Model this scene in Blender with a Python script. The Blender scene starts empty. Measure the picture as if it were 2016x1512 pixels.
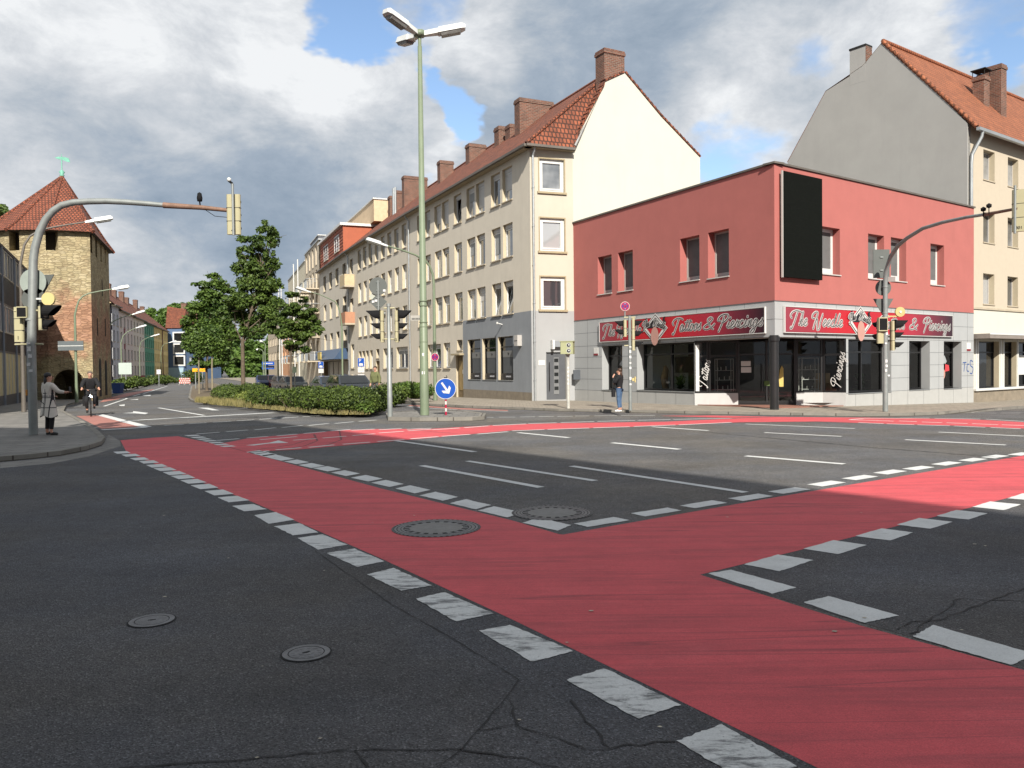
import bpy, bmesh, math, random
import numpy as np
from mathutils import Vector, Matrix
random.seed(7); rng = np.random.default_rng(7)
scene = bpy.context.scene
COL = scene.collection
R = math.radians
# ------------------------------------------------------------ camera
F, CX, CY, H = 1580.0, 1008.0, 756.0, 1.7
PITCH = math.atan(34.2 / F); ROLL = 0.0108
cam = bpy.data.cameras.new('camera'); camo = bpy.data.objects.new('camera', cam); COL.objects.link(camo)
cam.sensor_fit = 'HORIZONTAL'; cam.sensor_width = 36.0; cam.lens = 36.0 * F / 2016.0
cam.clip_start = 0.05; cam.clip_end = 3000
camo.matrix_world = Matrix.Translation((0, 0, H)) @ Matrix.Rotation(R(90) - PITCH, 4, 'X') @ Matrix.Rotation(-ROLL, 4, 'Z')
scene.camera = camo
# ------------------------------------------------------------ sun, sky, exposure
SUN_EL = R(36.0); SUN_TH = R(9.0)           # sun stands behind the viewer, to the right
SDIR = Vector((math.sin(SUN_TH) * math.cos(SUN_EL), -math.cos(SUN_TH) * math.cos(SUN_EL), math.sin(SUN_EL)))
sl = bpy.data.lights.new('sun', 'SUN'); sl.energy = 4.2; sl.angle = R(0.53); sl.color = (1.0, 0.94, 0.84)
so = bpy.data.objects.new('sun', sl); COL.objects.link(so)
so.rotation_euler = SDIR.to_track_quat('Z', 'Y').to_euler(); so.location = (10, -20, 40)
scene.view_settings.view_transform = 'Standard'; scene.view_settings.look = 'None'
scene.view_settings.gamma = 1.0; scene.view_settings.exposure = 0.80
scene.view_settings.use_curve_mapping = False
cy = scene.cycles
cy.max_bounces = 6; cy.diffuse_bounces = 3; cy.glossy_bounces = 3; cy.transmission_bounces = 4; cy.transparent_max_bounces = 6
cy.caustics_reflective = False; cy.caustics_refractive = False; cy.sample_clamp_indirect = 6

def px_ray(px, py):
    x = px - CX; y = -(py - CY); c, s = math.cos(ROLL), math.sin(ROLL)
    xr = x * c + y * s; yr = -x * s + y * c; cp, sp = math.cos(PITCH), math.sin(PITCH)
    return Vector((xr / F, cp + yr / F * sp, -sp + yr / F * cp))

W = bpy.data.worlds.new('World'); scene.world = W; W.use_nodes = True
nt = W.node_tree; N = nt.nodes; Lk = nt.links; N.clear()
def wn(t, **k):
    n = N.new(t)
    for a, b in k.items(): setattr(n, a, b)
    return n
def wmath(op, a, b=None, clamp=False):
    n = wn('ShaderNodeMath', operation=op, use_clamp=clamp)
    for i, v in enumerate((a, b)):
        if v is None: continue
        if isinstance(v, (int, float)): n.inputs[i].default_value = v
        else: Lk.new(v, n.inputs[i])
    return n.outputs[0]
sky = wn('ShaderNodeTexSky', sky_type='NISHITA', sun_disc=False)
sky.sun_elevation = SUN_EL; sky.sun_rotation = math.pi - SUN_TH
sky.air_density = 1.0; sky.dust_density = 0.6; sky.ozone_density = 1.6
tc = wn('ShaderNodeTexCoord'); D = tc.outputs['Generated']
# direction flattened like a high cloud layer, for the perspective of the cloud field
mp = wn('ShaderNodeMapping'); Lk.new(D, mp.inputs[0]); mp.inputs['Scale'].default_value = (1.0, 1.0, 1.75)
def noise(vec, sc, det, rough, dist=0.0, off=(0, 0, 0)):
    m = wn('ShaderNodeVectorMath', operation='ADD'); Lk.new(vec, m.inputs[0]); m.inputs[1].default_value = off
    n = wn('ShaderNodeTexNoise'); Lk.new(m.outputs[0], n.inputs['Vector'])
    n.inputs['Scale'].default_value = sc; n.inputs['Detail'].default_value = det
    n.inputs['Roughness'].default_value = rough; n.inputs['Distortion'].default_value = dist
    return n
wob = noise(mp.outputs[0], 5.0, 5, 0.6)
w1 = wn('ShaderNodeVectorMath', operation='SUBTRACT'); Lk.new(wob.outputs['Color'], w1.inputs[0]); w1.inputs[1].default_value = (.5, .5, .5)
w2 = wn('ShaderNodeVectorMath', operation='SCALE'); Lk.new(w1.outputs[0], w2.inputs[0]); w2.inputs['Scale'].default_value = 0.19
w3 = wn('ShaderNodeVectorMath', operation='ADD'); Lk.new(D, w3.inputs[0]); Lk.new(w2.outputs[0], w3.inputs[1])
DW = w3.outputs[0]
def blob(az_el_px, r_out, r_in, amp):
    c = px_ray(*az_el_px).normalized()
    d = wn('ShaderNodeVectorMath', operation='DISTANCE'); Lk.new(DW, d.inputs[0]); d.inputs[1].default_value = c
    m = wn('ShaderNodeMapRange', interpolation_type='SMOOTHSTEP'); Lk.new(d.outputs['Value'], m.inputs[0])
    m.inputs[1].default_value = r_out; m.inputs[2].default_value = r_in; m.inputs[3].default_value = 0; m.inputs[4].default_value = amp
    return m.outputs[0]
def total(base, lst):
    v = base
    for b in lst: v = wmath('ADD', v, b)
    return v
n1 = noise(mp.outputs[0], 3.2, 9, 0.6, 0.15)
n2 = noise(mp.outputs[0], 7.5, 10, 0.66, 0.25, (3.1, 1.7, .4))
# coverage: gaps of blue (negative) over a mostly clouded sky
cov = total(wmath('ADD', wmath('MULTIPLY', wmath('SUBTRACT', n1.outputs[0], .5), 1.0), .80), [
    blob((700, 40), .10, .01, -.62), blob((740, 90), .06, .01, -.35), blob((870, 130), .05, .0, -.42), blob((900, 225), .062, .012, -.85), blob((905, 20), .075, .01, -.5),
    blob((640, 20), .06, .0, -.35), blob((880, 270), .04, .0, -.3), blob((840, 325), .045, .0, -.45), blob((1650, 75), .08, .01, -.42), blob((1940, 10), .085, .01, -.55), blob((1985, 120), .05, .01, -.4),
    blob((1440, 320), .09, .01, -.42), blob((40, 320), .1, .0, -.15), blob((200, 480), .12, .0, -.05), blob((1000, 90), .11, .03, .3), blob((600, 140), .13, .04, .25), blob((560, 250), .2, .05, .3),
    blob((1790, 70), .11, .02, .4), blob((300, 580), .07, .01, .4)])
alpha = wn('ShaderNodeMapRange', interpolation_type='SMOOTHSTEP'); Lk.new(cov, alpha.inputs[0]); alpha.inputs[1].default_value = .30; alpha.inputs[2].default_value = .62
# brightness of the cloud: sunlit tops, grey undersides
bri = total(wmath('ADD', wmath('MULTIPLY', wmath('SUBTRACT', n2.outputs[0], .5), 1.45), .60), [
    blob((90, 90), .28, .04, .33), blob((330, 130), .18, .02, .2), blob((330, 330), .26, .06, -.36), blob((90, 300), .18, .03, -.12), blob((430, 470), .15, .03, -.2), blob((560, 420), .2, .03, -.12), blob((560, 110), .13, .02, .46), blob((600, 180), .1, .0, .14), blob((700, 230), .1, .0, .05),
    blob((960, 70), .085, .01, .42), blob((860, 255), .05, .0, .4), blob((870, 335), .06, .0, .35), blob((1150, 60), .2, .03, -.16), blob((1330, 20), .3, .05, -.18), blob((1010, 260), .16, .03, -.22), blob((1400, 200), .18, .03, .14), blob((1500, 130), .12, .02, .2),
    blob((1800, 60), .12, .02, .34), blob((1450, 300), .12, .02, .15), blob((310, 585), .17, .03, .5), blob((40, 400), .14, .02, .22), blob((480, 330), .12, .02, .08), blob((500, 540), .08, .0, -.1), blob((270, 500), .1, .02, -.22), blob((780, 300), .1, .0, .1)])
ramp = wn('ShaderNodeValToRGB'); Lk.new(bri, ramp.inputs[0])
cr = ramp.color_ramp; cr.elements[0].position = 0.0; cr.elements[0].color = (.27, .345, .44, 1)
cr.elements[1].position = 1.0; cr.elements[1].color = (.88, .90, .92, 1)
for p, c in ((.3, (.37, .44, .53, 1)), (.52, (.50, .55, .61, 1)), (.74, (.66, .69, .73, 1))):
    e = cr.elements.new(p); e.color = c
skc = wn('ShaderNodeVectorMath', operation='SCALE'); Lk.new(sky.outputs[0], skc.inputs[0]); skc.inputs['Scale'].default_value = 1.25
cls = wn('ShaderNodeVectorMath', operation='SCALE'); Lk.new(ramp.outputs[0], cls.inputs[0]); cls.inputs['Scale'].default_value = 6.6   # cloud radiance on the sky's own scale
mx = wn('ShaderNodeMix', data_type='RGBA'); Lk.new(alpha.outputs[0], mx.inputs[0]); Lk.new(skc.outputs[0], mx.inputs[6]); Lk.new(cls.outputs[0], mx.inputs[7])
bg = wn('ShaderNodeBackground'); Lk.new(mx.outputs[2], bg.inputs[0]); bg.inputs[1].default_value = 0.088
wo = wn('ShaderNodeOutputWorld'); Lk.new(bg.outputs[0], wo.inputs[0])

# ------------------------------------------------------------ ground form and measuring helpers
def gz(X, Y):                                  # the carriageway falls gently away beyond the junction
    s1 = .012 * (X - 9.5) + .0186 * (Y - 29); s2 = .0175 * (Y - 38)
    return -min(max(s1, s2, 0), .35)
def gp(px, py, dz=0.0):                        # where a line of sight meets the ground (+dz)
    r = px_ray(px, py); z = dz
    for i in range(30):
        t = (z - H) / r.z; X, Y = r.x * t, r.y * t; z = .5 * z + .5 * (gz(X, Y) + dz)
    return Vector((X, Y))
def hz(px, py, Y):                             # world point on that line of sight at distance Y
    r = px_ray(px, py); k = Y / r.y
    return Vector((r.x * k, Y, H + r.z * k))
def link(o, parent=None):
    COL.objects.link(o)
    if parent: o.parent = parent
    return o
def tag(o, label=None, cat=None, group=None, kind=None):
    if label: o['label'] = label
    if cat: o['category'] = cat
    if group: o['group'] = group
    if kind: o['kind'] = kind
    return o
def empty(name, loc, label, cat, group=None, rz=0):
    o = bpy.data.objects.new(name, None); link(o); o.location = loc; o.rotation_euler = (0, 0, rz); o.empty_display_size = .3
    return tag(o, label, cat, group)
def copy_tree(o, parent=None):
    c = o.copy(); link(c); c.parent = parent
    for ch in [x for x in COL.objects if x.parent == o]: copy_tree(ch, c)
    return c

# ------------------------------------------------------------ materials
MATS = {}
def newmat(name):
    m = bpy.data.materials.new(name); m.use_nodes = True; t = m.node_tree
    return m, t, t.nodes['Principled BSDF'], t.nodes, t.links
def mat(name, col, rough=.8, metal=0.0, var=.12, vscale=3.0, bump=0.0, bscale=40.0, spec=.5, streak=None, emit=None, coat=0.0, dirt=0.0):
    if name in MATS: return MATS[name]
    m, t, b, n, l = newmat(name); MATS[name] = m
    tcn = n.new('ShaderNodeTexCoord'); vec = tcn.outputs['Object']
    mpn = n.new('ShaderNodeMapping'); l.new(vec, mpn.inputs[0])
    if streak: mpn.inputs['Scale'].default_value = streak
    ns = n.new('ShaderNodeTexNoise'); l.new(mpn.outputs[0], ns.inputs['Vector']); ns.inputs['Scale'].default_value = vscale; ns.inputs['Detail'].default_value = 6; ns.inputs['Roughness'].default_value = .65
    rp = n.new('ShaderNodeValToRGB'); l.new(ns.outputs[0], rp.inputs[0])
    c = Vector(col)
    rp.color_ramp.elements[0].position = .3; rp.color_ramp.elements[1].position = .7
    rp.color_ramp.elements[0].color = (*(c * (1 - var)), 1); rp.color_ramp.elements[1].color = (*(c * (1 + var)), 1)
    out = rp.outputs[0]
    if dirt:
        n2_ = n.new('ShaderNodeTexNoise'); mp2 = n.new('ShaderNodeMapping'); l.new(vec, mp2.inputs[0]); mp2.inputs['Scale'].default_value = (2.6, 2.6, .38); l.new(mp2.outputs[0], n2_.inputs['Vector']); n2_.inputs['Scale'].default_value = .8; n2_.inputs['Detail'].default_value = 9; n2_.inputs['Roughness'].default_value = .7
        r2 = n.new('ShaderNodeMapRange'); l.new(n2_.outputs[0], r2.inputs[0]); r2.inputs[1].default_value = .5; r2.inputs[2].default_value = .75; r2.inputs[3].default_value = 0; r2.inputs[4].default_value = dirt
        mxn = n.new('ShaderNodeMix'); mxn.data_type = 'RGBA'; l.new(r2.outputs[0], mxn.inputs[0]); l.new(out, mxn.inputs[6]); mxn.inputs[7].default_value = (*(c * .55), 1); out = mxn.outputs[2]
    l.new(out, b.inputs['Base Color'])
    b.inputs['Roughness'].default_value = rough; b.inputs['Metallic'].default_value = metal; b.inputs['Specular IOR Level'].default_value = spec
    if coat: b.inputs['Coat Weight'].default_value = coat; b.inputs['Coat Roughness'].default_value = .08
    if bump:
        nb = n.new('ShaderNodeTexNoise'); l.new(vec, nb.inputs['Vector']); nb.inputs['Scale'].default_value = bscale; nb.inputs['Detail'].default_value = 4
        bp = n.new('ShaderNodeBump'); l.new(nb.outputs[0], bp.inputs['Height']); bp.inputs['Strength'].default_value = bump; bp.inputs['Distance'].default_value = .02; l.new(bp.outputs[0], b.inputs['Normal'])
    if emit: b.inputs['Emission Color'].default_value = (*emit[0], 1); b.inputs['Emission Strength'].default_value = emit[1]
    return m
def glass(name, lo, hi, rough=.06, ior=1.9):
    if name in MATS: return MATS[name]
    m, t, b, n, l = newmat(name); MATS[name] = m
    oi = n.new('ShaderNodeObjectInfo'); tcn = n.new('ShaderNodeTexCoord')
    nz = n.new('ShaderNodeTexNoise'); l.new(tcn.outputs['Object'], nz.inputs['Vector']); nz.inputs['Scale'].default_value = 1.4
    ad = n.new('ShaderNodeMath'); ad.operation = 'MULTIPLY_ADD'; l.new(nz.outputs[0], ad.inputs[0]); ad.inputs[1].default_value = .5; l.new(oi.outputs['Random'], ad.inputs[2])
    rp = n.new('ShaderNodeValToRGB'); l.new(ad.outputs[0], rp.inputs[0]); rp.color_ramp.interpolation = 'EASE'
    rp.color_ramp.elements[0].position = .45; rp.color_ramp.elements[0].color = (*lo, 1); rp.color_ramp.elements[1].position = 1.1 if False else 1.0; rp.color_ramp.elements[1].color = (*hi, 1)
    l.new(rp.outputs[0], b.inputs['Base Color']); b.inputs['Roughness'].default_value = rough; b.inputs['IOR'].default_value = ior
    nb = n.new('ShaderNodeTexNoise'); l.new(tcn.outputs['Object'], nb.inputs['Vector']); nb.inputs['Scale'].default_value = 1.1
    bp = n.new('ShaderNodeBump'); l.new(nb.outputs[0], bp.inputs['Height']); bp.inputs['Strength'].default_value = .12; bp.inputs['Distance'].default_value = .05; l.new(bp.outputs[0], b.inputs['Normal'])
    return m
def bricks(name, c1, c2, mortar, bw, bh, msize=.012, bump=.5, offset=.5, warp=0.0, rough=.85, big=None, vari=.25, squash=None):
    if name in MATS: return MATS[name]
    m, t, b, n, l = newmat(name); MATS[name] = m
    uv = n.new('ShaderNodeUVMap'); vec = uv.outputs[0]
    if warp:
        nw = n.new('ShaderNodeTexNoise'); l.new(vec, nw.inputs['Vector']); nw.inputs['Scale'].default_value = 1.6; nw.inputs['Detail'].default_value = 3
        s1 = n.new('ShaderNodeVectorMath'); s1.operation = 'SCALE'; l.new(nw.outputs['Color'], s1.inputs[0]); s1.inputs['Scale'].default_value = warp
        s2 = n.new('ShaderNodeVectorMath'); s2.operation = 'ADD'; l.new(vec, s2.inputs[0]); l.new(s1.outputs[0], s2.inputs[1]); vec = s2.outputs[0]
    br = n.new('ShaderNodeTexBrick'); l.new(vec, br.inputs['Vector']); br.offset = offset
    br.inputs['Scale'].default_value = 1; br.inputs['Mortar Size'].default_value = msize; br.inputs['Mortar Smooth'].default_value = .3; br.inputs['Brick Width'].default_value = bw; br.inputs['Row Height'].default_value = bh
    br.inputs['Color1'].default_value = (*c1, 1); br.inputs['Color2'].default_value = (*c2, 1); br.inputs['Mortar'].default_value = (*mortar, 1); br.inputs['Bias'].default_value = 0
    nz = n.new('ShaderNodeTexNoise'); l.new(uv.outputs[0], nz.inputs['Vector']); nz.inputs['Scale'].default_value = 1.3; nz.inputs['Detail'].default_value = 8; nz.inputs['Roughness'].default_value = .72
    mr = n.new('ShaderNodeMapRange'); l.new(nz.outputs[0], mr.inputs[0]); mr.inputs[1].default_value = .3; mr.inputs[2].default_value = .7; mr.inputs[3].default_value = 1 - vari; mr.inputs[4].default_value = 1 + vari
    sc = n.new('ShaderNodeVectorMath'); sc.operation = 'SCALE'; l.new(br.outputs['Color'], sc.inputs[0]); l.new(mr.outputs[0], sc.inputs['Scale'])
    out = sc.outputs[0]
    if big:       # a differently coloured zone: (colour factor, z low, z high)
        g = n.new('ShaderNodeNewGeometry'); sp = n.new('ShaderNodeSeparateXYZ'); l.new(g.outputs['Position'], sp.inputs[0])
        nn = n.new('ShaderNodeTexNoise'); l.new(g.outputs['Position'], nn.inputs['Vector']); nn.inputs['Scale'].default_value = .5; nn.inputs['Detail'].default_value = 6
        zz = n.new('ShaderNodeMath'); zz.operation = 'MULTIPLY_ADD'; l.new(nn.outputs[0], zz.inputs[0]); zz.inputs[1].default_value = 6.0; l.new(sp.outputs[2], zz.inputs[2])
        a1 = n.new('ShaderNodeMapRange'); l.new(zz.outputs[0], a1.inputs[0]); a1.inputs[1].default_value = big[1] + 3; a1.inputs[2].default_value = big[1] + 4
        a2 = n.new('ShaderNodeMapRange'); l.new(zz.outputs[0], a2.inputs[0]); a2.inputs[1].default_value = big[2] + 3; a2.inputs[2].default_value = big[2] + 4.5; a2.inputs[3].default_value = 1; a2.inputs[4].default_value = 0
        am = n.new('ShaderNodeMath'); am.operation = 'MULTIPLY'; l.new(a1.outputs[0], am.inputs[0]); l.new(a2.outputs[0], am.inputs[1])
        tint = n.new('ShaderNodeMix'); tint.data_type = 'RGBA'; tint.blend_type = 'MULTIPLY'; l.new(am.outputs[0], tint.inputs[0]); l.new(out, tint.inputs[6]); tint.inputs[7].default_value = (*big[0], 1); out = tint.outputs[2]
    l.new(out, b.inputs['Base Color']); b.inputs['Roughness'].default_value = rough
    inv = n.new('ShaderNodeMath'); inv.operation = 'SUBTRACT'; inv.inputs[0].default_value = 1; l.new(br.outputs['Fac'], inv.inputs[1])
    bp = n.new('ShaderNodeBump'); l.new(inv.outputs[0], bp.inputs['Height']); bp.inputs['Strength'].default_value = bump; bp.inputs['Distance'].default_value = .03; l.new(bp.outputs[0], b.inputs['Normal'])
    return m
class G_:                                         # tiny node-graph helper
    def __init__(g, name): g.m, g.t, g.b, g.n, g.l = newmat(name); MATS[name] = g.m; g.tc = g.n.new('ShaderNodeTexCoord').outputs['Object']
    def map(g, sc, rot=0): q = g.n.new('ShaderNodeMapping'); g.l.new(g.tc, q.inputs[0]); q.inputs['Scale'].default_value = sc; q.inputs['Rotation'].default_value = (0, 0, R(rot)); return q.outputs[0]
    def noise(g, v, sc, det=5, ro=.6, dist=0.0): q = g.n.new('ShaderNodeTexNoise'); g.l.new(v, q.inputs['Vector']); q.inputs['Scale'].default_value = sc; q.inputs['Detail'].default_value = det; q.inputs['Roughness'].default_value = ro; q.inputs['Distortion'].default_value = dist; return q.outputs[0]
    def rng(g, v, a, b, c, d): q = g.n.new('ShaderNodeMapRange'); g.l.new(v, q.inputs[0]); [setattr(q.inputs[i + 1], 'default_value', x) for i, x in enumerate((a, b, c, d))]; return q.outputs[0]
    def op(g, o, a, b):
        q = g.n.new('ShaderNodeMath'); q.operation = o
        for i, x in enumerate((a, b)):
            if isinstance(x, (int, float)): q.inputs[i].default_value = x
            elif x is not None: g.l.new(x, q.inputs[i])
        return q.outputs[0]
    def mix(g, f, a, b):
        q = g.n.new('ShaderNodeMix'); q.data_type = 'RGBA'
        g.l.new(f, q.inputs[0])
        for i, x in ((6, a), (7, b)):
            if isinstance(x, tuple): q.inputs[i].default_value = (*x, 1)
            else: g.l.new(x, q.inputs[i])
        return q.outputs[2]
    def scale(g, c, f):
        q = g.n.new('ShaderNodeVectorMath'); q.operation = 'SCALE'
        if isinstance(c, tuple): q.inputs[0].default_value = c
        else: g.l.new(c, q.inputs[0])
        g.l.new(f, q.inputs['Scale']); return q.outputs[0]
    def lines(g, v, sc, eps, det=2): # thin contour lines of a noise field
        a = g.op('ABSOLUTE', g.op('SUBTRACT', g.noise(v, sc, det, .45), .5), None); return g.rng(a, 0, eps, 1, 0)
    def bump(g, h, s, d): q = g.n.new('ShaderNodeBump'); g.l.new(h, q.inputs['Height']); q.inputs['Strength'].default_value = s; q.inputs['Distance'].default_value = d; g.l.new(q.outputs[0], g.b.inputs['Normal'])
def asphalt(name, base, scale=1.0):
    g = G_(name)
    vo = g.n.new('ShaderNodeTexVoronoi'); g.l.new(g.tc, vo.inputs['Vector']); vo.inputs['Scale'].default_value = 105 * scale
    sep = g.n.new('ShaderNodeSeparateColor'); g.l.new(vo.outputs['Color'], sep.inputs[0])
    st = g.op('ADD', g.rng(sep.outputs[0], 0, 1, .62, 1.15), g.op('ADD', g.rng(sep.outputs[1], .88, .92, 0, .7), g.rng(sep.outputs[2], .80, .86, 0, -.36)))
    fine = g.rng(g.noise(g.tc, 60 * scale, 4, .7), .3, .7, .72, 1.3); mid = g.rng(g.noise(g.tc, 5, 7, .7), .3, .7, .86, 1.14); big = g.rng(g.noise(g.tc, .5, 8, .62), .32, .68, .80, 1.2)
    wheel = g.rng(g.noise(g.map((.12, 1.1, 1), 8), 1.0, 4, .5), .35, .65, .92, 1.08)
    f = g.op('MULTIPLY', g.op('MULTIPLY', st, fine), g.op('MULTIPLY', g.op('MULTIPLY', mid, big), wheel))
    tint = g.mix(g.rng(g.noise(g.tc, .35, 5, .6), .4, .6, 0, 1), tuple(x * y for x, y in zip(base, (1.03, .99, .95))), tuple(x * y for x, y in zip(base, (.95, .985, 1.08))))
    g.l.new(g.scale(tint, f), g.b.inputs['Base Color']); g.b.inputs['Roughness'].default_value = .85; g.b.inputs['Specular IOR Level'].default_value = .35
    g.bump(g.op('MULTIPLY', vo.outputs['Distance'], fine), .7, .012); return g.m
def lanecoat(name, base, dark, amt=1.0):
    g = G_(name)
    brd = g.rng(g.noise(g.map((.22, 3.2, 1), 3), 1.6, 8, .72, .5), .47, .68, 0, .6 * amt); fin = g.rng(g.noise(g.map((.3, 13, 1), 5), 1.7, 7, .7, .3), .5, .68, 0, .5 * amt)
    zone = g.rng(g.noise(g.map((.3, .5, 1), 0), 1.1, 3, .5), .42, .6, 0, 1)
    ln = g.op('MULTIPLY', g.lines(g.map((.05, 1.5, 1), 3), 1.7, .010), .75 * amt); l2 = g.op('MULTIPLY', g.op('MULTIPLY', g.lines(g.map((.06, 3.2, 1), -6), 2.2, .014), .6 * amt), zone)
    f = g.op('MAXIMUM', g.op('MAXIMUM', brd, g.op('MULTIPLY', fin, zone)), g.op('MAXIMUM', ln, l2))
    pale = g.rng(g.noise(g.map((.6, 1.6, 1), 12), 1.3, 9, .78, 1.2), .53, .72, 0, .32)
    c = g.mix(f, g.mix(pale, base, tuple(min(1, x * 1.15 + .05) for x in base)), dark)
    grain = g.op('MULTIPLY', g.rng(g.noise(g.tc, 150, 3, .6), .3, .7, .80, 1.2), g.rng(g.noise(g.tc, 2.2, 9, .75), .3, .7, .88, 1.12))
    pit = g.rng(g.noise(g.tc, 34, 4, .7), .66, .72, 1, .55)
    g.l.new(g.scale(c, g.op('MULTIPLY', grain, pit)), g.b.inputs['Base Color']); g.b.inputs['Roughness'].default_value = .8
    g.bump(g.noise(g.tc, 110, 4, .7), .55, .006); return g.m
def roadpaint(name, lo, hi):
    g = G_(name)
    st = g.noise(g.map((.9, 3.2, 1), -28), 3.0, 9, .78, .3); ch = g.noise(g.tc, 26, 6, .75)
    w = g.op('MAXIMUM', g.rng(st, lo, hi, 0, .9), g.op('MULTIPLY', g.rng(ch, .60, .66, 0, .8), g.rng(st, lo - .14, lo + .02, 0, 1)))
    gr = g.op('MULTIPLY', g.rng(g.noise(g.tc, 110, 3, .6), .3, .7, .88, 1.1), g.rng(g.noise(g.tc, 3, 6, .7), .3, .7, .86, 1.08))
    g.l.new(g.scale(g.mix(w, (.60, .61, .60), (.10, .103, .107)), gr), g.b.inputs['Base Color']); g.b.inputs['Roughness'].default_value = .75; g.bump(g.noise(g.tc, 90, 4, .7), .4, .005); return g.m
def leafmat(name, c0, c1, sc=.8):
    m, t, b, n, l = newmat(name); MATS[name] = m
    g = n.new('ShaderNodeNewGeometry')
    nz = n.new('ShaderNodeTexNoise'); l.new(g.outputs['Position'], nz.inputs['Vector']); nz.inputs['Scale'].default_value = sc; nz.inputs['Detail'].default_value = 4
    ad = n.new('ShaderNodeMath'); ad.operation = 'MULTIPLY_ADD'; l.new(g.outputs['Random Per Island'], ad.inputs[0]); ad.inputs[1].default_value = .55; l.new(nz.outputs[0], ad.inputs[2])
    rp = n.new('ShaderNodeValToRGB'); l.new(ad.outputs[0], rp.inputs[0]); rp.color_ramp.elements[0].position = .4; rp.color_ramp.elements[1].position = 1.0
    rp.color_ramp.elements[0].color = (*c0, 1); rp.color_ramp.elements[1].color = (*c1, 1)
    l.new(rp.outputs[0], b.inputs['Base Color']); b.inputs['Roughness'].default_value = .55; b.inputs['Specular IOR Level'].default_value = .35
    tr = n.new('ShaderNodeBsdfTranslucent'); l.new(rp.outputs[0], tr.inputs[0]); ms = n.new('ShaderNodeMixShader'); ms.inputs[0].default_value = .28
    l.new(b.outputs[0], ms.inputs[1]); l.new(tr.outputs[0], ms.inputs[2]); l.new(ms.outputs[0], n['Material Output'].inputs[0])
    return m

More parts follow.
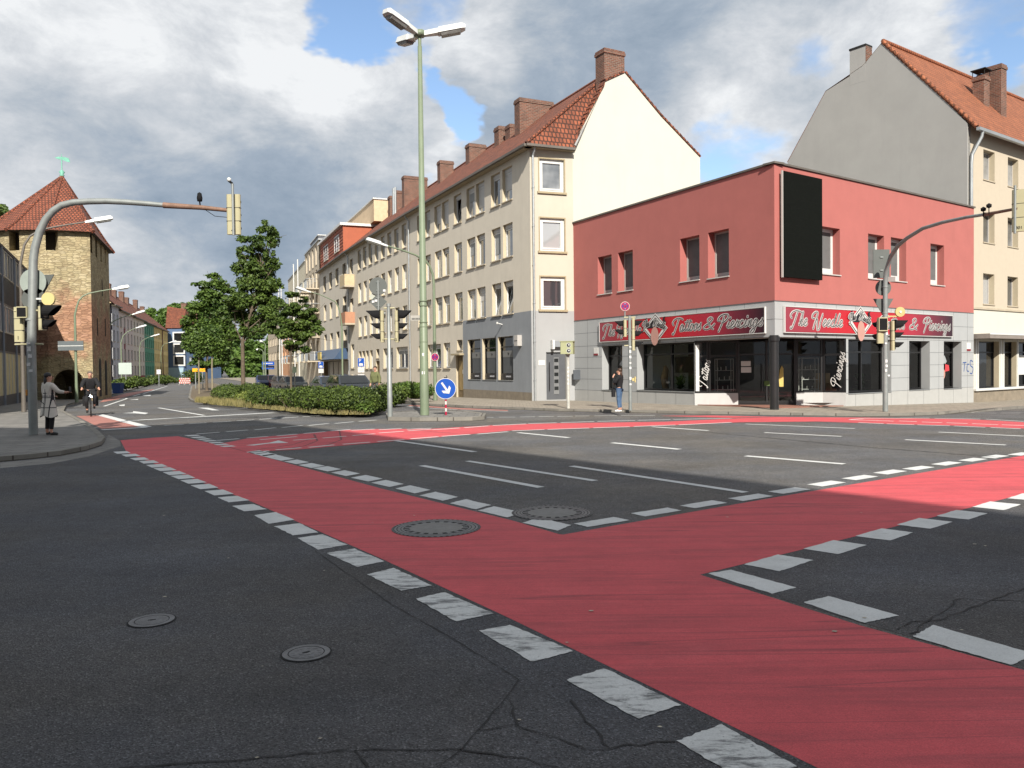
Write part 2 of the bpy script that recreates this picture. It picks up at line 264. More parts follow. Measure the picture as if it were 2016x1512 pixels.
# ------------------------------------------------------------ mesh builder
class MB:
    def __init__(s): s.v = []; s.f = []; s.m = []; s.sm = []
    def add(s, vs, fs, m=0, smooth=False):
        b = len(s.v); s.v += [tuple(p) for p in vs]
        for f in fs: s.f.append(tuple(b + i for i in f)); s.m.append(m); s.sm.append(smooth)
        return s
    def poly(s, vs, m=0): return s.add(vs, [tuple(range(len(vs)))], m)
    def box(s, x0, y0, z0, x1, y1, z1, m=0, skip=()):
        v = [(x0, y0, z0), (x1, y0, z0), (x1, y1, z0), (x0, y1, z0), (x0, y0, z1), (x1, y0, z1), (x1, y1, z1), (x0, y1, z1)]
        F_ = dict(b=(0, 3, 2, 1), t=(4, 5, 6, 7), f=(0, 1, 5, 4), r=(1, 2, 6, 5), k=(2, 3, 7, 6), l=(3, 0, 4, 7))
        return s.add(v, [F_[k] for k in F_ if k not in skip], m)
    def bbox(s, x0, y0, z0, x1, y1, z1, e=.02, m=0):      # box with chamfered vertical edges and top
        p = [(x0 + e, y0), (x1 - e, y0), (x1, y0 + e), (x1, y1 - e), (x1 - e, y1), (x0 + e, y1), (x0, y1 - e), (x0, y0 + e)]
        return s.prism(p, z0, z1, m)
    def prism(s, p, z0, z1, m=0, mt=None):
        n = len(p)
        zt = z1 if callable(z1) else (lambda x, y: z1); zb = z0 if callable(z0) else (lambda x, y: z0)
        v = [(a, b, zb(a, b)) for a, b in p] + [(a, b, zt(a, b)) for a, b in p]
        s.add(v, [tuple(range(n))[::-1]] + [(i, (i + 1) % n, n + (i + 1) % n, n + i) for i in range(n)], m)
        return s.add([(a, b, zt(a, b)) for a, b in p], [tuple(range(n))], m if mt is None else mt)
    def tube(s, pts, rads, n=10, m=0, caps=True):
        pts = [Vector(p) for p in pts]
        if isinstance(rads, (int, float)): rads = [rads] * len(pts)
        rings = []; up = None
        for i, p in enumerate(pts):
            d = ((pts[i + 1] if i + 1 < len(pts) else p) - (pts[i - 1] if i else p)).normalized()
            if up is None: up = Vector((0, 0, 1)) if abs(d.z) < .9 else Vector((1, 0, 0))
            a = d.cross(up).normalized(); up = a.cross(d).normalized()
            rings.append([p + (a * math.cos(2 * math.pi * k / n) + up * math.sin(2 * math.pi * k / n)) * rads[i] for k in range(n)])
        v = [q for r_ in rings for q in r_]
        f = [(i * n + k, i * n + (k + 1) % n, (i + 1) * n + (k + 1) % n, (i + 1) * n + k) for i in range(len(pts) - 1) for k in range(n)]
        s.add(v, f, m, True)
        if caps: s.add(rings[0], [tuple(range(n))[::-1]], m); s.add(rings[-1], [tuple(range(n))], m)
        return s
    def cyl(s, p0, p1, r, n=14, m=0): return s.tube([p0, p1], r, n, m)
    def lathe(s, prof, n=16, m=0, c=(0, 0)):
        v = [(c[0] + r * math.cos(2 * math.pi * k / n), c[1] + r * math.sin(2 * math.pi * k / n), z) for r, z in prof for k in range(n)]
        f = [(i * n + k, i * n + (k + 1) % n, (i + 1) * n + (k + 1) % n, (i + 1) * n + k) for i in range(len(prof) - 1) for k in range(n)]
        return s.add(v, f, m, True)
    def disc(s, r, x, z, y, m=0, n=28, rx=None):           # disc facing -y, in the x,z plane
        rx = rx or r
        return s.add([(x + rx * math.cos(2 * math.pi * k / n), y, z + r * math.sin(2 * math.pi * k / n)) for k in range(n)], [tuple(range(n))], m)
    def pl(s, pts, y0, y1, m=0):                           # extruded outline in the x,z plane
        n = len(pts)
        v = [(a, y0, b) for a, b in pts] + [(a, y1, b) for a, b in pts]
        return s.add(v, [tuple(range(n)), tuple(range(n, 2 * n))[::-1]] + [(i, n + i, n + (i + 1) % n, (i + 1) % n) for i in range(n)], m)
    def build(s, name, mats, parent=None, loc=(0, 0, 0), rz=0, rot=None, uv=True):
        me = bpy.data.meshes.new(name); me.from_pydata(s.v, [], s.f)
        if not isinstance(mats, (list, tuple)): mats = [mats]
        for q in mats: me.materials.append(q)
        me.polygons.foreach_set('material_index', s.m); me.polygons.foreach_set('use_smooth', s.sm)
        me.update()
        bm = bmesh.new(); bm.from_mesh(me); bmesh.ops.recalc_face_normals(bm, faces=bm.faces) if s.__dict__.get('fixn', True) else None; bm.to_mesh(me); bm.free()
        if uv:
            ul = me.uv_layers.new(name='UVMap')
            for p in me.polygons:
                nn = p.normal
                if abs(nn.z) > .98: tx, ty = Vector((1, 0, 0)), Vector((0, 1, 0))
                else: tx = Vector((-nn.y, nn.x, 0)).normalized(); ty = nn.cross(tx)
                for li in p.loop_indices:
                    co = me.vertices[me.loops[li].vertex_index].co; ul.data[li].uv = (co.dot(tx), co.dot(ty))
        o = bpy.data.objects.new(name, me); link(o, parent); o.location = loc
        o.rotation_euler = rot if rot else (0, 0, rz)
        return o
def P3(p, z=0): return Vector((p[0], p[1], z))
def text_mesh(name, s, size, m, parent, loc, rot, align='CENTER', shear=0, depth=.003, bold=0):
    c = bpy.data.curves.new(name, 'FONT'); c.body = s; c.size = size; c.align_x = align; c.shear = shear; c.extrude = depth; c.offset = bold
    t = bpy.data.objects.new(name, c); link(t); dg = bpy.context.evaluated_depsgraph_get()
    me = bpy.data.meshes.new_from_object(t.evaluated_get(dg)); bpy.data.objects.remove(t); bpy.data.curves.remove(c)
    me.materials.clear(); me.materials.append(m)
    o = bpy.data.objects.new(name, me); link(o, parent); o.location = loc; o.rotation_euler = rot
    return o
# ============================================================ ground, road, markings
PLANES = [((.012, .0186), .012 * 9.5 + .0186 * 29), ((0, .0175), .0175 * 38), ((.012, .0011), .012 * 9.5 + .0186 * 29 - .0175 * 38),
          ((.012, .0186), .012 * 9.5 + .0186 * 29 + .35), ((0, .0175), .0175 * 38 + .35)]
def drape(name, polys, dz, mats, kind='structure', midx=None, parent=None):
    bm = bmesh.new()
    for i, p in enumerate(polys):
        vs = [bm.verts.new((a[0], a[1], 0)) for a in p]
        try: f = bm.faces.new(vs)
        except ValueError: continue
        if midx: f.material_index = midx[i]
    bmesh.ops.triangulate(bm, faces=bm.faces[:])
    for nrm, c in PLANES:
        n2 = nrm[0] ** 2 + nrm[1] ** 2; co = (nrm[0] * c / n2, nrm[1] * c / n2, 0)
        bmesh.ops.bisect_plane(bm, geom=bm.verts[:] + bm.edges[:] + bm.faces[:], plane_co=co, plane_no=(nrm[0], nrm[1], 0), dist=1e-5)
    uvl = bm.loops.layers.uv.new('UVMap')
    for f in bm.faces:
        if f.normal.z < 0: f.normal_flip()
        for l_ in f.loops: l_[uvl].uv = (l_.vert.co.x, l_.vert.co.y)
    for v in bm.verts: v.co.z = gz(v.co.x, v.co.y) + dz
    me = bpy.data.meshes.new(name); bm.to_mesh(me); bm.free()
    for q in (mats if isinstance(mats, (list, tuple)) else [mats]): me.materials.append(q)
    o = bpy.data.objects.new(name, me); link(o, parent)
    if kind: o['kind'] = kind
    return o
M_as = asphalt('asphalt', (.126, .123, .118))
M_as2 = asphalt('asphalt_near_shaded', (.090, .090, .093), 1.1)  # darker asphalt for the shaded foreground; part of that shade is in its colour
M_as3 = asphalt('asphalt_old', (.14, .133, .12), .8)
M_red = lanecoat('cycle_lane_red', (.56, .076, .090), (.25, .048, .058))
M_redf = lanecoat('cycle_lane_faded', (.38, .16, .13), (.2, .09, .08))
M_paint = roadpaint('road_paint', .60, .72); M_worn = roadpaint('road_paint_worn', .50, .60)
M_slab = bricks('paving_slabs', (.235, .205, .165), (.29, .255, .205), (.10, .09, .075), .3, .3, .008, .25, .5, vari=.2)
M_slab2 = bricks('paving_slabs_grey', (.155, .15, .14), (.20, .19, .175), (.07, .065, .06), .5, .5, .012, .25, .5, vari=.22)
M_kerb = bricks('kerb_stone', (.22, .205, .18), (.16, .15, .13), (.07, .06, .05), 1.0, 30, .02, .3, 0, vari=.25)
M_soil = mat('dry_soil', (.13, .10, .065), var=.4, vscale=5)
drape('ground', [[(-1500, -1500), (1500, -1500), (1500, 1500), (-1500, 1500)]], 0.0, M_as)
def PX(*l, dz=0.0): return [tuple(gp(l[i], l[i + 1], dz)) for i in range(0, len(l), 2)]
# old surfacing, and near sheets of other asphalt darkened to deepen the shade
drape('road_patch', [PX(640, 826, 760, 834, 960, 832, 1110, 826, 1240, 824, 1500, 818, 1310, 818, 1100, 816.5, 960, 823, 955, 830, 764, 831, 700, 820),
                     ], .003, M_as3)
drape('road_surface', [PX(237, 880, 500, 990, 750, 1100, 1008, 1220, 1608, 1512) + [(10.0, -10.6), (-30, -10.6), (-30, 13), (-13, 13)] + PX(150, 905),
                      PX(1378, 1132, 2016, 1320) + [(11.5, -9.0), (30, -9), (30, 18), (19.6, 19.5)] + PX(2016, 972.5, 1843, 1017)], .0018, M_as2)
# ---- raised pavements and islands: kerb ring, surface and face
def island(name, pts, h, top, kw=.14, kerb=M_kerb, closed_from=None, n_edge=None):
    """pts: outline (ground metres); the first n_edge edges carry a kerb"""
    n = len(pts); n_edge = n if n_edge is None else n_edge
    cen = Vector((0, 0))
    area = sum(pts[i][0] * pts[(i + 1) % n][1] - pts[(i + 1) % n][0] * pts[i][1] for i in range(n)) / 2
    sgn = 1 if area > 0 else -1
    ins = []
    for i in range(n):
        a, b, c = Vector(pts[i - 1]), Vector(pts[i]), Vector(pts[(i + 1) % n])
        d1 = (b - a).normalized(); d2 = (c - b).normalized()
        n1_ = Vector((-d1.y, d1.x)) * sgn; n2_ = Vector((-d2.y, d2.x)) * sgn
        k = (n1_ + n2_); k = k / max(k.length_squared, .3) * 2
        ins.append(b + k * kw)
    o = drape(name, [ins], h - .006, top)
    ring = [[pts[i], pts[(i + 1) % n], tuple(ins[(i + 1) % n]), tuple(ins[i])] for i in range(n_edge)]
    drape('kerb', ring, h, kerb)
    mb = MB()
    for i in range(n_edge):
        a, b = Vector(pts[i]), Vector(pts[(i + 1) % n]); k = max(1, int((b - a).length / 1.0))
        for j in range(k):
            p, q = a.lerp(b, j / k), a.lerp(b, (j + 1) / k)
            mb.poly([(p.x, p.y, gz(*p) - .05), (q.x, q.y, gz(*q) - .05), (q.x, q.y, gz(*q) + h), (p.x, p.y, gz(*p) + h)])
    mb.build('kerb_face', kerb)['kind'] = 'structure'
    return o
kr = PX(745, 791, 827, 798, 914, 803, 998, 806, 1100, 810, 1236, 812.5, 1400, 816, 1560, 818.5, 1700, 820.5, 1790, 819.5, 1860, 816.5, 1925, 811.5, 2016, 804)
far = [(-14.0, 57.0), (-21.2, 73.0), (-27.6, 88.6), (-32.5, 101.5), (-41, 124), (-52, 150), (-70, 190)]
kr = far[::-1] + kr + [(34, 42), (60, 60)]
island('pavement', kr + [(90, 60), (90, 260), (-40, 260)], .1, M_slab, n_edge=len(kr) - 1)
kl = [(-13.9, 12.2), (-12.4, 14.0)] + PX(0, 909, 60, 904, 120, 897, 170, 887, 200, 877, 207, 868, 192, 853, 160, 832, 125, 813, 133, 799, 190, 786, 250, 770.5, 300, 758.5, 345, 750.5)
island('pavement', kl + [(-120, 150), (-160, 60), (-60, 4), (-30, 4)], .1, M_slab2, n_edge=len(kl) - 1)
# dropped gutter strip round the left corner
drape('gutter', [PX(0, 922, 100, 913, 175, 899, 238, 878, 236, 868, 214, 856, 207, 868, 200, 879, 170, 889, 120, 899, 60, 906, 0, 911)], .004, M_slab2)
med = PX(371, 786, 376, 791, 386, 794, 414, 797.5, 468, 802, 539, 808, 591, 813.6, 645, 817, 700, 817, 746, 815.6, 757, 809) + [(-6.3, 34), (-13.6, 48.6), (-21.4, 66), (-28.6, 82), (-35, 97), (-42.5, 115), (-45, 117), (-39.2, 98), (-31.7, 79), (-23.4, 58)]
island('planted_island', med, .12, M_soil)
isl = PX(760, 821, 764, 829, 827, 830, 882, 829.5, 930, 829, 954, 827, 957, 821, 918, 816, 839, 814, 769, 818)
island('traffic_island', isl, .13, M_slab2, kw=.2)
# ---- red cycle crossing
red = [PX(237, 867, 300, 862, 350, 859, 435, 877, 485, 890, 750, 962, 1008, 1025, 1100, 1052, 1108, 1053, 1523, 980, 2016, 897) + [(19.0, 21.4), (19.6, 19.5)] + PX(2016, 972.5, 1843, 1017, 1378, 1132, 1693, 1232, 2016, 1320) + [(11.5, -9.0), (10.0, -10.6)] + PX(1608, 1512, 1008, 1220, 750, 1100, 500, 990, 250, 892),
       PX(430, 874.5, 484, 864, 527, 859.5, 585, 855, 641, 850, 690, 846.5, 740, 845, 849, 844.5, 968, 837.5, 1037, 835, 1100, 833.4, 1308, 830.5, 1440, 824.5, 1533, 821, 1708, 822.5, 1908, 825.5, 2016, 831.5, 2150, 840, 2150, 857, 2016, 844, 1882, 838, 1758, 835, 1608, 830, 1458, 831.5, 1258, 840, 1008, 847.5, 863, 861, 795, 867, 728, 873, 658, 879, 591, 885, 486, 890)]
drape('cycle_lane', [red[0]], .0028, M_red); drape('cycle_lane', [red[1]], .0040, M_red)
drape('cycle_lane', [PX(1300, 819.0, 1440, 823.0, 1533, 820.9, 1400, 818.3)], .005, M_red)
drape('cycle_lane', [PX(150, 819, 200, 818, 285, 840.5, 200, 844.5, 176, 832)], .004, M_redf)
drape('cycle_lane', [PX(195, 793, 240, 783.5, 300, 768, 305, 766, 250, 774, 205, 786)], .004, M_redf)
drape('cycle_lane', [PX(810, 797.5, 905, 803.5, 1000, 807.5, 1000, 809.2, 900, 805.8, 800, 799)], .004, M_redf)
# dark joint round the red coating (sealed edge of fresh asphalt)
# ---- white paint
WP, WM = [], []
def quad(*l, m=0): WP.append(PX(*l)); WM.append(m)
def line(x0, y0, x1, y1, w=.12, m=0):
    a, b = gp(x0, y0), gp(x1, y1); d = (b - a).normalized(); n_ = Vector((-d.y, d.x)) * w / 2
    WP.append([tuple(a + n_), tuple(b + n_), tuple(b - n_), tuple(a - n_)]); WM.append(m)
def rag(p, k=9, j=.006):                       # slightly ragged edge for marks near the viewer
    out = []
    for i in range(len(p)):
        a, b = Vector(p[i]), Vector(p[(i + 1) % len(p)]); out += [tuple(a.lerp(b, t / k) + Vector((random.uniform(-j, j), random.uniform(-j, j)))) for t in range(k)]
    return out
def block(c, ea, eb, m=0):
    c = Vector(c); ea = Vector(ea); eb = Vector(eb); j = lambda: Vector((random.uniform(-.008, .008), random.uniform(-.008, .008)))
    WP.append([tuple(c + j()), tuple(c + ea + j()), tuple(c + ea + eb + j()), tuple(c + eb + j())]); WM.append(m)
for q in ((942, 1243, 1005, 1232, 1128, 1283, 1048, 1305), (818, 1180, 875, 1167, 972, 1209, 897, 1225), (723, 1132, 775, 1119, 851, 1154, 789, 1164), (642, 1090, 697, 1081, 757, 1106, 704, 1117), (585, 1060, 635, 1053, 684, 1073, 627, 1083), (540, 1037, 590, 1031, 627, 1049, 577, 1055), (500, 1015, 543, 1009, 580, 1024, 530, 1032)):
    quad(*q, m=1 if q[0] > 560 else 0)
quad(1114, 1340, 1190, 1317, 1340, 1389, 1257, 1417, m=1); quad(1334, 1460, 1420, 1428, 1570, 1512, 1470, 1545, m=1)
quad(1393, 1130, 1440, 1123, 1568, 1158, 1520, 1170, m=0); quad(1581, 1187, 1632, 1175, 1770, 1213, 1702, 1228); quad(1797, 1255, 1838, 1232, 2040, 1290, 1990, 1311)
for x, y in ((457.5, 996.5), (429, 980), (401.5, 967.5), (376, 956), (355, 946), (336, 937.5), (320, 930), (302.5, 922.5), (287.5, 916), (272.5, 908.5), (256, 902.5), (239, 895.5), (222.5, 890)):
    c = gp(x, y); block(c, (.22, .13), (.29, -.40))
a0, a1, a2 = gp(827.5, 976), gp(857, 969), gp(902, 979)
for i, (x, y) in enumerate(((486, 890), (499, 894), (512, 897.5), (532, 902.5), (559, 909), (587, 916), (617, 922.5), (651, 931), (691, 941), (731, 951), (777, 962.5), (827, 976), (886, 991.5), (942, 1006), (1030, 1030))):
    block(gp(x, y), a1 - a0, a2 - a1)
b0, b1, b2 = gp(1130, 1031.5), gp(1210, 1018.5), gp(1238, 1025)
for x, y in ((1130, 1031.5), (1242, 1011.5), (1339, 996), (1434, 982), (1513, 968.5), (1589, 954.5), (1656.5, 942.5), (1718, 931.5), (1775.5, 923.5), (1833, 914.5), (1885.5, 907), (1930.5, 900.5), (1983, 895.5)):
    block(gp(x, y), (b1 - b0), (b2 - b1))
c0, c1, c2 = gp(1464, 1112.5), gp(1533, 1092.5), gp(1603, 1104)
for x, y in ((1464, 1112.5), (1581.5, 1081.5), (1684, 1056), (1767, 1034), (1843, 1016.5), (1914, 998.5), (1983, 981.5)):
    block(gp(x, y), c1 - c0, c2 - c1)
# blocks at the near end of the far lane, left
for x, y in ((362, 857.5), (374, 861), (385, 864.5), (397, 868), (409, 871.5), (420, 875), (432, 878.5)):
    c = gp(x, y); d = gp(x + 24, y - 1.2) - c; block(c, d, gp(x + 9, y + 1.8) - c)
LN = [(830, 917, 1065, 960, .14), (920, 908, 1172, 947, .13), (1125, 918, 1468, 970, .14), (780, 868, 935, 890, .14), (1020, 852, 1120, 862, .15), (1205, 872, 1338, 885, .16), (1468, 898, 1662, 914, .16), (1284, 840.5, 1395, 848, .15), (1505, 852, 1657, 859.5, .14), (1468, 835, 1683, 844, .12), (1782, 866, 1980, 876.5, .15), (1848, 851, 2016, 859, .14),
      (248, 828.5, 552, 812, .32), (312, 803, 402, 818, .14), (200, 846.5, 289, 841.5, .28), (196, 816.5, 289, 841, .3), (205, 800, 250, 784, .14), (262, 780, 276, 776, .14), (282, 775, 330, 760, .12)]
for l_ in LN: line(*l_[:4], w=l_[4])
for x0, y0, x1, y1 in ((323, 838, 362, 835.6), (372, 834.6, 407, 832.5), (419, 831.8, 455, 829.6), (466, 829, 500, 826.6), (511, 826, 545, 823.8), (553, 823.6, 588, 821), (596, 820.8, 629, 818.8)): line(x0, y0, x1, y1, .13)
for x0, y0, x1, y1 in ((387, 854.8, 432, 851.2), (445, 850.3, 488, 846.8), (501, 846.6, 543, 842.3), (555, 842, 595, 838), (607, 838, 647, 834), (659, 834, 697, 830.5), (706, 830, 741, 827.2)): line(x0, y0, x1, y1, .12)
for x0, y0, x1, y1 in ((428, 867.5, 471, 864), (486, 862.6, 528, 859.4), (545, 858.4, 585, 855), (598, 853.8, 641, 850), (651, 848.8, 690, 846), (692, 847.4, 738, 845), (746, 846.4, 791, 843.7), (801, 845.4, 849, 843.4), (851, 846.3, 905, 843), (914, 842.4, 962, 838.6), (970, 838, 1036, 834.8), (1040, 834.2, 1096, 832.6),
                       (1104, 832.2, 1170, 830.2), (1176, 829.9, 1250, 828), (1256, 827.8, 1320, 826.2), (1325, 826, 1440, 823.8)): line(x0, y0, x1, y1, .12)
for x0, y0, x1, y1 in ((512, 866, 585, 860), (577, 867, 623, 864), (635, 862.8, 682, 859), (694, 857.8, 738, 854.3), (746, 852.8, 795, 849.4), (803, 848.4, 849, 845.4)): line(x0, y0, x1, y1, .11)
for x0, y0, x1, y1 in ((486, 891, 530, 888), (543, 886, 593, 881.8), (608, 881, 658, 876.2), (675, 875, 728, 870.8), (743, 869.6, 796, 865.8), (808, 864.3, 863, 860), (870, 859.4, 925, 855.6), (940, 855, 1000, 850.2), (1008, 848.6, 1072, 846), (1078, 845.8, 1160, 843), (1168, 842.8, 1240, 840.4), (1248, 840, 1330, 837), (1336, 836.8, 1440, 832), (1690, 832.4, 1740, 834.5), (1746, 834.8, 1800, 836.6), (1806, 836.8, 1870, 838.6), (1878, 839, 1940, 841.6), (1950, 842, 2010, 844.6)): line(x0, y0, x1, y1, .12)
for x0, y0, x1, y1 in ((1672, 826.6, 1760, 829.4), (1770, 829, 1805, 830.4), (1815, 831, 1855, 832.4), (1863, 832.6, 1905, 834.2), (1914, 834.4, 1965, 836.4), (1972, 836.6, 2016, 838), (1673, 826.4, 1700, 824.4), (1700, 824, 1830, 823.4), (1840, 824, 1930, 825.4), (1940, 825.5, 2016, 830), (1846, 813, 1918, 812.3), (1925, 813, 1962, 813.6), (1970, 813.4, 2010, 813.4)): line(x0, y0, x1, y1, .11)
for x0, y0, x1, y1 in ((781, 798, 840, 803.6), (846, 804, 900, 807), (906, 807.4, 1000, 810.4), (820, 808.4, 870, 810.6), (792, 814.4, 808, 814.2), (850, 813, 908, 812.8), (915, 812.4, 940, 812.2), (958, 821.8, 972, 822), (982, 821.6, 1014, 821.4), (1024, 821.2, 1053, 820.8), (1060, 820.6, 1090, 820), (1097, 820, 1128, 819.6), (1132, 819.4, 1160, 819), (1170, 819, 1215, 818.6), (1222, 818.4, 1290, 818.4)): line(x0, y0, x1, y1, .1)
quad(484, 877, 530, 872, 548, 867.5, 568, 872, 530, 873.5, 500, 877.5)      # worn arrow in the far lane
quad(240, 813.6, 262, 812.2, 262, 809.6, 292, 813.2, 286, 815.6, 266, 814)
quad(389, 802.8, 410, 803, 432, 808, 418, 808, 396, 804)
quad(254, 787.5, 272, 787.2, 272, 785.6, 262, 786.6); quad(280, 777.8, 297, 777.2, 296, 779.4, 284, 779.6)
quad(234, 797.5, 246, 796.2, 245, 799.6, 236, 799.2)
WP = [rag(p, 14 if p[0][1] < 7 else 7, .006) if p[0][1] < 11 and len(p) == 4 else p for p in WP]
drape('road_markings', WP, .0056, [M_paint, M_worn], midx=WM)
# cracks
M_crack = mat('crack', (.012, .012, .013), var=.3)
def crack(px, w=.012, jit=.02):
    pts = [gp(px[i], px[i + 1]) for i in range(0, len(px), 2)]; out = []
    for a, b in zip(pts, pts[1:]):
        k = max(2, int((b - a).length / .07))
        out += [a.lerp(b, j / k) + Vector((random.uniform(-jit, jit), random.uniform(-jit, jit))) for j in range(k)]
    out.append(pts[-1]); q = []; d = (out[1] - out[0]).normalized(); prev = None
    for i, p in enumerate(out):
        d = (out[min(i + 1, len(out) - 1)] - out[max(i - 1, 0)]).normalized(); n_ = Vector((-d.y, d.x)) * w * random.uniform(.3, 1.2)
        cur = (tuple(p + n_), tuple(p - n_))
        if prev: q.append([prev[0], cur[0], cur[1], prev[1]])
        prev = cur
    return q
CR = []
for px, w, j in (((620, 1085, 770, 1190, 860, 1240, 1023, 1340, 985, 1390, 910, 1475, 860, 1512), .004, .006), ((240, 1512, 400, 1503, 560, 1490, 700, 1478, 900, 1476, 1000, 1490, 1100, 1512), .006, .014), ((700, 1478, 715, 1500, 722, 1512), .006, .01), ((930, 1443, 1010, 1430, 1070, 1447, 1160, 1480, 1230, 1470, 1330, 1462), .005, .014),
                 ((1005, 1380, 1020, 1430), .006, .01), ((1770, 1240, 1800, 1225, 1850, 1222, 1920, 1195, 2016, 1160), .006, .014), ((1790, 1250, 1840, 1215, 1890, 1180, 2016, 1185), .006, .02), ((955, 1000, 1040, 985, 1200, 955, 1300, 940), .004, .005), ((1120, 1380, 1180, 1450, 1200, 1475), .006, .012), ((1380, 850, 1700, 880, 2016, 905), .02, .004)):
    CR += crack(px, w, j)
drape('road_cracks', CR, .0066, M_crack)
# tyre marks on the far red lane
M_tyre = mat('tyre_rubber_mark', (.16, .04, .045), var=.3, vscale=8)
ty = []
for px in ((560, 885, 600, 878, 625, 868, 618, 855), (640, 878, 672, 866, 668, 848), (505, 886, 575, 876, 620, 862), (800, 846, 900, 854, 980, 852)): ty += crack(px, .03, .003)
drape('tyre_marks', ty, .0048, M_tyre)
lt_ = []
for i in range(46):
    c = gp(random.uniform(150, 2000), random.choice((random.uniform(850, 1100), random.uniform(1100, 1500), random.uniform(826, 900)))); s_ = random.uniform(.006, .016); a_ = random.uniform(0, 3); lt_.append([(c.x + s_ * math.cos(a_ + t) * k_, c.y + s_ * math.sin(a_ + t)) for t, k_ in ((0, 1.6), (1.5, 1), (3.1, 1.4), (4.6, 1))])
tag(drape('litter', lt_, .0085, mat('litter_pale', (.42, .38, .30), var=.5, vscale=3), kind='stuff'), 'tiny pale leaves and grit scattered on the roadway', 'litter')
# ---- manhole covers
M_iron = mat('cast_iron', (.16, .16, .165), .55, .6, var=.25, vscale=14, bump=.3, bscale=90)
M_dark = mat('dark_gap', (.01, .01, .01), .9)
M_conc = mat('cover_concrete', (.21, .205, .195), .85, var=.15, vscale=10, bump=.4, bscale=120)
def manhole(px, py, r, label, seed=0, small=False):
    c = gp(px, py); root = empty('manhole_cover', (c.x, c.y, gz(*c)), label, 'manhole cover', 'manhole covers in the crossing' if not small else 'small valve covers in the road', rz=.3 + seed)
    def ring(mb, r0, r1, z, n=64, teeth=0, m=0):
        for k in range(n):
            if teeth and k % 2 == teeth - 1: continue
            a, b = 2 * math.pi * k / n, 2 * math.pi * (k + 1) / n
            mb.poly([(r0 * math.cos(a), r0 * math.sin(a), z), (r1 * math.cos(a), r1 * math.sin(a), z), (r1 * math.cos(b), r1 * math.sin(b), z), (r0 * math.cos(b), r0 * math.sin(b), z)], m)
    f = MB(); ring(f, 0, r, .0062, 64, m=1)
    if not small:
        ring(f, r * .95, r * 1.0, .0072, 96, teeth=1); ring(f, r * .89, r * .94, .0072, 64); ring(f, r * .80, r * .87, .0070, 64)
        f.build('frame', [M_iron, M_dark], root)
        g = MB(); ring(g, r * .735, r * .785, .0075, 64); ring(g, r * .6, r * .72, .0075, 40, teeth=1)
        cv = g.build('cover', [M_iron], root); h = MB(); ring(h, 0, r * .6, .008, 48); h.build('concrete_fill', M_conc, cv)
    else:
        ring(f, r * .72, r * .93, .0085, 48); f.build('frame', [M_iron, M_dark], root)
        g = MB(); ring(g, 0, r * .68, .0078, 40); ring(g, r * .1, r * .3, .0095, 24); ring(g, r * .45, r * .6, .0095, 24, teeth=1)
        g.box(-r * .16, -r * .05, .0078, r * .16, r * .05, .0105, 1); g.build('cover', [M_iron, M_dark], root)
manhole(859, 1040, .47, 'round manhole cover with concrete centre lying in the red cycle lane')
manhole(1087, 1010, .47, 'round manhole cover with concrete centre lying in the dark asphalt beside white blocks', .7)
manhole(299, 1223, .155, 'small round iron valve cover, the left one in the shaded asphalt', 0, True)
manhole(603, 1287, .15, 'small round iron valve cover with a ribbed lid, the right one in the shaded asphalt', .4, True)
manhole(1248, 1222, .001, '', 0, True) if False else None
c = gp(1190, 840.6)
manhole(940, 839.6, .42, 'flat round manhole cover half across the far edge of the red lane', 1.0) if False else None
# ============================================================ buildings
G_res = glass('window_glass', (.045, .052, .06), (.36, .37, .38), .04, 2.8)
G_dark = glass('shop_glass', (.006, .007, .008), (.022, .024, .025), .03, 1.5)
def clearglass():
    m, t, b, n, l = newmat('clear_shop_glass'); fr = n.new('ShaderNodeFresnel'); fr.inputs[0].default_value = 1.55; tp = n.new('ShaderNodeBsdfTransparent'); tp.inputs[0].default_value = (.84, .88, .86, 1); gl = n.new('ShaderNodeBsdfGlossy'); gl.inputs['Roughness'].default_value = .02; ms = n.new('ShaderNodeMixShader')
    l.new(fr.outputs[0], ms.inputs[0]); l.new(tp.outputs[0], ms.inputs[1]); l.new(gl.outputs[0], ms.inputs[2]); l.new(ms.outputs[0], n['Material Output'].inputs[0]); return m
G_clear = clearglass()
G_red = glass('grey_window_glass', (.02, .02, .022), (.06, .06, .065), .05, 1.65)
M_white = mat('white_plastic', (.60, .60, .585), .45, var=.04)
M_blind = mat('blind_box', (.52, .51, .49), .5, var=.06)
M_blackf = mat('black_frame', (.012, .012, .013), .35, var=.1)
M_greyf = mat('grey_frame', (.42, .40, .38), .45, var=.05)
M_sillst = mat('sill_stone', (.42, .36, .27), .8, var=.12)
M_sillm = mat('sill_metal', (.62, .58, .55), .4, .3, var=.05)
M_tan = mat('window_surround', (.34, .28, .18), .85, var=.08)
M_tile = bricks('roof_tiles_red', (.27, .080, .038), (.17, .052, .028), (.055, .022, .014), .21, .30, .035, 1.0, .5, vari=.38)
M_tile2 = bricks('roof_tiles_orange', (.34, .115, .052), (.25, .083, .040), (.12, .045, .022), .2, .28, .03, .9, .0, vari=.28)
M_brick = bricks('chimney_brick', (.19, .072, .045), (.10, .045, .032), (.19, .15, .12), .25, .09, .014, .5, .5, vari=.35)
M_zinc = mat('zinc_gutter', (.40, .42, .43), .45, .6, var=.12, vscale=4)
M_dzinc = mat('dark_gutter', (.13, .115, .10), .6, .2, var=.15)
M_revc = mat('reveal_cream', (.50, .43, .31), .85, var=.06)
def bx(mb, x0, y0, z0, x1, y1, z1, m=0): return mb.box(x0, y0, z0, x1, y1, z1, m)
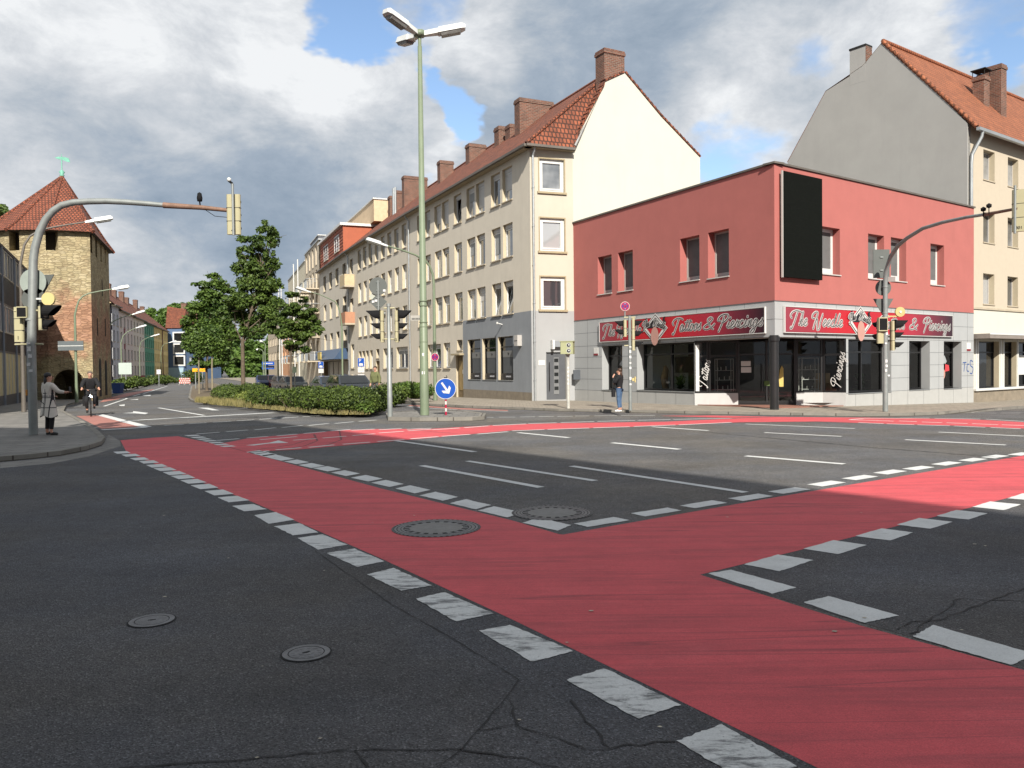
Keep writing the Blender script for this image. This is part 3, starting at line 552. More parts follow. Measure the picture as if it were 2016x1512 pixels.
def ringframe(mb, w, h, t, y0, y1, m=0, x=0, z=0):
    mb.box(x, y0, z, x + w, y1, z + t, m); mb.box(x, y0, z + h - t, x + w, y1, z + h, m)
    mb.box(x, y0, z + t, x + t, y1, z + h - t, m); mb.box(x + w - t, y0, z + t, x + w, y1, z + h - t, m)
_wc = {}
def window(root, P, ang, w, h, z, depth, kind='A', name='window'):
    """root > window (frame) > pane, sill"""
    d = Vector((math.cos(ang), math.sin(ang))); nin = Vector((-d.y, d.x)); key = (round(w, 2), round(h, 2), round(depth, 2), kind)
    loc = Vector((P[0], P[1], z)) + Vector((nin.x, nin.y, 0)) * depth - root.location
    if key not in _wc:
        f, p, s = MB(), MB(), MB(); fm, pm, smt = [M_white, M_blind], [G_res], [M_sillst]; t = .06
        if kind in 'ADT':
            f.box(0, -.05, h - .2, w, .06, h, 1); hh = h - .2; ringframe(f, w, hh, t, -.02, .06)
            if kind == 'D': f.box(w / 2 - .05, -.03, t, w / 2 + .05, .06, hh - t)
            if kind == 'T':                                  # casement tilted inwards
                p.poly([(t, .02, t), (w - t, .02, t), (w - t, .3, hh - t), (t, .3, hh - t)])
                f.add([(t, -.01, t), (t + .06, -.01, t), (t + .06, .28, hh - t), (t, .28, hh - t)], [(0, 1, 2, 3)]); f.add([(w - t - .06, -.01, t), (w - t, -.01, t), (w - t, .28, hh - t), (w - t - .06, .28, hh - t)], [(0, 1, 2, 3)])
                p.poly([(0, .5, 0), (w, .5, 0), (w, .5, hh), (0, .5, hh)])
            else:
                ringframe(f, w - 2 * t, hh - 2 * t, .045, -.035, .05, 0, t, t)
                p.poly([(t, .01, t), (w - t, .01, t), (w - t, .01, hh - t), (t, .01, hh - t)])
            s.box(-.05, -depth - .07, -.05, w + .05, 0, 0)
        elif kind == 'R':
            fm = [M_greyf]; smt = [M_sillm]; pm = [G_red]; ringframe(f, w, h, .07, -.03, .06); f.box(.07, -.03, .07, w - .07, .06, .2)
            p.poly([(.07, .02, .07), (w - .07, .02, .07), (w - .07, .02, h - .07), (.07, .02, h - .07)]); s.box(-.03, -depth - .05, -.04, w + .03, 0, 0)
        elif kind == 'Q':                                    # white frames of the sunlit red side
            pm = [G_red]; smt = [M_sillm]; ringframe(f, w, h, .13, -.03, .06); f.box(.13, -.03, .13, w - .13, .06, .26)
            p.poly([(.08, .02, .08), (w - .08, .02, .08), (w - .08, .02, h - .08), (.08, .02, h - .08)]); s.box(-.03, -depth - .05, -.04, w + .03, 0, 0)
        elif kind in 'SC':
            fm = [M_blackf]; pm = [G_dark if kind == 'S' else G_clear]; smt = [M_zinc]; ringframe(f, w, h, .07, -.04, .08); f.box(.07, -.04, h * .75, w - .07, .08, h * .75 + .07)
            if w > 2.4: f.box(w / 2 - .04, -.04, .07, w / 2 + .04, .08, h - .07)
            p.poly([(.07, .02, .07), (w - .07, .02, .07), (w - .07, .02, h - .07), (.07, .02, h - .07)]); s.box(0, -depth - .03, -.03, w, 0, 0)
        elif kind == 'B':                                    # brown narrow windows of the cream house
            fm = [M_greyf]; smt = [M_sillst]; ringframe(f, w, h, .06, -.02, .06); p.poly([(.06, .02, .06), (w - .06, .02, .06), (w - .06, .02, h - .06), (.06, .02, h - .06)]); s.box(-.03, -depth - .04, -.05, w + .03, 0, 0)
        elif kind == 'F':                                    # far windows
            ringframe(f, w, h, .09, -.02, .05); f.box(w / 2 - .05, -.02, .09, w / 2 + .05, .05, h - .09); p.poly([(.05, .02, .05), (w - .05, .02, .05), (w - .05, .02, h - .05), (.05, .02, h - .05)]); s.box(-.05, -depth - .08, -.08, w + .05, 0, 0)
        else:                                                # 'W' broad white window with tan surround
            ringframe(f, w, h, .11, -.03, .07); ringframe(f, w - .22, h - .22, .08, -.05, .05, 0, .11, .11)
            p.poly([(.15, .02, .15), (w - .15, .02, .15), (w - .15, .02, h - .15), (.15, .02, h - .15)]); s.box(-.12, -depth - .09, -.10, w + .12, 0, 0); smt = [M_tan]
        wo_ = f.build('window', fm, None); po = p.build('pane', pm, None); sl_ = s.build('sill', smt, None)
        _wc[key] = (wo_.data, po.data, sl_.data)
        for q in (wo_, po, sl_): bpy.data.objects.remove(q)
    a, b, c = _wc[key]
    o = bpy.data.objects.new(name, a); link(o, root); o.location = loc; o.rotation_euler = (0, 0, ang)
    for nm, me in (('pane', b), ('sill', c)):
        q = bpy.data.objects.new(nm, me); link(q, o)
    if kind in 'AD' and random.random() < .38:      # roller blind or net curtain let down part of the way
        hb = round(random.choice((.2, .35, .5, .62, .8)), 2); kb = (round(w, 2), hb, round(h, 2), 'blind')
        if kb not in _wc:
            f = MB(); zt_ = h - .2 - .1; f.box(.11, -.012, max(.1, zt_ - (h - .4) * hb), w - .11, .004, zt_); t_ = f.build('blind', random.choice((M_blind, mat('net_curtain', (.30, .31, .31), .9, var=.15, vscale=12, streak=(6, 6, .4)))), None); _wc[kb] = t_.data; bpy.data.objects.remove(t_)
        q = bpy.data.objects.new('blind', _wc[kb]); link(q, o)
    return o
def facade(root, P0, P1, z0, z1, ops, mats, bands=None, depth=.18, rev=None, name='wall', thick=None, cuts_u=(), ztop=None):
    """a wall from P0 to P1 (outside on the right hand), with real openings; ops: (u0,u1,v0,v1,kind)"""
    P0 = Vector(P0); P1 = Vector(P1); dv = P1 - P0; L = dv.length; ang = math.atan2(dv.y, dv.x)
    bands = bands or [(1e9, 0)]
    us = sorted(set([0, L] + [min(max(u, 0), L) for o in ops for u in o[:2]] + list(cuts_u))); vs = sorted(set([z0, z1] + [v for o in ops for v in o[2:4]] + [b[0] for b in bands if z0 < b[0] < z1]))
    mb = MB(); rev = 0 if rev is None else rev
    for i in range(len(us) - 1):
        for j in range(len(vs) - 1):
            cu, cv = (us[i] + us[i + 1]) / 2, (vs[j] + vs[j + 1]) / 2
            if any(o[0] < cu < o[1] and o[2] < cv < o[3] for o in ops): continue
            m = next(b[1] for b in bands if cv < b[0])
            if callable(m): m = m(cu)
            mb.poly([(us[i], 0, vs[j]), (us[i + 1], 0, vs[j]), (us[i + 1], 0, vs[j + 1]), (us[i], 0, vs[j + 1])], m)
    for o in ops:
        if o[4] == 'X': continue
        u0, u1, v0, v1 = o[:4]; dd = depth + .04
        for q in ([(u0, 0, v0), (u0, dd, v0), (u0, dd, v1), (u0, 0, v1)], [(u1, 0, v0), (u1, dd, v0), (u1, dd, v1), (u1, 0, v1)], [(u0, 0, v1), (u1, 0, v1), (u1, dd, v1), (u0, dd, v1)], [(u0, 0, v0), (u1, 0, v0), (u1, dd, v0), (u0, dd, v0)]): mb.poly(q, rev)
    w = mb.build(name, mats, root, loc=(P0.x - root.location.x, P0.y - root.location.y, -root.location.z), rz=ang)
    d = dv.normalized()
    for o in ops:
        if o[4] and o[4] != 'X': window(root, P0 + d * o[0], ang, o[1] - o[0], o[3] - o[2], o[2], depth, o[4])
    return w
def local(root, mb, name, mats, P0, ang=0.0):
    return mb.build(name, mats, root, loc=(P0[0] - root.location.x, P0[1] - root.location.y, -root.location.z), rz=ang)
def V2(a, b): return Vector((a, b))
C = V2(9.4573, 28.85); Lp = V2(3.1652, 40.5119); Rp = V2(21.6423, 37.6171); A1 = V2(.9897, 39.7633)
A2 = V2(-7.1391, 56.9914); A3 = V2(-15.0923, 74.8280); A4 = V2(-21.5479, 90.6535); A5 = V2(-26.3799, 103.2204); A6 = V2(-34.9797, 126.3473)
def unit(a, b): return (b - a).normalized()
def outn(a, b): d = unit(a, b); return V2(d.y, -d.x)
def chimney(root, P, ang, w, d, z0, z1, name='chimney', cap=True):
    mb = MB(); mb.bbox(-w / 2, -d / 2, z0, w / 2, d / 2, z1 - .25, .01); mb.box(-w / 2 - .04, -d / 2 - .04, z1 - .25, w / 2 + .04, d / 2 + .04, z1 - .1); mb.box(-w / 2 - .01, -d / 2 - .01, z1 - .1, w / 2 + .01, d / 2 + .01, z1)
    mb.box(-w / 2 + .1, -d / 2 + .1, z1, w / 2 - .1, d / 2 - .1, z1 + .03, 1)
    return local(root, mb, name, [M_brick, M_dark], P, ang)
def downpipe(root, P, z0, z1, r=.05, off=V2(0, 0), name='downpipe', m=None):
    mb = MB(); mb.tube([(0, 0, z1), (0, 0, z0)], r, 10)
    for z in np.arange(z0 + 1, z1, 1.9): mb.cyl((0, 0, z), (0, 0, z + .06), r + .015, 10)
    mb.tube([(-off.x, -off.y, z1 + .35), (-off.x * .9, -off.y * .9, z1 + .2), (0, 0, z1), (0, 0, z1 - .1)], r, 10)
    return local(root, mb, name, m or M_zinc, P)

# ---------------- the red corner building
M_redw = mat('red_render', (.385, .122, .108), .9, var=.05, vscale=1.2, bump=.15, bscale=60, dirt=.12)
M_panel = mat('grey_panel', (.355, .365, .37), .6, var=.04, vscale=1.5, dirt=.1)
M_joint = mat('panel_joint', (.10, .105, .11), .9)
M_plinth = mat('pale_plinth', (.38, .38, .37), .7, var=.05, dirt=.15)
rb = empty('corner_building', (C.x, C.y, 0), 'two-storey corner building with red upper floor, grey panels and tattoo shop below', 'building')
opsL = [(2.13, 3.27, 5.11, 6.9, 'R'), (3.77, 4.9, 5.11, 6.9, 'R'), (8.12, 9.3, 5.13, 6.91, 'R'), (9.8, 10.96, 5.1, 6.91, 'R')]
opsR = [(2.9, 4.09, 5.11, 6.9, 'Q'), (6.07, 7.26, 5.11, 6.9, 'Q'), (7.78, 8.99, 5.11, 6.9, 'Q'), (11.02, 12.22, 5.11, 6.9, 'Q')]
facade(rb, Lp, C, 3.98, 8.85, opsL, [M_redw], depth=.38, name='upper_wall')
facade(rb, C, Rp, 3.98, 8.85, opsR, [M_redw], depth=.34, name='upper_wall')
# back volume so that roof and far sides are closed
nL, nR_ = outn(Lp, C), outn(C, Rp)
BL = Lp - nL * 10; BR = Rp - nR_ * 12
mb = MB(); foot = [(q.x - C.x, q.y - C.y) for q in (Lp, C, Rp, BR, BL)]
ins = lambda q, k: q + ((Lp + Rp) / 2 - q).normalized() * k
fi = [(q.x - C.x, q.y - C.y) for q in (ins(Lp, .45), ins(C, .55), ins(Rp, .45), BR, BL)]
mb.prism(fi, 3.4, 8.6); mb.build('roof_deck', mat('roof_felt', (.12, .12, .12)), rb, loc=(0, 0, 0))
mb = MB(); mb.prism([(q.x - C.x, q.y - C.y) for q in (ins(Lp, .02), ins(C, .02), ins(Rp, .02), ins(Rp, .8), ins(C, 1.0), ins(Lp, .8))], 2.66, 3.0); mb.build('soffit', M_panel, rb)
oL, oR = Lp + nL * .06 - unit(Lp, C) * .05, Rp + nR_ * .06 + unit(C, Rp) * .05
dC = (nL + nR_).normalized()
mb = MB(); Cc = C + dC * .09
for a, b, n_ in ((oL, Cc, nL), (Cc, oR, nR_)):
    d = unit(a, b); k = [(q.x - C.x, q.y - C.y) for q in (a, b, b - n_ * .5, a - n_ * .5)]
    mb.prism(k, 8.86, 8.93)
mb.build('coping', M_dzinc, rb)
def panelwall(P0, P1, ops, z0=-.35, rev=None):
    w = facade(rb, P0, P1, z0, 3.97, ops, [M_panel, M_plinth], bands=[(.5, 1), (1e9, 0)], depth=.42, name='ground_floor_wall')
    L = (P1 - P0).length; ang = math.atan2((P1 - P0).y, (P1 - P0).x); mb = MB()
    def free(u, v): return not any(o[0] - .01 < u < o[1] + .01 and o[2] - .01 < v < o[3] + .01 for o in ops)
    for v in (.51, 1.05, 1.58, 2.12, 2.67, 3.31):
        xs = sorted([0, L] + [x for o in ops if o[2] - .01 < v < o[3] + .01 for x in o[:2]])
        for a, b in zip(xs, xs[1:]):
            if b - a > .05 and free((a + b) / 2, v): mb.box(a + .002, -.003, v - .007, b - .002, .01, v + .007)
    for u in np.arange(1.2, L - .3, 1.32):
        vs = sorted([z0, 3.95] + [x for o in ops if o[0] - .01 < u < o[1] + .01 for x in o[2:4]])
        for a, b in zip(vs, vs[1:]):
            if b - a > .05 and free(u, (a + b) / 2): mb.box(u - .006, -.0028, a + .002, u + .006, .01, b - .002)
    local(rb, mb, 'panel_joints', M_joint, P0, ang)
    mb = MB(); mb.box(0, -.02, 3.955, L, .1, 3.975); local(rb, mb, 'shadow_gap', M_joint, P0, ang)
panelwall(Lp, C, [(2.42, 4.05, .55, 2.64, 'C'), (5.15, 8.96, .6, 2.64, 'C'), (8.96, 14.5, -.35, 2.66, 'X')])
panelwall(C, Rp, [(-1, 4.5, -.35, 2.66, 'X'), (4.65, 7.78, .5, 2.64, 'C'), (9.23, 10.97, .52, 2.62, 'C'), (12.2, 13.85, .5, 2.63, 'C')])
# recessed entrance front
E0 = Lp + unit(Lp, C) * 8.96; E3 = C + unit(C, Rp) * 4.5
def onY(px, Y): q = hz(px, 760, Y); return V2(q.x, q.y)
E1 = onY(1453, 32.3); E2 = onY(1567, 32.1); E25 = onY(1620, 32.0)
M_plb = mat('white_plinth', (.46, .46, .455), .6, var=.05, dirt=.15)
def shopseg(a, b, z0, plinth, kind='S', mull=()):
    L = (b - a).length; ang = math.atan2((b - a).y, (b - a).x); f = MB(); ringframe(f, L - .02, 2.66 - z0, .07, 0, .1, 0, .01, z0)
    f.box(.08, 0, 2.0, L - .08, .1, 2.08)
    for u in mull: f.box(u - .04, 0, z0 + .07, u + .04, .1, 1.995)
    fo = local(rb, f, 'shop_front', M_blackf, a, ang); p = MB(); p.poly([(.05, .05, z0 + .05), (L - .05, .05, z0 + .05), (L - .05, .05, 2.6), (.05, .05, 2.6)]); p.build('pane', G_clear, fo)
    if plinth: q = MB(); q.box(0, -.04, -.3, L, .16, z0 - .003); local(rb, q, 'plinth', M_plb, a, ang)
    return fo
shopseg(E0, E0.lerp(E1, .33), .54, True); shopseg(E0.lerp(E1, .33), E1, .54, True)
shopseg(E2, E25, .54, True); shopseg(E25, E3, .54, True)
f = MB(); L = (E2 - E1).length; ang = math.atan2((E2 - E1).y, (E2 - E1).x)
for x in (0, L / 2 - .04, L - .07): f.box(x, 0, -.2, x + .07, .1, 2.66)
for x0 in (.07, L / 2 + .03): f.box(x0, .01, 2.05, x0 + L / 2 - .11, .09, 2.12); f.box(x0, .02, .0, x0 + L / 2 - .11, .08, .22)
f.cyl((L / 2 - .2, -.06, .6), (L / 2 - .2, -.06, 1.7), .018); f.cyl((L / 2 + .2, -.06, .6), (L / 2 + .2, -.06, 1.7), .018)
do = local(rb, f, 'door', M_blackf, E1, ang); p = MB(); p.poly([(.05, .05, -.1), (L - .05, .05, -.1), (L - .05, .05, 2.6), (.05, .05, 2.6)]); p.build('pane', G_clear, do)
mb = MB(); mb.prism([(q.x - C.x, q.y - C.y) for q in (E0 + V2(.1, -.05), C + V2(-.1, .3), C + V2(.3, .1), E3 + V2(-.1, .0), E2, E1)], lambda x, y: gz(x + C.x, y + C.y) + .08, lambda x, y: gz(x + C.x, y + C.y) + .125)
mb.build('entrance_step', mat('red_tiles', (.26, .12, .085), var=.2, vscale=9), rb)
mb = MB(); q = gp(1524.5, 806, .1); mb.cyl((0, 0, -.2), (0, 0, 2.7), .155, 24); mb.cyl((0, 0, 2.5), (0, 0, 2.66), .19, 24)
mb.build('column', mat('black_column', (.016, .016, .017), .38, var=.2), rb, loc=(q.x - C.x, q.y - C.y, 0))
# the shop's interior, seen through its windows
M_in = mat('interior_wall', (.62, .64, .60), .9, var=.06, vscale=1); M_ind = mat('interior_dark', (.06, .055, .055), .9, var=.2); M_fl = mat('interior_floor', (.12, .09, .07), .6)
def rc(v): return (v.x - C.x, v.y - C.y)
I0, I1 = Lp + unit(Lp, C) * .15 - nL * .55, Lp + unit(Lp, C) * .15 - nL * 3.0; I2 = Lp + unit(Lp, C) * 5.1 - nL * 3.0; I3 = I2 - nL * 3.2; I4 = Rp - unit(C, Rp) * .2 - nR_ * 3.4; I5 = Rp - unit(C, Rp) * .2 - nR_ * .55
mb = MB(); IP = [I0, I1, I2, I3, I4, I5]
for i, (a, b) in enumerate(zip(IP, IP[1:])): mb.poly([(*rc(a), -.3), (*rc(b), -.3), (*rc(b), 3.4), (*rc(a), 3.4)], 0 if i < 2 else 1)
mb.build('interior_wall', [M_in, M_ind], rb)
mb = MB(); mb.poly([(*rc(q), .13) for q in (I0 + nL * .1, I1, I3, I4, I5, E3 - nR_ * .2, E2, E1, E0 - nL * .2)]); mb.build('interior_floor', M_fl, rb)
def inside(name, P, lab, cat, rz=0): o = empty(name, (P.x, P.y, .135), lab, cat, None, rz); return o
aL = math.atan2(unit(Lp, C).y, unit(Lp, C).x); aR = math.atan2(unit(C, Rp).y, unit(C, Rp).x)
o = inside('television', Lp + unit(Lp, C) * 4.3 - nL * 2.9, 'black flat screen on the pale wall inside the left shop window', 'television', aL); f = MB(); f.box(0, 0, 1.2, 1.25, .06, 1.95); f.build('screen', M_ink if 'ink_black' in MATS else M_blackf, o)
o = inside('wooden_sculpture', Lp + unit(Lp, C) * 6.0 - nL * .9, 'upright carved wooden figure inside the left shop window', 'sculpture'); f = MB(); f.tube([(0, 0, 0), (.03, 0, .5), (-.03, .02, 1.0), (.04, 0, 1.35), (0, 0, 1.55)], [.2, .15, .17, .13, .06], 9); f.build('trunk', mat('carved_wood', (.30, .20, .10), .7, var=.4, vscale=6), o)
for k_, (P, lab) in enumerate(((Lp + unit(Lp, C) * 6.9 - nL * 1.0, 'leafy potted plant inside the left shop window'), (C + unit(C, Rp) * 7.2 - nR_ * 1.0, 'low potted plant inside the right shop window'))):
    o = inside('potted_plant', P, lab, 'plant'); f = MB(); f.lathe([(.001, 0), (.16, 0), (.2, .35), (.001, .36)], 14); f.build('pot', M_ind, o); f = MB()
    for i in range(70):
        a_, r_, z_ = random.uniform(0, 6.3), random.uniform(.1, .42), random.uniform(.35, 1.15); c_, s_ = math.cos(a_), math.sin(a_); f.poly([(0, 0, .35 + z_ * .2), (c_ * r_ * .6 - s_ * .05, s_ * r_ * .6 + c_ * .05, z_), (c_ * r_, s_ * r_, z_ - .05), (c_ * r_ * .6 + s_ * .05, s_ * r_ * .6 - c_ * .05, z_)])
    f.build('leaves', mat('plant_green', (.04, .09, .03), .5, var=.4), o)
o = inside('armchair', C + unit(C, Rp) * 5.3 - nR_ * 1.1, 'tan armchair inside the right shop window', 'chair', aR); f = MB(); f.bbox(0, 0, .1, .9, .8, .5, .06); f.build('seat', mat('tan_leather', (.30, .19, .10), .6), o); f = MB(); f.bbox(0, .65, .5, .9, .85, 1.15, .05); f.build('backrest', mat('tan_leather', (.3, .19, .1)), o); f = MB(); f.bbox(-.12, 0, .1, 0, .8, .75, .04); f.build('armrest', mat('tan_leather', (.3, .19, .1)), o)
for P, lab in ((E2.lerp(E25, .3) + V2(.2, .8), 'glass display cabinet right of the shop door'), (E1.lerp(E0, .35) + V2(0, .9), 'glass display cabinet left of the shop door')):
    o = inside('display_cabinet', P, lab, 'cabinet'); f = MB(); ringframe(f, .7, 1.8, .03, 0, .03); ringframe(f, .7, 1.8, .03, .37, .4)
    for z_ in (.03, .5, .9, 1.3): f.box(.03, .03, z_, .67, .37, z_ + .015, 1)
    f.build('frame', [M_greyf, M_wf if 'pale_frame' in MATS else M_white], o); f = MB()
    for i in range(9): x_ = .08 + .07 * (i % 8); z_ = (.515, .915, 1.315)[i % 3]; f.cyl((x_, .2, z_), (x_, .2, z_ + random.uniform(.08, .2)), .02, 8)
    f.build('goods', M_sillm, o)
# notices on the entrance glass
M_paper = mat('paper', (.6, .6, .58), .8, var=.05); M_gold = mat('gold_board', (.55, .42, .12), .6, var=.2)
mb = MB(); dE = unit(E1, E2)
mb.box(.12, -.012, 1.62, .5, -.006, 1.82); mb.box(.12, -.012, 1.36, .52, -.006, 1.58); local(rb, mb, 'notice', M_paper, E1, ang)
mb = MB(); mb.pl([(1.62, .78), (1.78, .78), (1.78, 1.5), (1.72, 1.62), (1.64, 1.45), (1.60, 1.1)], -.02, -.008); local(rb, mb, 'display_board', M_gold, E1, ang)
mb = MB(); mb.box(1.02, -.02, .82, 1.3, -.008, 1.02); local(rb, mb, 'notice', mat('green_card', (.1, .16, .05)), E1, ang)
# small wall notices
for P0_, P1_, u in ((Lp, C, 1.75), (C, Rp, 14.3)):
    an = math.atan2((P1_ - P0_).y, (P1_ - P0_).x); mb = MB(); mb.box(u, -.02, 2.2, u + .38, -.004, 2.58); mb.box(u, -.024, 2.2, u + .38, -.02, 2.29, 1); local(rb, mb, 'notice_plate', [M_paper, mat('dark_red_print', (.2, .02, .03))], P0_, an)
# the big dark screen
mb = MB(); mb.box(.29, -.20, 4.82, 2.62, -.08, 8.6); mb.box(.24, -.17, 4.80, .285, -.10, 8.62, 1); mb.box(.5, -.08, 5.2, .7, 0, 8.2, 1); mb.box(2.1, -.08, 5.2, 2.3, 0, 8.2, 1)
for i in range(1, 12): mb.box(.30, -.202, 4.82 + i * .315, 2.61, -.20, 4.826 + i * .315, 2)
scr = local(rb, mb, 'screen', [mat('screen_black', (.005, .006, .005), .9, var=.2, vscale=12, spec=.08), M_greyf, mat('screen_joint', (.009, .009, .009), .9, spec=.1)], C, math.atan2(unit(C, Rp).y, unit(C, Rp).x))

# ---- script lettering
GL = {  # strokes on a 0..1 x-height grid; (advance, strokes)
 'T': (1.15, [[(.1, 1.0), (-.1, 1.35), (.1, 1.8), (.6, 2.05), (1.1, 2.0), (1.5, 1.8)], [(.85, 1.98), (.7, 1.2), (.5, .3), (.3, -.35), (.15, -.45), (.12, -.25)]]),
 'h': (.62, [[(.0, .1), (.3, 1.0), (.42, 1.9), (.32, 1.7), (.15, .6), (.05, 0), (.2, .7), (.42, 1.0), (.45, .8), (.34, .15), (.45, .02), (.62, .25)]]),
 'e': (.55, [[(0, .25), (.3, .5), (.42, .82), (.3, 1.0), (.12, .75), (.08, .25), (.22, 0), (.42, .12), (.55, .3)]]),
 'N': (1.35, [[(.2, 1.1), (-.1, 1.15), (-.1, 1.6), (.25, 2.0), (.55, 1.9), (.5, 1.3), (.3, .3), (.2, -.4)], [(.42, 1.4), (.62, .8), (.72, -.2), (.85, -.55), (1.05, -.3), (1.1, .6), (1.3, 1.75)]]),
 'd': (.68, [[(.42, .85), (.25, 1.0), (.06, .6), (.08, .1), (.25, 0), (.42, .4), (.62, 1.9), (.5, .9), (.42, .15), (.55, .02), (.7, .25)]]),
 'l': (.42, [[(0, .2), (.25, .9), (.42, 1.85), (.3, 1.6), (.12, .4), (.2, .02), (.42, .25)]]),
 'a': (.66, [[(.42, .85), (.25, 1.0), (.06, .6), (.08, .1), (.25, 0), (.4, .4), (.5, .95), (.42, .2), (.52, .02), (.68, .25)]]),
 't': (.40, [[(0, .2), (.22, .9), (.36, 1.7), (.22, 1.0), (.12, .3), (.22, .02), (.4, .25)], [(.0, 1.35), (.55, 1.42)]]),
 'o': (.58, [[(.38, .95), (.2, .98), (.05, .55), (.1, .08), (.28, .02), (.44, .4), (.42, .85), (.36, .95), (.45, .8), (.6, .85)]]),
 's': (.55, [[(0, .3), (.25, .75), (.38, 1.05), (.3, .7), (.4, .3), (.28, .02), (.05, .05)]]),
 'P': (1.0, [[(.55, 1.75), (.45, .9), (.25, .1), (.1, -.45)], [(.2, 1.1), (-.15, 1.2), (-.05, 1.65), (.4, 2.0), (.95, 1.95), (1.05, 1.5), (.75, 1.05), (.35, .85)]]),
 'i': (.36, [[(0, .2), (.2, .95), (.1, .3), (.2, .02), (.36, .25)], [(.28, 1.35), (.33, 1.5)]]),
 'r': (.5, [[(0, .2), (.15, .8), (.2, 1.05), (.25, .85), (.45, .9), (.35, .5), (.34, .12), (.5, .2)]]),
 'c': (.5, [[(.4, .85), (.25, 1.0), (.06, .6), (.08, .1), (.25, 0), (.5, .28)]]),
 'n': (.62, [[(0, .2), (.14, .95), (.1, .1), (.25, .75), (.42, .98), (.42, .6), (.38, .1), (.48, .02), (.62, .25)]]),
 'g': (.62, [[(.42, .85), (.25, 1.0), (.06, .6), (.08, .15), (.25, .05), (.42, .5), (.5, .95), (.38, .1), (.2, -.75), (-.05, -.9), (-.1, -.6), (.25, -.1), (.62, .25)]]),
 '&': (.95, [[(.95, .75), (.7, .3), (.35, 0), (.05, .15), (.1, .55), (.5, 1.0), (.7, 1.5), (.5, 1.75), (.3, 1.4), (.45, .8), (.7, .2), (.9, .0)]]),
 ' ': (.45, [])}
def smooth(pts, k=7):
    P = [pts[0]] + list(pts) + [pts[-1]]; out = []
    for i in range(1, len(P) - 2):
        p0, p1, p2, p3 = (Vector(q) for q in P[i - 1:i + 3])
        for j in range(k):
            t = j / k; out.append(.5 * ((2 * p1) + (p2 - p0) * t + (2 * p0 - 5 * p1 + 4 * p2 - p3) * t * t + (3 * p1 - p0 - 3 * p2 + p3) * t ** 3))
    out.append(Vector(pts[-1])); return out
def script(mb, s, x, z, sc, y, w, m, shear=.22, fit=None, rot=0.0, off=(0, 0)):
    """hand-lettered script; fit = total width in metres"""
    nat = sum(GL[c][0] for c in s) * sc; dw = (fit / nat) if fit else 1.0; cx = 0.0
    for ch in s:
        adv, st = GL[ch]
        for q in st:
            pp = smooth(q); pts = []
            for p in pp:
                X, Z = cx + (p.x * dw * .92 + p.y * shear) * sc + off[0], p.y * sc + off[1]
                pts.append(Vector((x + X * math.cos(rot) - Z * math.sin(rot), z + X * math.sin(rot) + Z * math.cos(rot))))
            prev = None
            for i, p in enumerate(pts):
                d = pts[min(i + 1, len(pts) - 1)] - pts[max(i - 1, 0)]
                if d.length > 0: d.normalize()
                n_ = Vector((-d.y, d.x)) * w / 2 * (.7 + .4 * abs(d.y)); cur = ((p.x + n_.x, y, p.y + n_.y), (p.x - n_.x, y, p.y - n_.y))
                if prev: mb.poly([prev[0], cur[0], cur[1], prev[1]], m)
                prev = cur
            for p in (pts[0], pts[-1]): mb.add([(p.x + w * .42 * math.cos(t), y, p.y + w * .42 * math.sin(t)) for t in np.linspace(0, 5.5, 8)], [tuple(range(8))], m)
        cx += adv * sc * dw
def grad_red(name):
    m, t, b, n, l = newmat(name); tcn = n.new('ShaderNodeTexCoord'); sp = n.new('ShaderNodeSeparateXYZ'); l.new(tcn.outputs['Generated'], sp.inputs[0])
    rp = n.new('ShaderNodeValToRGB'); l.new(sp.outputs[0], rp.inputs[0]); e = rp.color_ramp.elements
    e[0].position = 0; e[0].color = (.26, .035, .055, 1); e[1].position = 1; e[1].color = (.02, .006, .012, 1)
    for p, c_ in ((.12, (.28, .024, .038)), (.28, (.44, .012, .02)), (.55, (.42, .012, .022)), (.72, (.34, .02, .04)), (.86, (.14, .014, .028))): q = e.new(p); q.color = (*c_, 1)
    l.new(rp.outputs[0], b.inputs['Base Color']); b.inputs['Roughness'].default_value = .35; return m
M_sr = grad_red('sign_red'); M_ink = mat('ink_black', (.012, .010, .012), .4); M_wh = mat('sign_white', (.58, .565, .55), .4, var=.02); M_skin_s = mat('sign_pink', (.46, .25, .21), .5, var=.06, vscale=6)
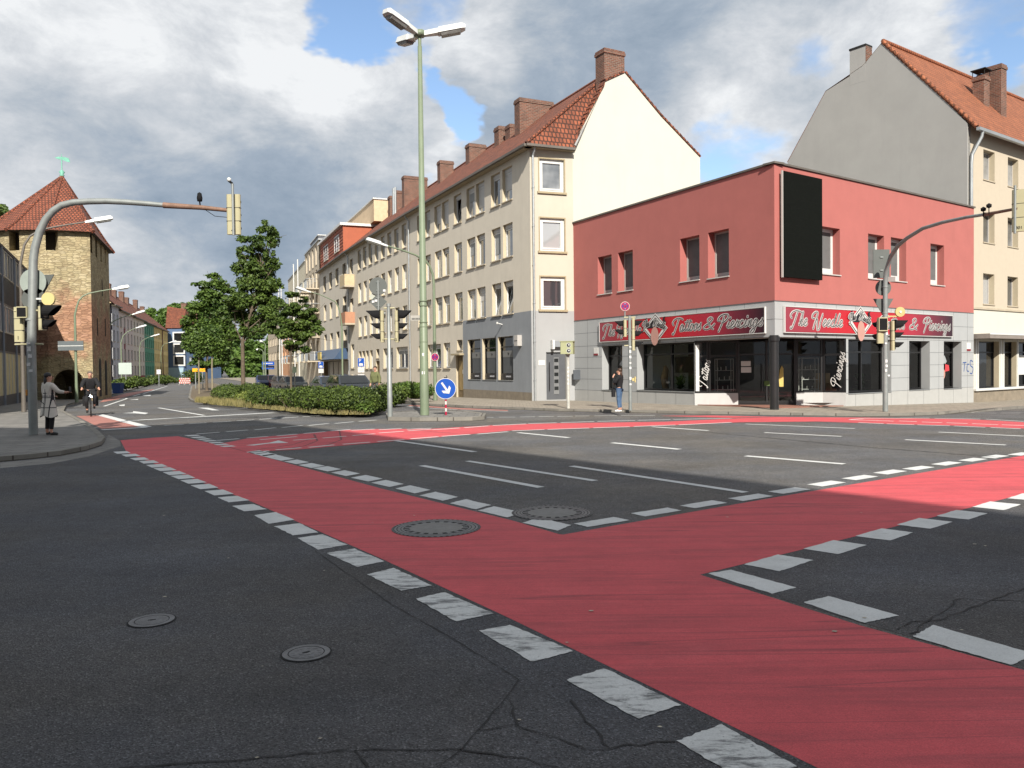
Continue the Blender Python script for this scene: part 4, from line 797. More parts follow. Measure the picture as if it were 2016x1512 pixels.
def shopsign(P0, P1, u0, u1, v0, v1, label, flip):
    ang = math.atan2((P1 - P0).y, (P1 - P0).x); n_ = outn(P0, P1); base = P0 + unit(P0, P1) * u0
    root = empty('shop_sign', (base.x + n_.x * .02, base.y + n_.y * .02, v0), label, 'sign', 'red tattoo shop signs along the corner building', rz=ang)
    w, h = u1 - u0, v1 - v0; mb = MB(); mb.box(0, -.07, 0, w, 0, h); mb.build('board', M_sr, root)
    f = MB(); ringframe(f, w + .08, h + .08, .025, -.085, 0, 0, -.04, -.04); f.build('frame', M_wh, root)
    lay = [('The', .12, .98), ('Needle', 1.28, 1.8), ('Tattoos', 5.2, 1.8), ('&', 7.1, .66), ('Piercings', 7.95, 2.35)] if not flip else [('The', .15, 1.05), ('Needle', 1.5, 2.0), ('Tattoos', 6.15, 1.95), ('&', 8.45, .7), ('Piercings', 9.62, 2.4)]
    for s, x, fw_ in lay:
        mb = MB(); script(mb, s, x + .12, .24, .265, -.074, .105, 0, fit=fw_); script(mb, s, x + .12, .24, .265, -.078, .058, 1, fit=fw_)
        script(mb, s, x + .12, .24, .265, -.082, .014, 0, fit=fw_, off=(-.012, .012))
        mb.build('lettering', [M_wh, M_ink], root)
    # emblem: diamond, name across it, pink oval below
    cx = 4.22 if not flip else 4.83
    mb = MB(); D_ = .62; zc = .42
    def dia(k, y, m): mb.pl([(cx - k * 1.25, zc), (cx, zc - k), (cx + k * 1.25, zc), (cx, zc + k)], y, y + .004, m)
    dia(D_ + .05, -.092, 1); dia(D_, -.096, 0); dia(D_ - .045, -.1, 1)
    mb.pl([(cx - D_ * .9, zc + .02), (cx, zc - D_ + .12), (cx + D_ * .9, zc + .02)], -.104, -.1, 2)
    mb.pl([(cx - D_ * .95, zc + .02), (cx, zc + D_ - .12), (cx + D_ * .95, zc + .02)], -.105, -.1, 0)
    for kx in (-.62, .62): mb.pl([(cx + kx - .1, zc + .42), (cx + kx - .04, zc + .2), (cx + kx + .12, zc + .24), (cx + kx + .02, zc + .36), (cx + kx + .06, zc + .5)], -.106, -.1, 0)
    e = mb.build('emblem', [M_ink, M_wh, M_sr if False else mat('emblem_red', (.42, .012, .022), .4)], root)
    mb = MB()
    for w_, m_, y_ in ((.085, 0, -.112), (.035, 1, -.116)):
        script(mb, 'The', cx - .82, zc + .0, .15, y_, w_, m_, fit=.5, rot=.3); script(mb, 'Needle', cx - .14, zc + .2, .15, y_, w_, m_, fit=.85, rot=-.32)
    mb.build('lettering', [M_wh, M_ink], e)
    mb = MB(); mb.disc(.40, cx, .1, -.122, 0, 28, .26); mb.build('pink_oval', M_skin_s, e)
    return root
shopsign(Lp, C, 2.38, 12.83, 2.85, 3.74, 'long red tattoo shop sign on the shaded left side of the corner building', False)
shopsign(C, Rp, .5, 12.8, 2.86, 3.75, 'long red tattoo shop sign on the sunlit right side of the corner building', True)
# vertical window lettering
for P_, an, s in ((E0.lerp(E1, .13), math.atan2((E1 - E0).y, (E1 - E0).x), 'Tattoos'), (E25.lerp(E3, .45), math.atan2((E3 - E25).y, (E3 - E25).x), 'Piercings')):
    mb = MB(); script(mb, s, .22, .75, .17, -.012, .03, 0, rot=R(80), fit=1.15 if s == 'Tattoos' else 1.4)
    local(rb, mb, 'window_lettering', M_wh, P_, an)
mb = MB(); mb.box(0, -.01, .62, .14, -.006, 2.5); local(rb, mb, 'curtain_strip', M_paper, E0.lerp(E1, .03), math.atan2((E1 - E0).y, (E1 - E0).x))
# graffiti and window stickers
mb = MB(); B = mat('graffiti_blue', (.03, .08, .25), .5)
for st in ([(.0, .5), (.35, .52)], [(.2, .52), (.12, .1)], [(.62, .42), (.45, .42), (.4, .15), (.6, .1)], [(.98, .55), (.75, .6), (.74, .38), (1.0, .25), (.9, .0), (.7, .02)]):
    pp = smooth(st, 6)
    for a, b in zip(pp, pp[1:]):
        d = (b - a); d.normalize(); n_ = Vector((-d.y, d.x)) * .025; mb.poly([(13.95 + a.x + n_.x, -.004, 1.15 + a.y + n_.y), (13.95 + b.x + n_.x, -.004, 1.15 + b.y + n_.y), (13.95 + b.x - n_.x, -.004, 1.15 + b.y - n_.y), (13.95 + a.x - n_.x, -.004, 1.15 + a.y - n_.y)])
local(rb, mb, 'graffiti', B, C, math.atan2(unit(C, Rp).y, unit(C, Rp).x))
for P0_, P1_, u, dp in ((Lp, C, 3.2, .39), (C, Rp, 12.7, .39)):
    an = math.atan2((P1_ - P0_).y, (P1_ - P0_).x); mb = MB(); mb.disc(.22, u + .25, 1.15, dp - .01, 0, 20, .16); mb.pl([(u + .1, 1.75), (u + .35, 2.0), (u + .55, 1.72), (u + .4, 1.6)], dp - .01, dp, 1); mb.pl([(u + .4, 1.25), (u + .8, 1.3), (u + .75, 1.55), (u + .42, 1.6)], dp - .008, dp, 2)
    local(rb, mb, 'window_sticker', [M_skin_s, mat('grey_print', (.3, .32, .33)), mat('red_print', (.5, .04, .05))], P0_, an)

# ---------------- long house row A with three sections
M_grw = mat('grey_render', (.62, .565, .475), .9, var=.05, vscale=1.0, bump=.2, bscale=50, dirt=.25)
M_crw = mat('cream_render', (.49, .45, .375), .9, var=.04, vscale=.8, bump=.15, bscale=50, dirt=.1)
M_crw2 = mat('pale_cream_render', (.56, .54, .47), .9, var=.03, vscale=.6, bump=.12, bscale=50, dirt=.1)
M_bgr = mat('blue_grey_render', (.24, .255, .275), .9, var=.07, vscale=1.0, bump=.2, bscale=50, dirt=.3)
M_lgr = mat('light_grey_render', (.33, .335, .34), .9, var=.05, vscale=.8, bump=.15, dirt=.15)
M_sock = mat('stone_socle', (.22, .185, .14), .9, var=.2, vscale=3, bump=.4, dirt=.4)
RIDGE_IN, RIDGE_Z, EAVE = 5.5, 17.4, 12.85
def rowroof(root, P0, P1, eave=EAVE, ridge=RIDGE_Z, rin=RIDGE_IN, ov=.35, name='roof', tile=None, back=None):
    """P0 far end, P1 near end (outside on the right)"""
    ang = math.atan2((P1 - P0).y, (P1 - P0).x); L = (P1 - P0).length; mb = MB(); k = (ridge - eave) / rin; z = eave - ov * k
    mb.poly([(0, -ov, z), (L, -ov, z), (L, rin, ridge), (0, rin, ridge)]); mb.poly([(0, rin, ridge), (L, rin, ridge), (L, 2 * rin, eave), (0, 2 * rin, eave)])
    mb.poly([(0, -ov, z - .12), (L, -ov, z - .12), (L, rin, ridge - .12), (0, rin, ridge - .12)])
    for x in np.arange(.17, L, .34): mb.cyl((x - .17, rin, ridge + .02), (x + .17, rin, ridge + .02), .1, 6)
    o = local(root, mb, name, tile or M_tile, P0, ang)
    g = MB(); g.box(0, -ov - .14, z - .15, L, -ov, z - .03); g.box(.0, -ov, z - .16, L, 0, z - .13, 1); g.build('gutter', [M_dzinc, mat('soffit_board', (.30, .25, .17))], o)
    return o
def rowback(root, P0, P1, depth=11.0, z1=EAVE, m=None):
    ang = math.atan2((P1 - P0).y, (P1 - P0).x); L = (P1 - P0).length; mb = MB(); mb.box(.02, .8, -.5, L - .02, depth, z1 - .3); local(root, mb, 'back_volume', m or M_grw, P0, ang)
a1 = empty('apartment_building', (A1.x, A1.y, gz(*A1)), 'grey and cream four-storey corner house with red tiled hipped roof beside the red shop', 'building', 'apartment houses along the right side of the street')
FL = [(10.36, 12.1), (7.43, 9.18), (4.47, 6.2)]
ops = []
for k, (v0, v1) in enumerate(FL):
    v1b = v1 + (.12 if k == 0 else 0)
    for u0, u1 in ((14.3, 15.5), (15.8, 17.0), (10.75, 11.97), (12.2, 13.4), (8.7, 9.93), (5.2, 6.42), (6.62, 7.8), (1.7, 2.88), (3.22, 4.38)):
        ops.append((u0, u1, v0, v1, 'T' if (k == 2 and u0 > 14) or (k == 0 and u0 == 8.7) else 'A'))
ops += [(1.65, 3.1, 1.65, 3.2, 'D'), (3.5, 6.1, 1.65, 3.22, 'D'), (6.6, 7.76, 1.65, 3.24, 'A'), (8.95, 9.85, 2.72, 3.35, 'B'), (8.75, 9.9, -.3, 2.42, None), (10.68, 12.6, .99, 3.3, 'S'), (12.85, 14.75, .99, 3.3, 'S'), (15.0, 16.9, .99, 3.3, 'S')]
LA = (A1 - A2).length
facade(a1, A2, A1, -.5, 12.75, ops, [M_grw, M_bgr, M_sock, M_revc], bands=[(.4, 2), (1.2, lambda u: 1 if u > 10.3 else 0), (4.46, lambda u: 1 if u > 10.3 else 0), (1e9, 0)], depth=.2, rev=3)
opsN = [(.5, 1.82, 10.36, 11.98, 'W'), (.5, 1.82, 7.42, 9.06, 'W'), (.5, 1.82, 4.52, 6.15, 'W'), (.77, 1.85, .02, 2.4, None)]
facade(a1, A1, Lp, -.4, 12.75, opsN, [M_crw, M_lgr], bands=[(4.46, 1), (1e9, 0)], depth=.12)
# tan strips round the windows on the narrow side
angN = math.atan2((Lp - A1).y, (Lp - A1).x)
for v0, v1 in ((10.36, 11.98), (7.42, 9.06), (4.52, 6.15)):
    mb = MB(); ringframe(mb, 1.44, v1 - v0 + .12, .06, -.03, .0, 0, .44, v0 - .06); local(a1, mb, 'window_surround', M_tan, A1, angN)
# gable wall above the red building, following the photograph's outline
nG = -nL; G = lambda k: Lp + nG * k
prof = [(0, 12.75), (1.0, 14.45), (1.95, 16.0), (2.02, 16.25), (3.25, 16.9), (5.58, 15.0), (8.32, 13.1), (8.32, 3.0), (0, 3.0)]
mb = MB(); angG = math.atan2(nG.y, nG.x); mb.pl(prof, 0, .3); local(a1, mb, 'gable_wall', M_crw2, Lp, angG)
mb = MB()
for (x0, z0), (x1, z1) in zip(prof[:6], prof[1:7]):
    d = Vector((x1 - x0, z1 - z0)).normalized(); n_ = Vector((-d.y, d.x)); k = max(1, int(math.hypot(x1 - x0, z1 - z0) / .3))
    for j in range(k):
        a = Vector((x0, z0)).lerp(Vector((x1, z1)), j / k); b = Vector((x0, z0)).lerp(Vector((x1, z1)), (j + .97) / k)
        mb.pl([(a.x + n_.x * .02, a.y + n_.y * .02), (b.x + n_.x * .02, b.y + n_.y * .02), (b.x + n_.x * .09, b.y + n_.y * .09), (a.x + n_.x * .13, a.y + n_.y * .13)], -.06, .36)
local(a1, mb, 'verge_tiles', M_tile, Lp, angG)
# roof: row roof, hip and valley
dA = unit(A2, A1); nA = outn(A2, A1); Qx = G(3.25); ridge_near = A1 - nA * RIDGE_IN
Pp = ridge_near - dA * 1.2
ov = .35; k = (RIDGE_Z - EAVE) / RIDGE_IN; ze = EAVE - ov * k
W3 = lambda v, z: (v.x - a1.location.x, v.y - a1.location.y, z)
mb = MB(); E_far = A2 + nA * ov; Rf = A2 - nA * RIDGE_IN; nN = outn(A1, Lp)
cE = A1 + nA * ov + nN * .3 + dA * .1; lE = Lp + nN * .3
mb.poly([W3(E_far, ze), W3(cE, ze), W3(Pp, RIDGE_Z), W3(Rf, RIDGE_Z)])
mb.poly([W3(cE, ze), W3(lE, ze + .03), W3(Pp, RIDGE_Z)])
mb.poly([W3(lE, ze + .03), W3(G(1.95), 16.05), W3(Qx, 16.95), W3(Pp, RIDGE_Z)])
mb.poly([W3(Pp, RIDGE_Z), W3(Qx, 16.95), W3(G(8.32), 13.15), W3(A2 - nA * 11, EAVE), W3(Rf, RIDGE_Z)])
for a, b in ((cE, Pp),):
    va, vb = Vector(W3(a, ze)), Vector(W3(b, RIDGE_Z)); kk = int((vb - va).length / .34)
    for j in range(kk): mb.cyl(va.lerp(vb, j / kk), va.lerp(vb, (j + .95) / kk), .09, 6)
va, vb = Vector(W3(Rf, RIDGE_Z)), Vector(W3(Pp, RIDGE_Z)); kk = int((vb - va).length / .34)
for j in range(kk): mb.cyl(va.lerp(vb, j / kk), va.lerp(vb, (j + .95) / kk), .1, 6)
ro = mb.build('roof', M_tile, a1, loc=(0, 0, -a1.location.z))
mb = MB(); va, vb = Vector(W3(lE, ze + .1)), Vector(W3(Pp + unit(Pp, Qx) * .3, RIDGE_Z - .05)); mb.tube([va, va.lerp(vb, .5) + Vector((0, 0, .05)), vb], .06, 6); mb.build('valley_flashing', mat('lead', (.34, .34, .33), .5, .3), ro)
g = MB()
for a, b, n_ in ((E_far, cE, nA), (cE, lE, nN)):
    q = [(v.x - a1.location.x, v.y - a1.location.y) for v in (a, b, b + n_ * .13, a + n_ * .13)]; g.prism(q, ze - .14, ze - .02)
    q = [(v.x - a1.location.x, v.y - a1.location.y) for v in (a - n_ * .36, b - n_ * .36, b, a)]; g.prism(q, ze - .16, ze - .13, 1)
g.build('gutter', [M_dzinc, mat('soffit_board', (.30, .25, .17))], ro)
q = A1.lerp(Lp, .06) + nN * .08; downpipe(a1, q, 0, 12.1, .055, off=V2(-nN.x * .25, -nN.y * .25))
q = A2 + nA * .09 - dA * -.05; downpipe(a1, q, 0, 12.1, .05, off=V2(nA.x * -.25, nA.y * -.25))
angA = math.atan2(dA.y, dA.x)
chimney(a1, G(2.63) + V2(-nG.y, nG.x) * .42, angG, 1.27, .82, 15.5, 18.0)
for t, w_, z_ , inn in ((8.4, 2.3, 17.85, 4.55), (11.7, .6, 17.3, 4.6), (13.0, .8, 17.5, 4.5), (18.2, 1.3, 17.7, 4.8)):
    chimney(a1, A1 - dA * t - nA * inn, angA + R(90), w_, .75, 13.5, z_)
# doors
f = MB(); f.box(.77, .1, .02, 1.85, .16, 2.4); f.box(1.2, .08, .3, 1.48, .1, 2.15, 1); f.cyl((.95, .02, .5), (.95, .02, 1.9), .02, 8, 2)
for z in (.5, .85, 1.2, 1.55, 1.9): f.box(1.23, .07, z, 1.45, .08, z + .18, 3)
local(a1, f, 'door', [mat('anthracite_door', (.085, .09, .10), .5), mat('steel_trim', (.35, .36, .37), .35, .7), M_ink, G_dark], A1, angN)
f = MB(); f.box(.35, -.02, 1.75, .7, -.004, 2.0); local(a1, f, 'name_plate', M_paper, A1, angN)
f = MB(); f.box(1.0, -.3, 2.55, 1.12, 0, 3.0, 0); f.box(1.12, -.25, 2.66, 1.8, -.15, 2.95, 1); local(a1, f, 'sign_bracket', [M_white, M_bgr], A1, angN)
f = MB(); f.box(8.75, .12, -.3, 9.9, .2, 2.42); f.box(9.0, .1, .3, 9.65, .12, 2.1, 1); f.box(9.55, .095, 1.3, 9.75, .1, 1.55, 2); local(a1, f, 'door', [mat('brown_door', (.17, .12, .06)), mat('ochre_panel', (.30, .21, .09)), M_paper], A2, angA)
f = MB(); f.box(8.6, -.3, 2.42, 10.05, 0, 2.52); local(a1, f, 'door_canopy', M_tan, A2, angA)
f = MB(); f.box(17.55, -.25, 2.75, 17.95, 0, 3.3); f.box(17.58, -.26, 3.0, 17.92, -.25, 3.03, 1); local(a1, f, 'letter_box', [M_greyf, M_ink], A2, angA)
f = MB(); f.cyl((15.6, 0, 3.95), (15.6, -.3, 4.02), .03, 8); f.lathe([(.001, 3.95), (.07, 3.97), (.05, 4.08)], 10, 0, (15.6, -.3)); local(a1, f, 'wall_lamp', M_white, A2, angA)
# dark shop windows: pale poster and white word band on each
for u in (10.68, 12.85, 15.0):
    f = MB(); f.box(u + .35, .14, 1.35, u + 1.75, .15, 2.55, 0); f.box(u + .35, .13, 2.2, u + 1.75, .14, 2.55, 1); f.box(u + .1, .12, 1.05, u + 1.8, .135, 1.33, 2)
    for i in range(7): f.box(u + .75 + i * .09, .115, 1.14, u + .81 + i * .09, .12, 1.23 - .02 * (i % 2), 3)
    f.pl([(u + .95, 2.45), (u + 1.05, 2.3), (u + 1.15, 2.42)], .12, .13, 2)
    local(a1, f, 'window_poster', [mat('poster_grey', (.07, .075, .08)), mat('poster_pale', (.16, .16, .155)), M_ink, mat('poster_white', (.4, .4, .42))], A2, angA)
# section 2
a2 = empty('apartment_building', (A2.x, A2.y, gz(*A2)), 'grey four-storey house with single upright windows in the middle of the right-hand row', 'building', 'apartment houses along the right side of the street')
ops = []
for v0, v1 in FL:
    for u in (17.6, 15.6, 13.65, 11.7, 9.75, 7.75, 5.75, 3.75): ops.append((u, u + 1.15, v0, v1, 'A'))
ops += [(15.8, 18.75, 1.65, 3.24, 'D'), (12.0, 14.8, 1.65, 3.24, 'D'), (9.75, 10.75, 2.5, 3.25, 'B'), (9.6, 10.8, -.4, 2.3, None), (7.6, 8.6, 1.65, 3.2, 'A'), (6.2, 7.2, 1.65, 3.2, 'A'), (4.9, 5.9, 1.65, 3.2, 'A'), (3.6, 4.6, 1.65, 3.2, 'A'), (.6, 1.9, 1.7, 3.9, 'A'), (.6, 1.8, 5.9, 8.1, 'B'), (.6, 1.8, 9.4, 11.7, 'B')]
facade(a2, A3, A2, -.6, 12.75, ops, [M_grw, M_sock, M_revc], bands=[(.4, 1), (1e9, 0)], depth=.2, rev=2)
rowroof(a2, A3, A2); rowback(a2, A3, A2)
dB = unit(A3, A2); nB = outn(A3, A2); angB = math.atan2(dB.y, dB.x)
f = MB(); f.box(9.6, .12, -.4, 10.8, .2, 2.3); local(a2, f, 'door', mat('brown_door', (.17, .12, .06)), A3, angB)
for z in (9.2, 5.8):
    f = MB(); f.box(.2, -.9, z - .15, 2.3, 0, z); f.box(.22, -.88, z + .003, 2.28, -.84, z + 1.0, 1); f.box(.2, -.86, z + .003, .24, -.003, z + 1.0, 1); f.box(2.26, -.86, z + .003, 2.3, -.003, z + 1.0, 1)
    local(a2, f, 'balcony', [M_sillst, mat('balcony_cream', (.50, .40, .25)) if z > 6 else mat('balcony_orange', (.40, .20, .12))], A3, angB)
downpipe(a2, A3 + nB * .09 + dB * .1, 0, 12.1, .05, off=V2(nB.x * -.25, nB.y * -.25))
for t, w_, z_ in ((4.1, 1.1, 17.6), (12.1, 2.1, 18.15), (16.4, 1.2, 17.8), (17.9, 1.4, 17.6)): chimney(a2, A2 - dB * t - nB * 4.2, angB + R(90), w_, .7, 14, z_)
f = MB(); f.cyl((5.0, 3.0, 14), (5.0, 3.0, 17.6), .12); f.cyl((5.5, 3.0, 14), (5.5, 3.0, 17.6), .12); local(a2, f, 'flue', M_zinc, A3, angB)
# section 3 with the orange clad attic
a3 = empty('apartment_building', (A3.x, A3.y, gz(*A3)), 'grey house with orange clad attic and dark shop floor under a blue canopy', 'building', 'apartment houses along the right side of the street')
ops = []
for v0, v1 in ((10.05, 11.7), (6.9, 8.6), (3.7, 5.4)):
    for u in (14.1, 10.2, 6.45, 2.6): ops.append((u, u + 1.7, v0, v1, 'B'))
ops += [(.8, 16.5, -.4, 2.5, None)]
facade(a3, A4, A3, -.6, 12.75, ops, [M_grw, M_revc], depth=.2, rev=1)
rowback(a3, A4, A3)
dC_ = unit(A4, A3); nC_ = outn(A4, A3); angC = math.atan2(dC_.y, dC_.x)
rowroof(a3, A4, A3)
f = MB(); f.box(1.5, -.1, 12.6, 15.2, 5, 15.3); f.box(1.2, -.4, 15.3, 15.4, 5.4, 15.55, 1)
for i in range(8): f.box(1.5, -.13, 12.8 + i * .3, 15.2, -.1, 12.82 + i * .3, 2)
at = local(a3, f, 'attic', [mat('orange_cladding', (.36, .095, .045), .7, var=.08), M_white, mat('orange_dark', (.25, .06, .03))], A4, angC)
for u in (4, 10.5): window(a3, A4 + dC_ * u - V2(nC_.x, nC_.y) * -.12, angC, 2.6, 1.6, 13.2, .0, 'F')
f = MB(); f.box(3.0, 2.5, 15.56, 17.0, 9.5, 17.6); f.box(2.9, 2.4, 17.6, 17.1, 9.6, 17.72, 1); local(a3, f, 'penthouse', [mat('tan_render', (.58, .44, .29), .9), M_white], A4, angC)
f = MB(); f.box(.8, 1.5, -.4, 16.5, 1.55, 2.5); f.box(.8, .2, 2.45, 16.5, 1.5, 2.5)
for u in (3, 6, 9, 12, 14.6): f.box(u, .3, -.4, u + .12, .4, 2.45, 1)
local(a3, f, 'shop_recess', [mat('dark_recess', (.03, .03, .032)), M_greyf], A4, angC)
f = MB(); f.add([(1, -1.3, 2.6), (16.2, -1.3, 2.6), (16.2, -.6, 3.6), (1, -.6, 3.6), (1, -.02, 2.6), (16.2, -.02, 2.6), (16.2, -.02, 3.6), (1, -.02, 3.6)], [(0, 1, 2, 3), (1, 5, 6, 2), (0, 3, 7, 4), (3, 2, 6, 7), (0, 4, 5, 1)])
f.box(6.5, -1.35, 2.65, 8.5, -1.25, 3.4, 1); f.box(1.0, -1.36, 2.6, 4.5, -1.3, 3.5, 2); local(a3, f, 'canopy', [mat('blue_canopy', (.04, .075, .14), .4), M_gold, M_white], A4, angC)
# modern block with balconies and the pale one beyond
M_tan2 = mat('tan_render', (.58, .44, .29), .9); M_beige = mat('beige_render', (.50, .43, .33), .9, var=.04, dirt=.15)
def block(P0, P1, zt, label, m_f, m_s, bal, depth=14, floors=5, rail=True):
    root = empty('apartment_building', (P0.x, P0.y, gz(*P0)), label, 'building', 'apartment houses along the right side of the street')
    L = (P1 - P0).length; ang = math.atan2((P1 - P0).y, (P1 - P0).x); ops = []
    for k_ in range(floors):
        v = 3.4 + k_ * 2.75
        if v + 1.7 > zt: break
        for u in np.arange(1.2, L - 1.6, 3.0): ops.append((u, u + 1.2, v - (.7 if bal else 0), v + 1.5, 'B'))
    ops = [o for o in ops if o[3] < zt - .2]
    facade(root, P0, P1, -.6, zt, ops, [m_f], depth=.2)
    mb = MB(); mb.box(0, .3, -.6, L, depth, zt); local(root, mb, 'side_wall', m_s, P0, ang)
    mb = MB(); mb.box(-.1, -.1, zt, L + .1, depth + .1, zt + .15); local(root, mb, 'parapet', M_zinc, P0, ang)
    if bal:
        for k_ in range(floors - 1):
            v = 2.6 + k_ * 2.75
            for u in (1.0, 5.8, 10.4):
                if u + 2.6 > L: continue
                f = MB(); f.box(u, -1.4, v - .12, u + 2.4, 0, v, 0)
                for i in range(9): f.cyl((u + .04 + i * .29, -1.36, v), (u + .04 + i * .29, -1.36, v + 1.0), .02, 5, 1)
                f.box(u, -1.4, v + 1.0, u + 2.4, -1.34, v + 1.05, 1); f.box(u, -1.4, v + 1.0, u + .05, 0, v + 1.05, 1); f.box(u + 2.35, -1.4, v + 1.0, u + 2.4, 0, v + 1.05, 1); f.box(u + .1, -1.33, v + .1, u + 2.3, -1.32, v + .9, 2)
                local(root, f, 'balcony', [M_beige, M_zinc, mat('balcony_glass', (.35, .38, .40), .2)], P0, ang)
            if k_ == 0:
                f = MB()
                for u in (.6, 5.4): f.cyl((u, -1.5, 0), (u, -1.5, zt - 1.2), .07, 8)
                local(root, f, 'balcony_post', M_white, P0, ang)
    return root
a4 = block(A5, A4, 16.2, 'tall tan block with balconies and dark rooftop box in the right-hand row', M_beige, M_tan2, True)
f = MB(); dD = unit(A5, A4); f.box(1.0, .6, 16.36, 8.5, 7, 17.5); f.box(.9, .5, 17.5, 8.6, 7.1, 17.6, 1); local(a4, f, 'rooftop_box', [mat('slate_clad', (.09, .095, .11), .5), M_white], A5, math.atan2(dD.y, dD.x))
a5 = block(A6, A5, 15.5, 'pale cream block with balconies at the far end of the right-hand row', mat('pale_beige', (.60, .55, .42), .9, var=.04), M_crw2, True)
A7 = V2(-41, 143); A8 = V2(-50, 165)
a6 = block(A7 + V2(0, 0), A6 + V2(1.2, .8), 9.5, 'orange and pink low house far along the right side behind the trees', mat('orange_render', (.55, .30, .17), .9), mat('peach_render', (.62, .42, .30), .9), False, floors=3)
a7 = block(A8, A7, 10.5, 'far beige house closing the right-hand row', M_beige, M_tan2, False, floors=3)

# ---------------- cream house on the right, with the big grey gable
nR = outn(C, Rp); dR = unit(C, Rp); S0 = Rp - nR * .25; S1 = S0 + dR * 18; angR = math.atan2(dR.y, dR.x)
cr = empty('house', (S0.x, S0.y, gz(*S0)), 'cream house with a bare grey gable and bright orange tiled roof at the right edge', 'building')
ops = []
for v0, v1 in ((10.45, 11.88), (7.45, 8.88), (4.48, 5.95)):
    for u in (1.5, 4.1, 7.1, 9.7, 12.7, 15.3): ops.append((u, u + 1.18, v0, v1, 'B'))
ops += [(1.0, 3.2, .42, 2.68, 'S'), (3.75, 5.15, .42, 2.68, 'S'), (5.35, 8.2, .42, 2.68, 'S'), (9.2, 12.5, .42, 2.68, 'S'), (13.4, 16.5, .42, 2.68, 'S')]
M_peach = mat('peach_cream_render', (.48, .415, .325), .9, var=.03, dirt=.08)
facade(cr, S0, S1, -.6, 12.75, ops, [M_peach, M_crw2, M_sock, M_revc], bands=[(.38, 2), (4.2, 1), (1e9, 0)], depth=.28, rev=3)
f = MB(); f.box(.0, -.06, 4.2, 18, 0, 4.3); local(cr, f, 'string_course', M_sillst, S0, angR)
f = MB(); f.box(.15, -.9, 2.78, 18, 0, 3.0); f.box(.15, -.92, 2.95, 18, -.9, 3.02, 1); local(cr, f, 'shop_canopy', [mat('canopy_soffit', (.22, .19, .17)), M_white], S0, angR)
f = MB()
for u in (.7, .9, 3.3, 3.6, 5.2): f.box(u, -.03, .4, u + .12, 0, 2.77)
f.box(.6, -.1, .3, 18, .0, .41); local(cr, f, 'shop_frame', M_white, S0, angR)
f = MB(); f.box(5.6, .2, 1.0, 6.6, .22, 2.0); local(cr, f, 'window_poster', M_paper, S0, angR)
gp_ = [(0, 12.85), (2.0, 15.4), (4.15, 17.95), (4.45, 17.75), (5.2, 17.1), (5.3, 17.05), (5.9, 16.8), (7.33, 16.4), (9.73, 13.1), (9.73, 0), (0, 0)]
mb = MB(); gR = -nR; angGR = math.atan2(gR.y, gR.x); mb.pl(gp_, -.2, .1)
local(cr, mb, 'gable_wall', mat('grey_gable_render', (.335, .33, .318), .95, var=.06, vscale=.5, bump=.15, dirt=.12), S0, angGR)
mb = MB(); mb.box(5.05, -.45, 16.3, 5.93, .104, 18.1); local(cr, mb, 'chimney_shaft', mat('grey_gable_render', (.335, .33, .318)), S0, angGR)
mb = MB(); mb.box(5.02, -.5, 18.1, 5.96, .13, 18.2); mb.box(5.02, -.46, 17.15, 5.049, .1, 18.1, 1); local(cr, mb, 'chimney_cap', [M_dark, M_brick], S0, angGR)
mb = MB(); kk = (17.95 - 12.85) / 4.15; W4 = lambda u, k_, z: (dR.x * u + gR.x * k_, dR.y * u + gR.y * k_, z)
mb.poly([W4(-.08, -.4, 12.85 - .4 * kk * .7), W4(18, -.4, 12.85 - .4 * kk * .7), W4(18, 4.15, 18.0), W4(-.08, 4.15, 18.0)])

for (k0_, z0_), (k1_, z1_) in (((4.15, 17.97), (5.2, 17.12)), ((5.2, 17.12), (7.33, 16.42)), ((7.33, 16.42), (9.76, 13.1))): mb.poly([W4(-.12, k0_, z0_), W4(18, k0_, z0_), W4(18, k1_, z1_), W4(-.12, k1_, z1_)])
for a, b in (((-.05, -.4, 12.6), (-.05, 4.15, 18.02)), ((-.05, 4.15, 18.05), (18, 4.15, 18.05))):
    va, vb = Vector(W4(*a)), Vector(W4(*b)); kk_ = int((vb - va).length / .3)
    for j in range(kk_): mb.cyl(va.lerp(vb, j / kk_), va.lerp(vb, (j + .93) / kk_), .11, 6)
rr = mb.build('roof', M_tile2, cr, loc=(0, 0, -cr.location.z))
g = MB(); g.box(-.1, -.56, 12.42, 18, -.4, 12.56); local(cr, g, 'gutter', M_zinc, S0, angR)
f = MB(); f.tube([(.35, -.48, 12.45), (.35, -.44, 12.2), (.12, -.12, 11.4), (.1, -.09, 11.0), (.1, -.09, 9.0)], .075, 10); local(cr, f, 'downpipe', M_zinc, S0, angR)
for u, k_, z_, w_, dd in ((6.2, 2.2, 16.9, .6, .6), (7.3, 2.0, 17.6, .62, .95), ): chimney(cr, S0 + dR * u + gR * k_, angGR, dd, w_, 13.5, z_)
f = MB(); f.cyl((6.2, 2.2, 16.85), (6.2, 2.2, 17.0), .22); f.box(5.82, 1.82, 17.2, 6.58, 2.58, 17.25)
for a, b in ((5.9, 1.9), (6.5, 1.9), (5.9, 2.5), (6.5, 2.5)): f.cyl((a, b, 16.9), (a, b, 17.2), .02, 5)
local(cr, f, 'chimney_cowl', M_dark, S0, angR)
M_rw = mat('roof_window', (.06, .08, .09), .15)
for u, v in ((2.6, .28), (8.6, .6), (9.6, .25)):
    zc = 12.85 + 4.15 * v * kk; f = MB(); f.add([(u, 4.15 * v - .3, zc - .3 * kk + .06), (u + .8, 4.15 * v - .3, zc - .3 * kk + .06), (u + .8, 4.15 * v + .15, zc + .15 * kk + .06), (u, 4.15 * v + .15, zc + .15 * kk + .06)], [(0, 1, 2, 3)])
    local(cr, f, 'skylight', M_rw, S0, angR)
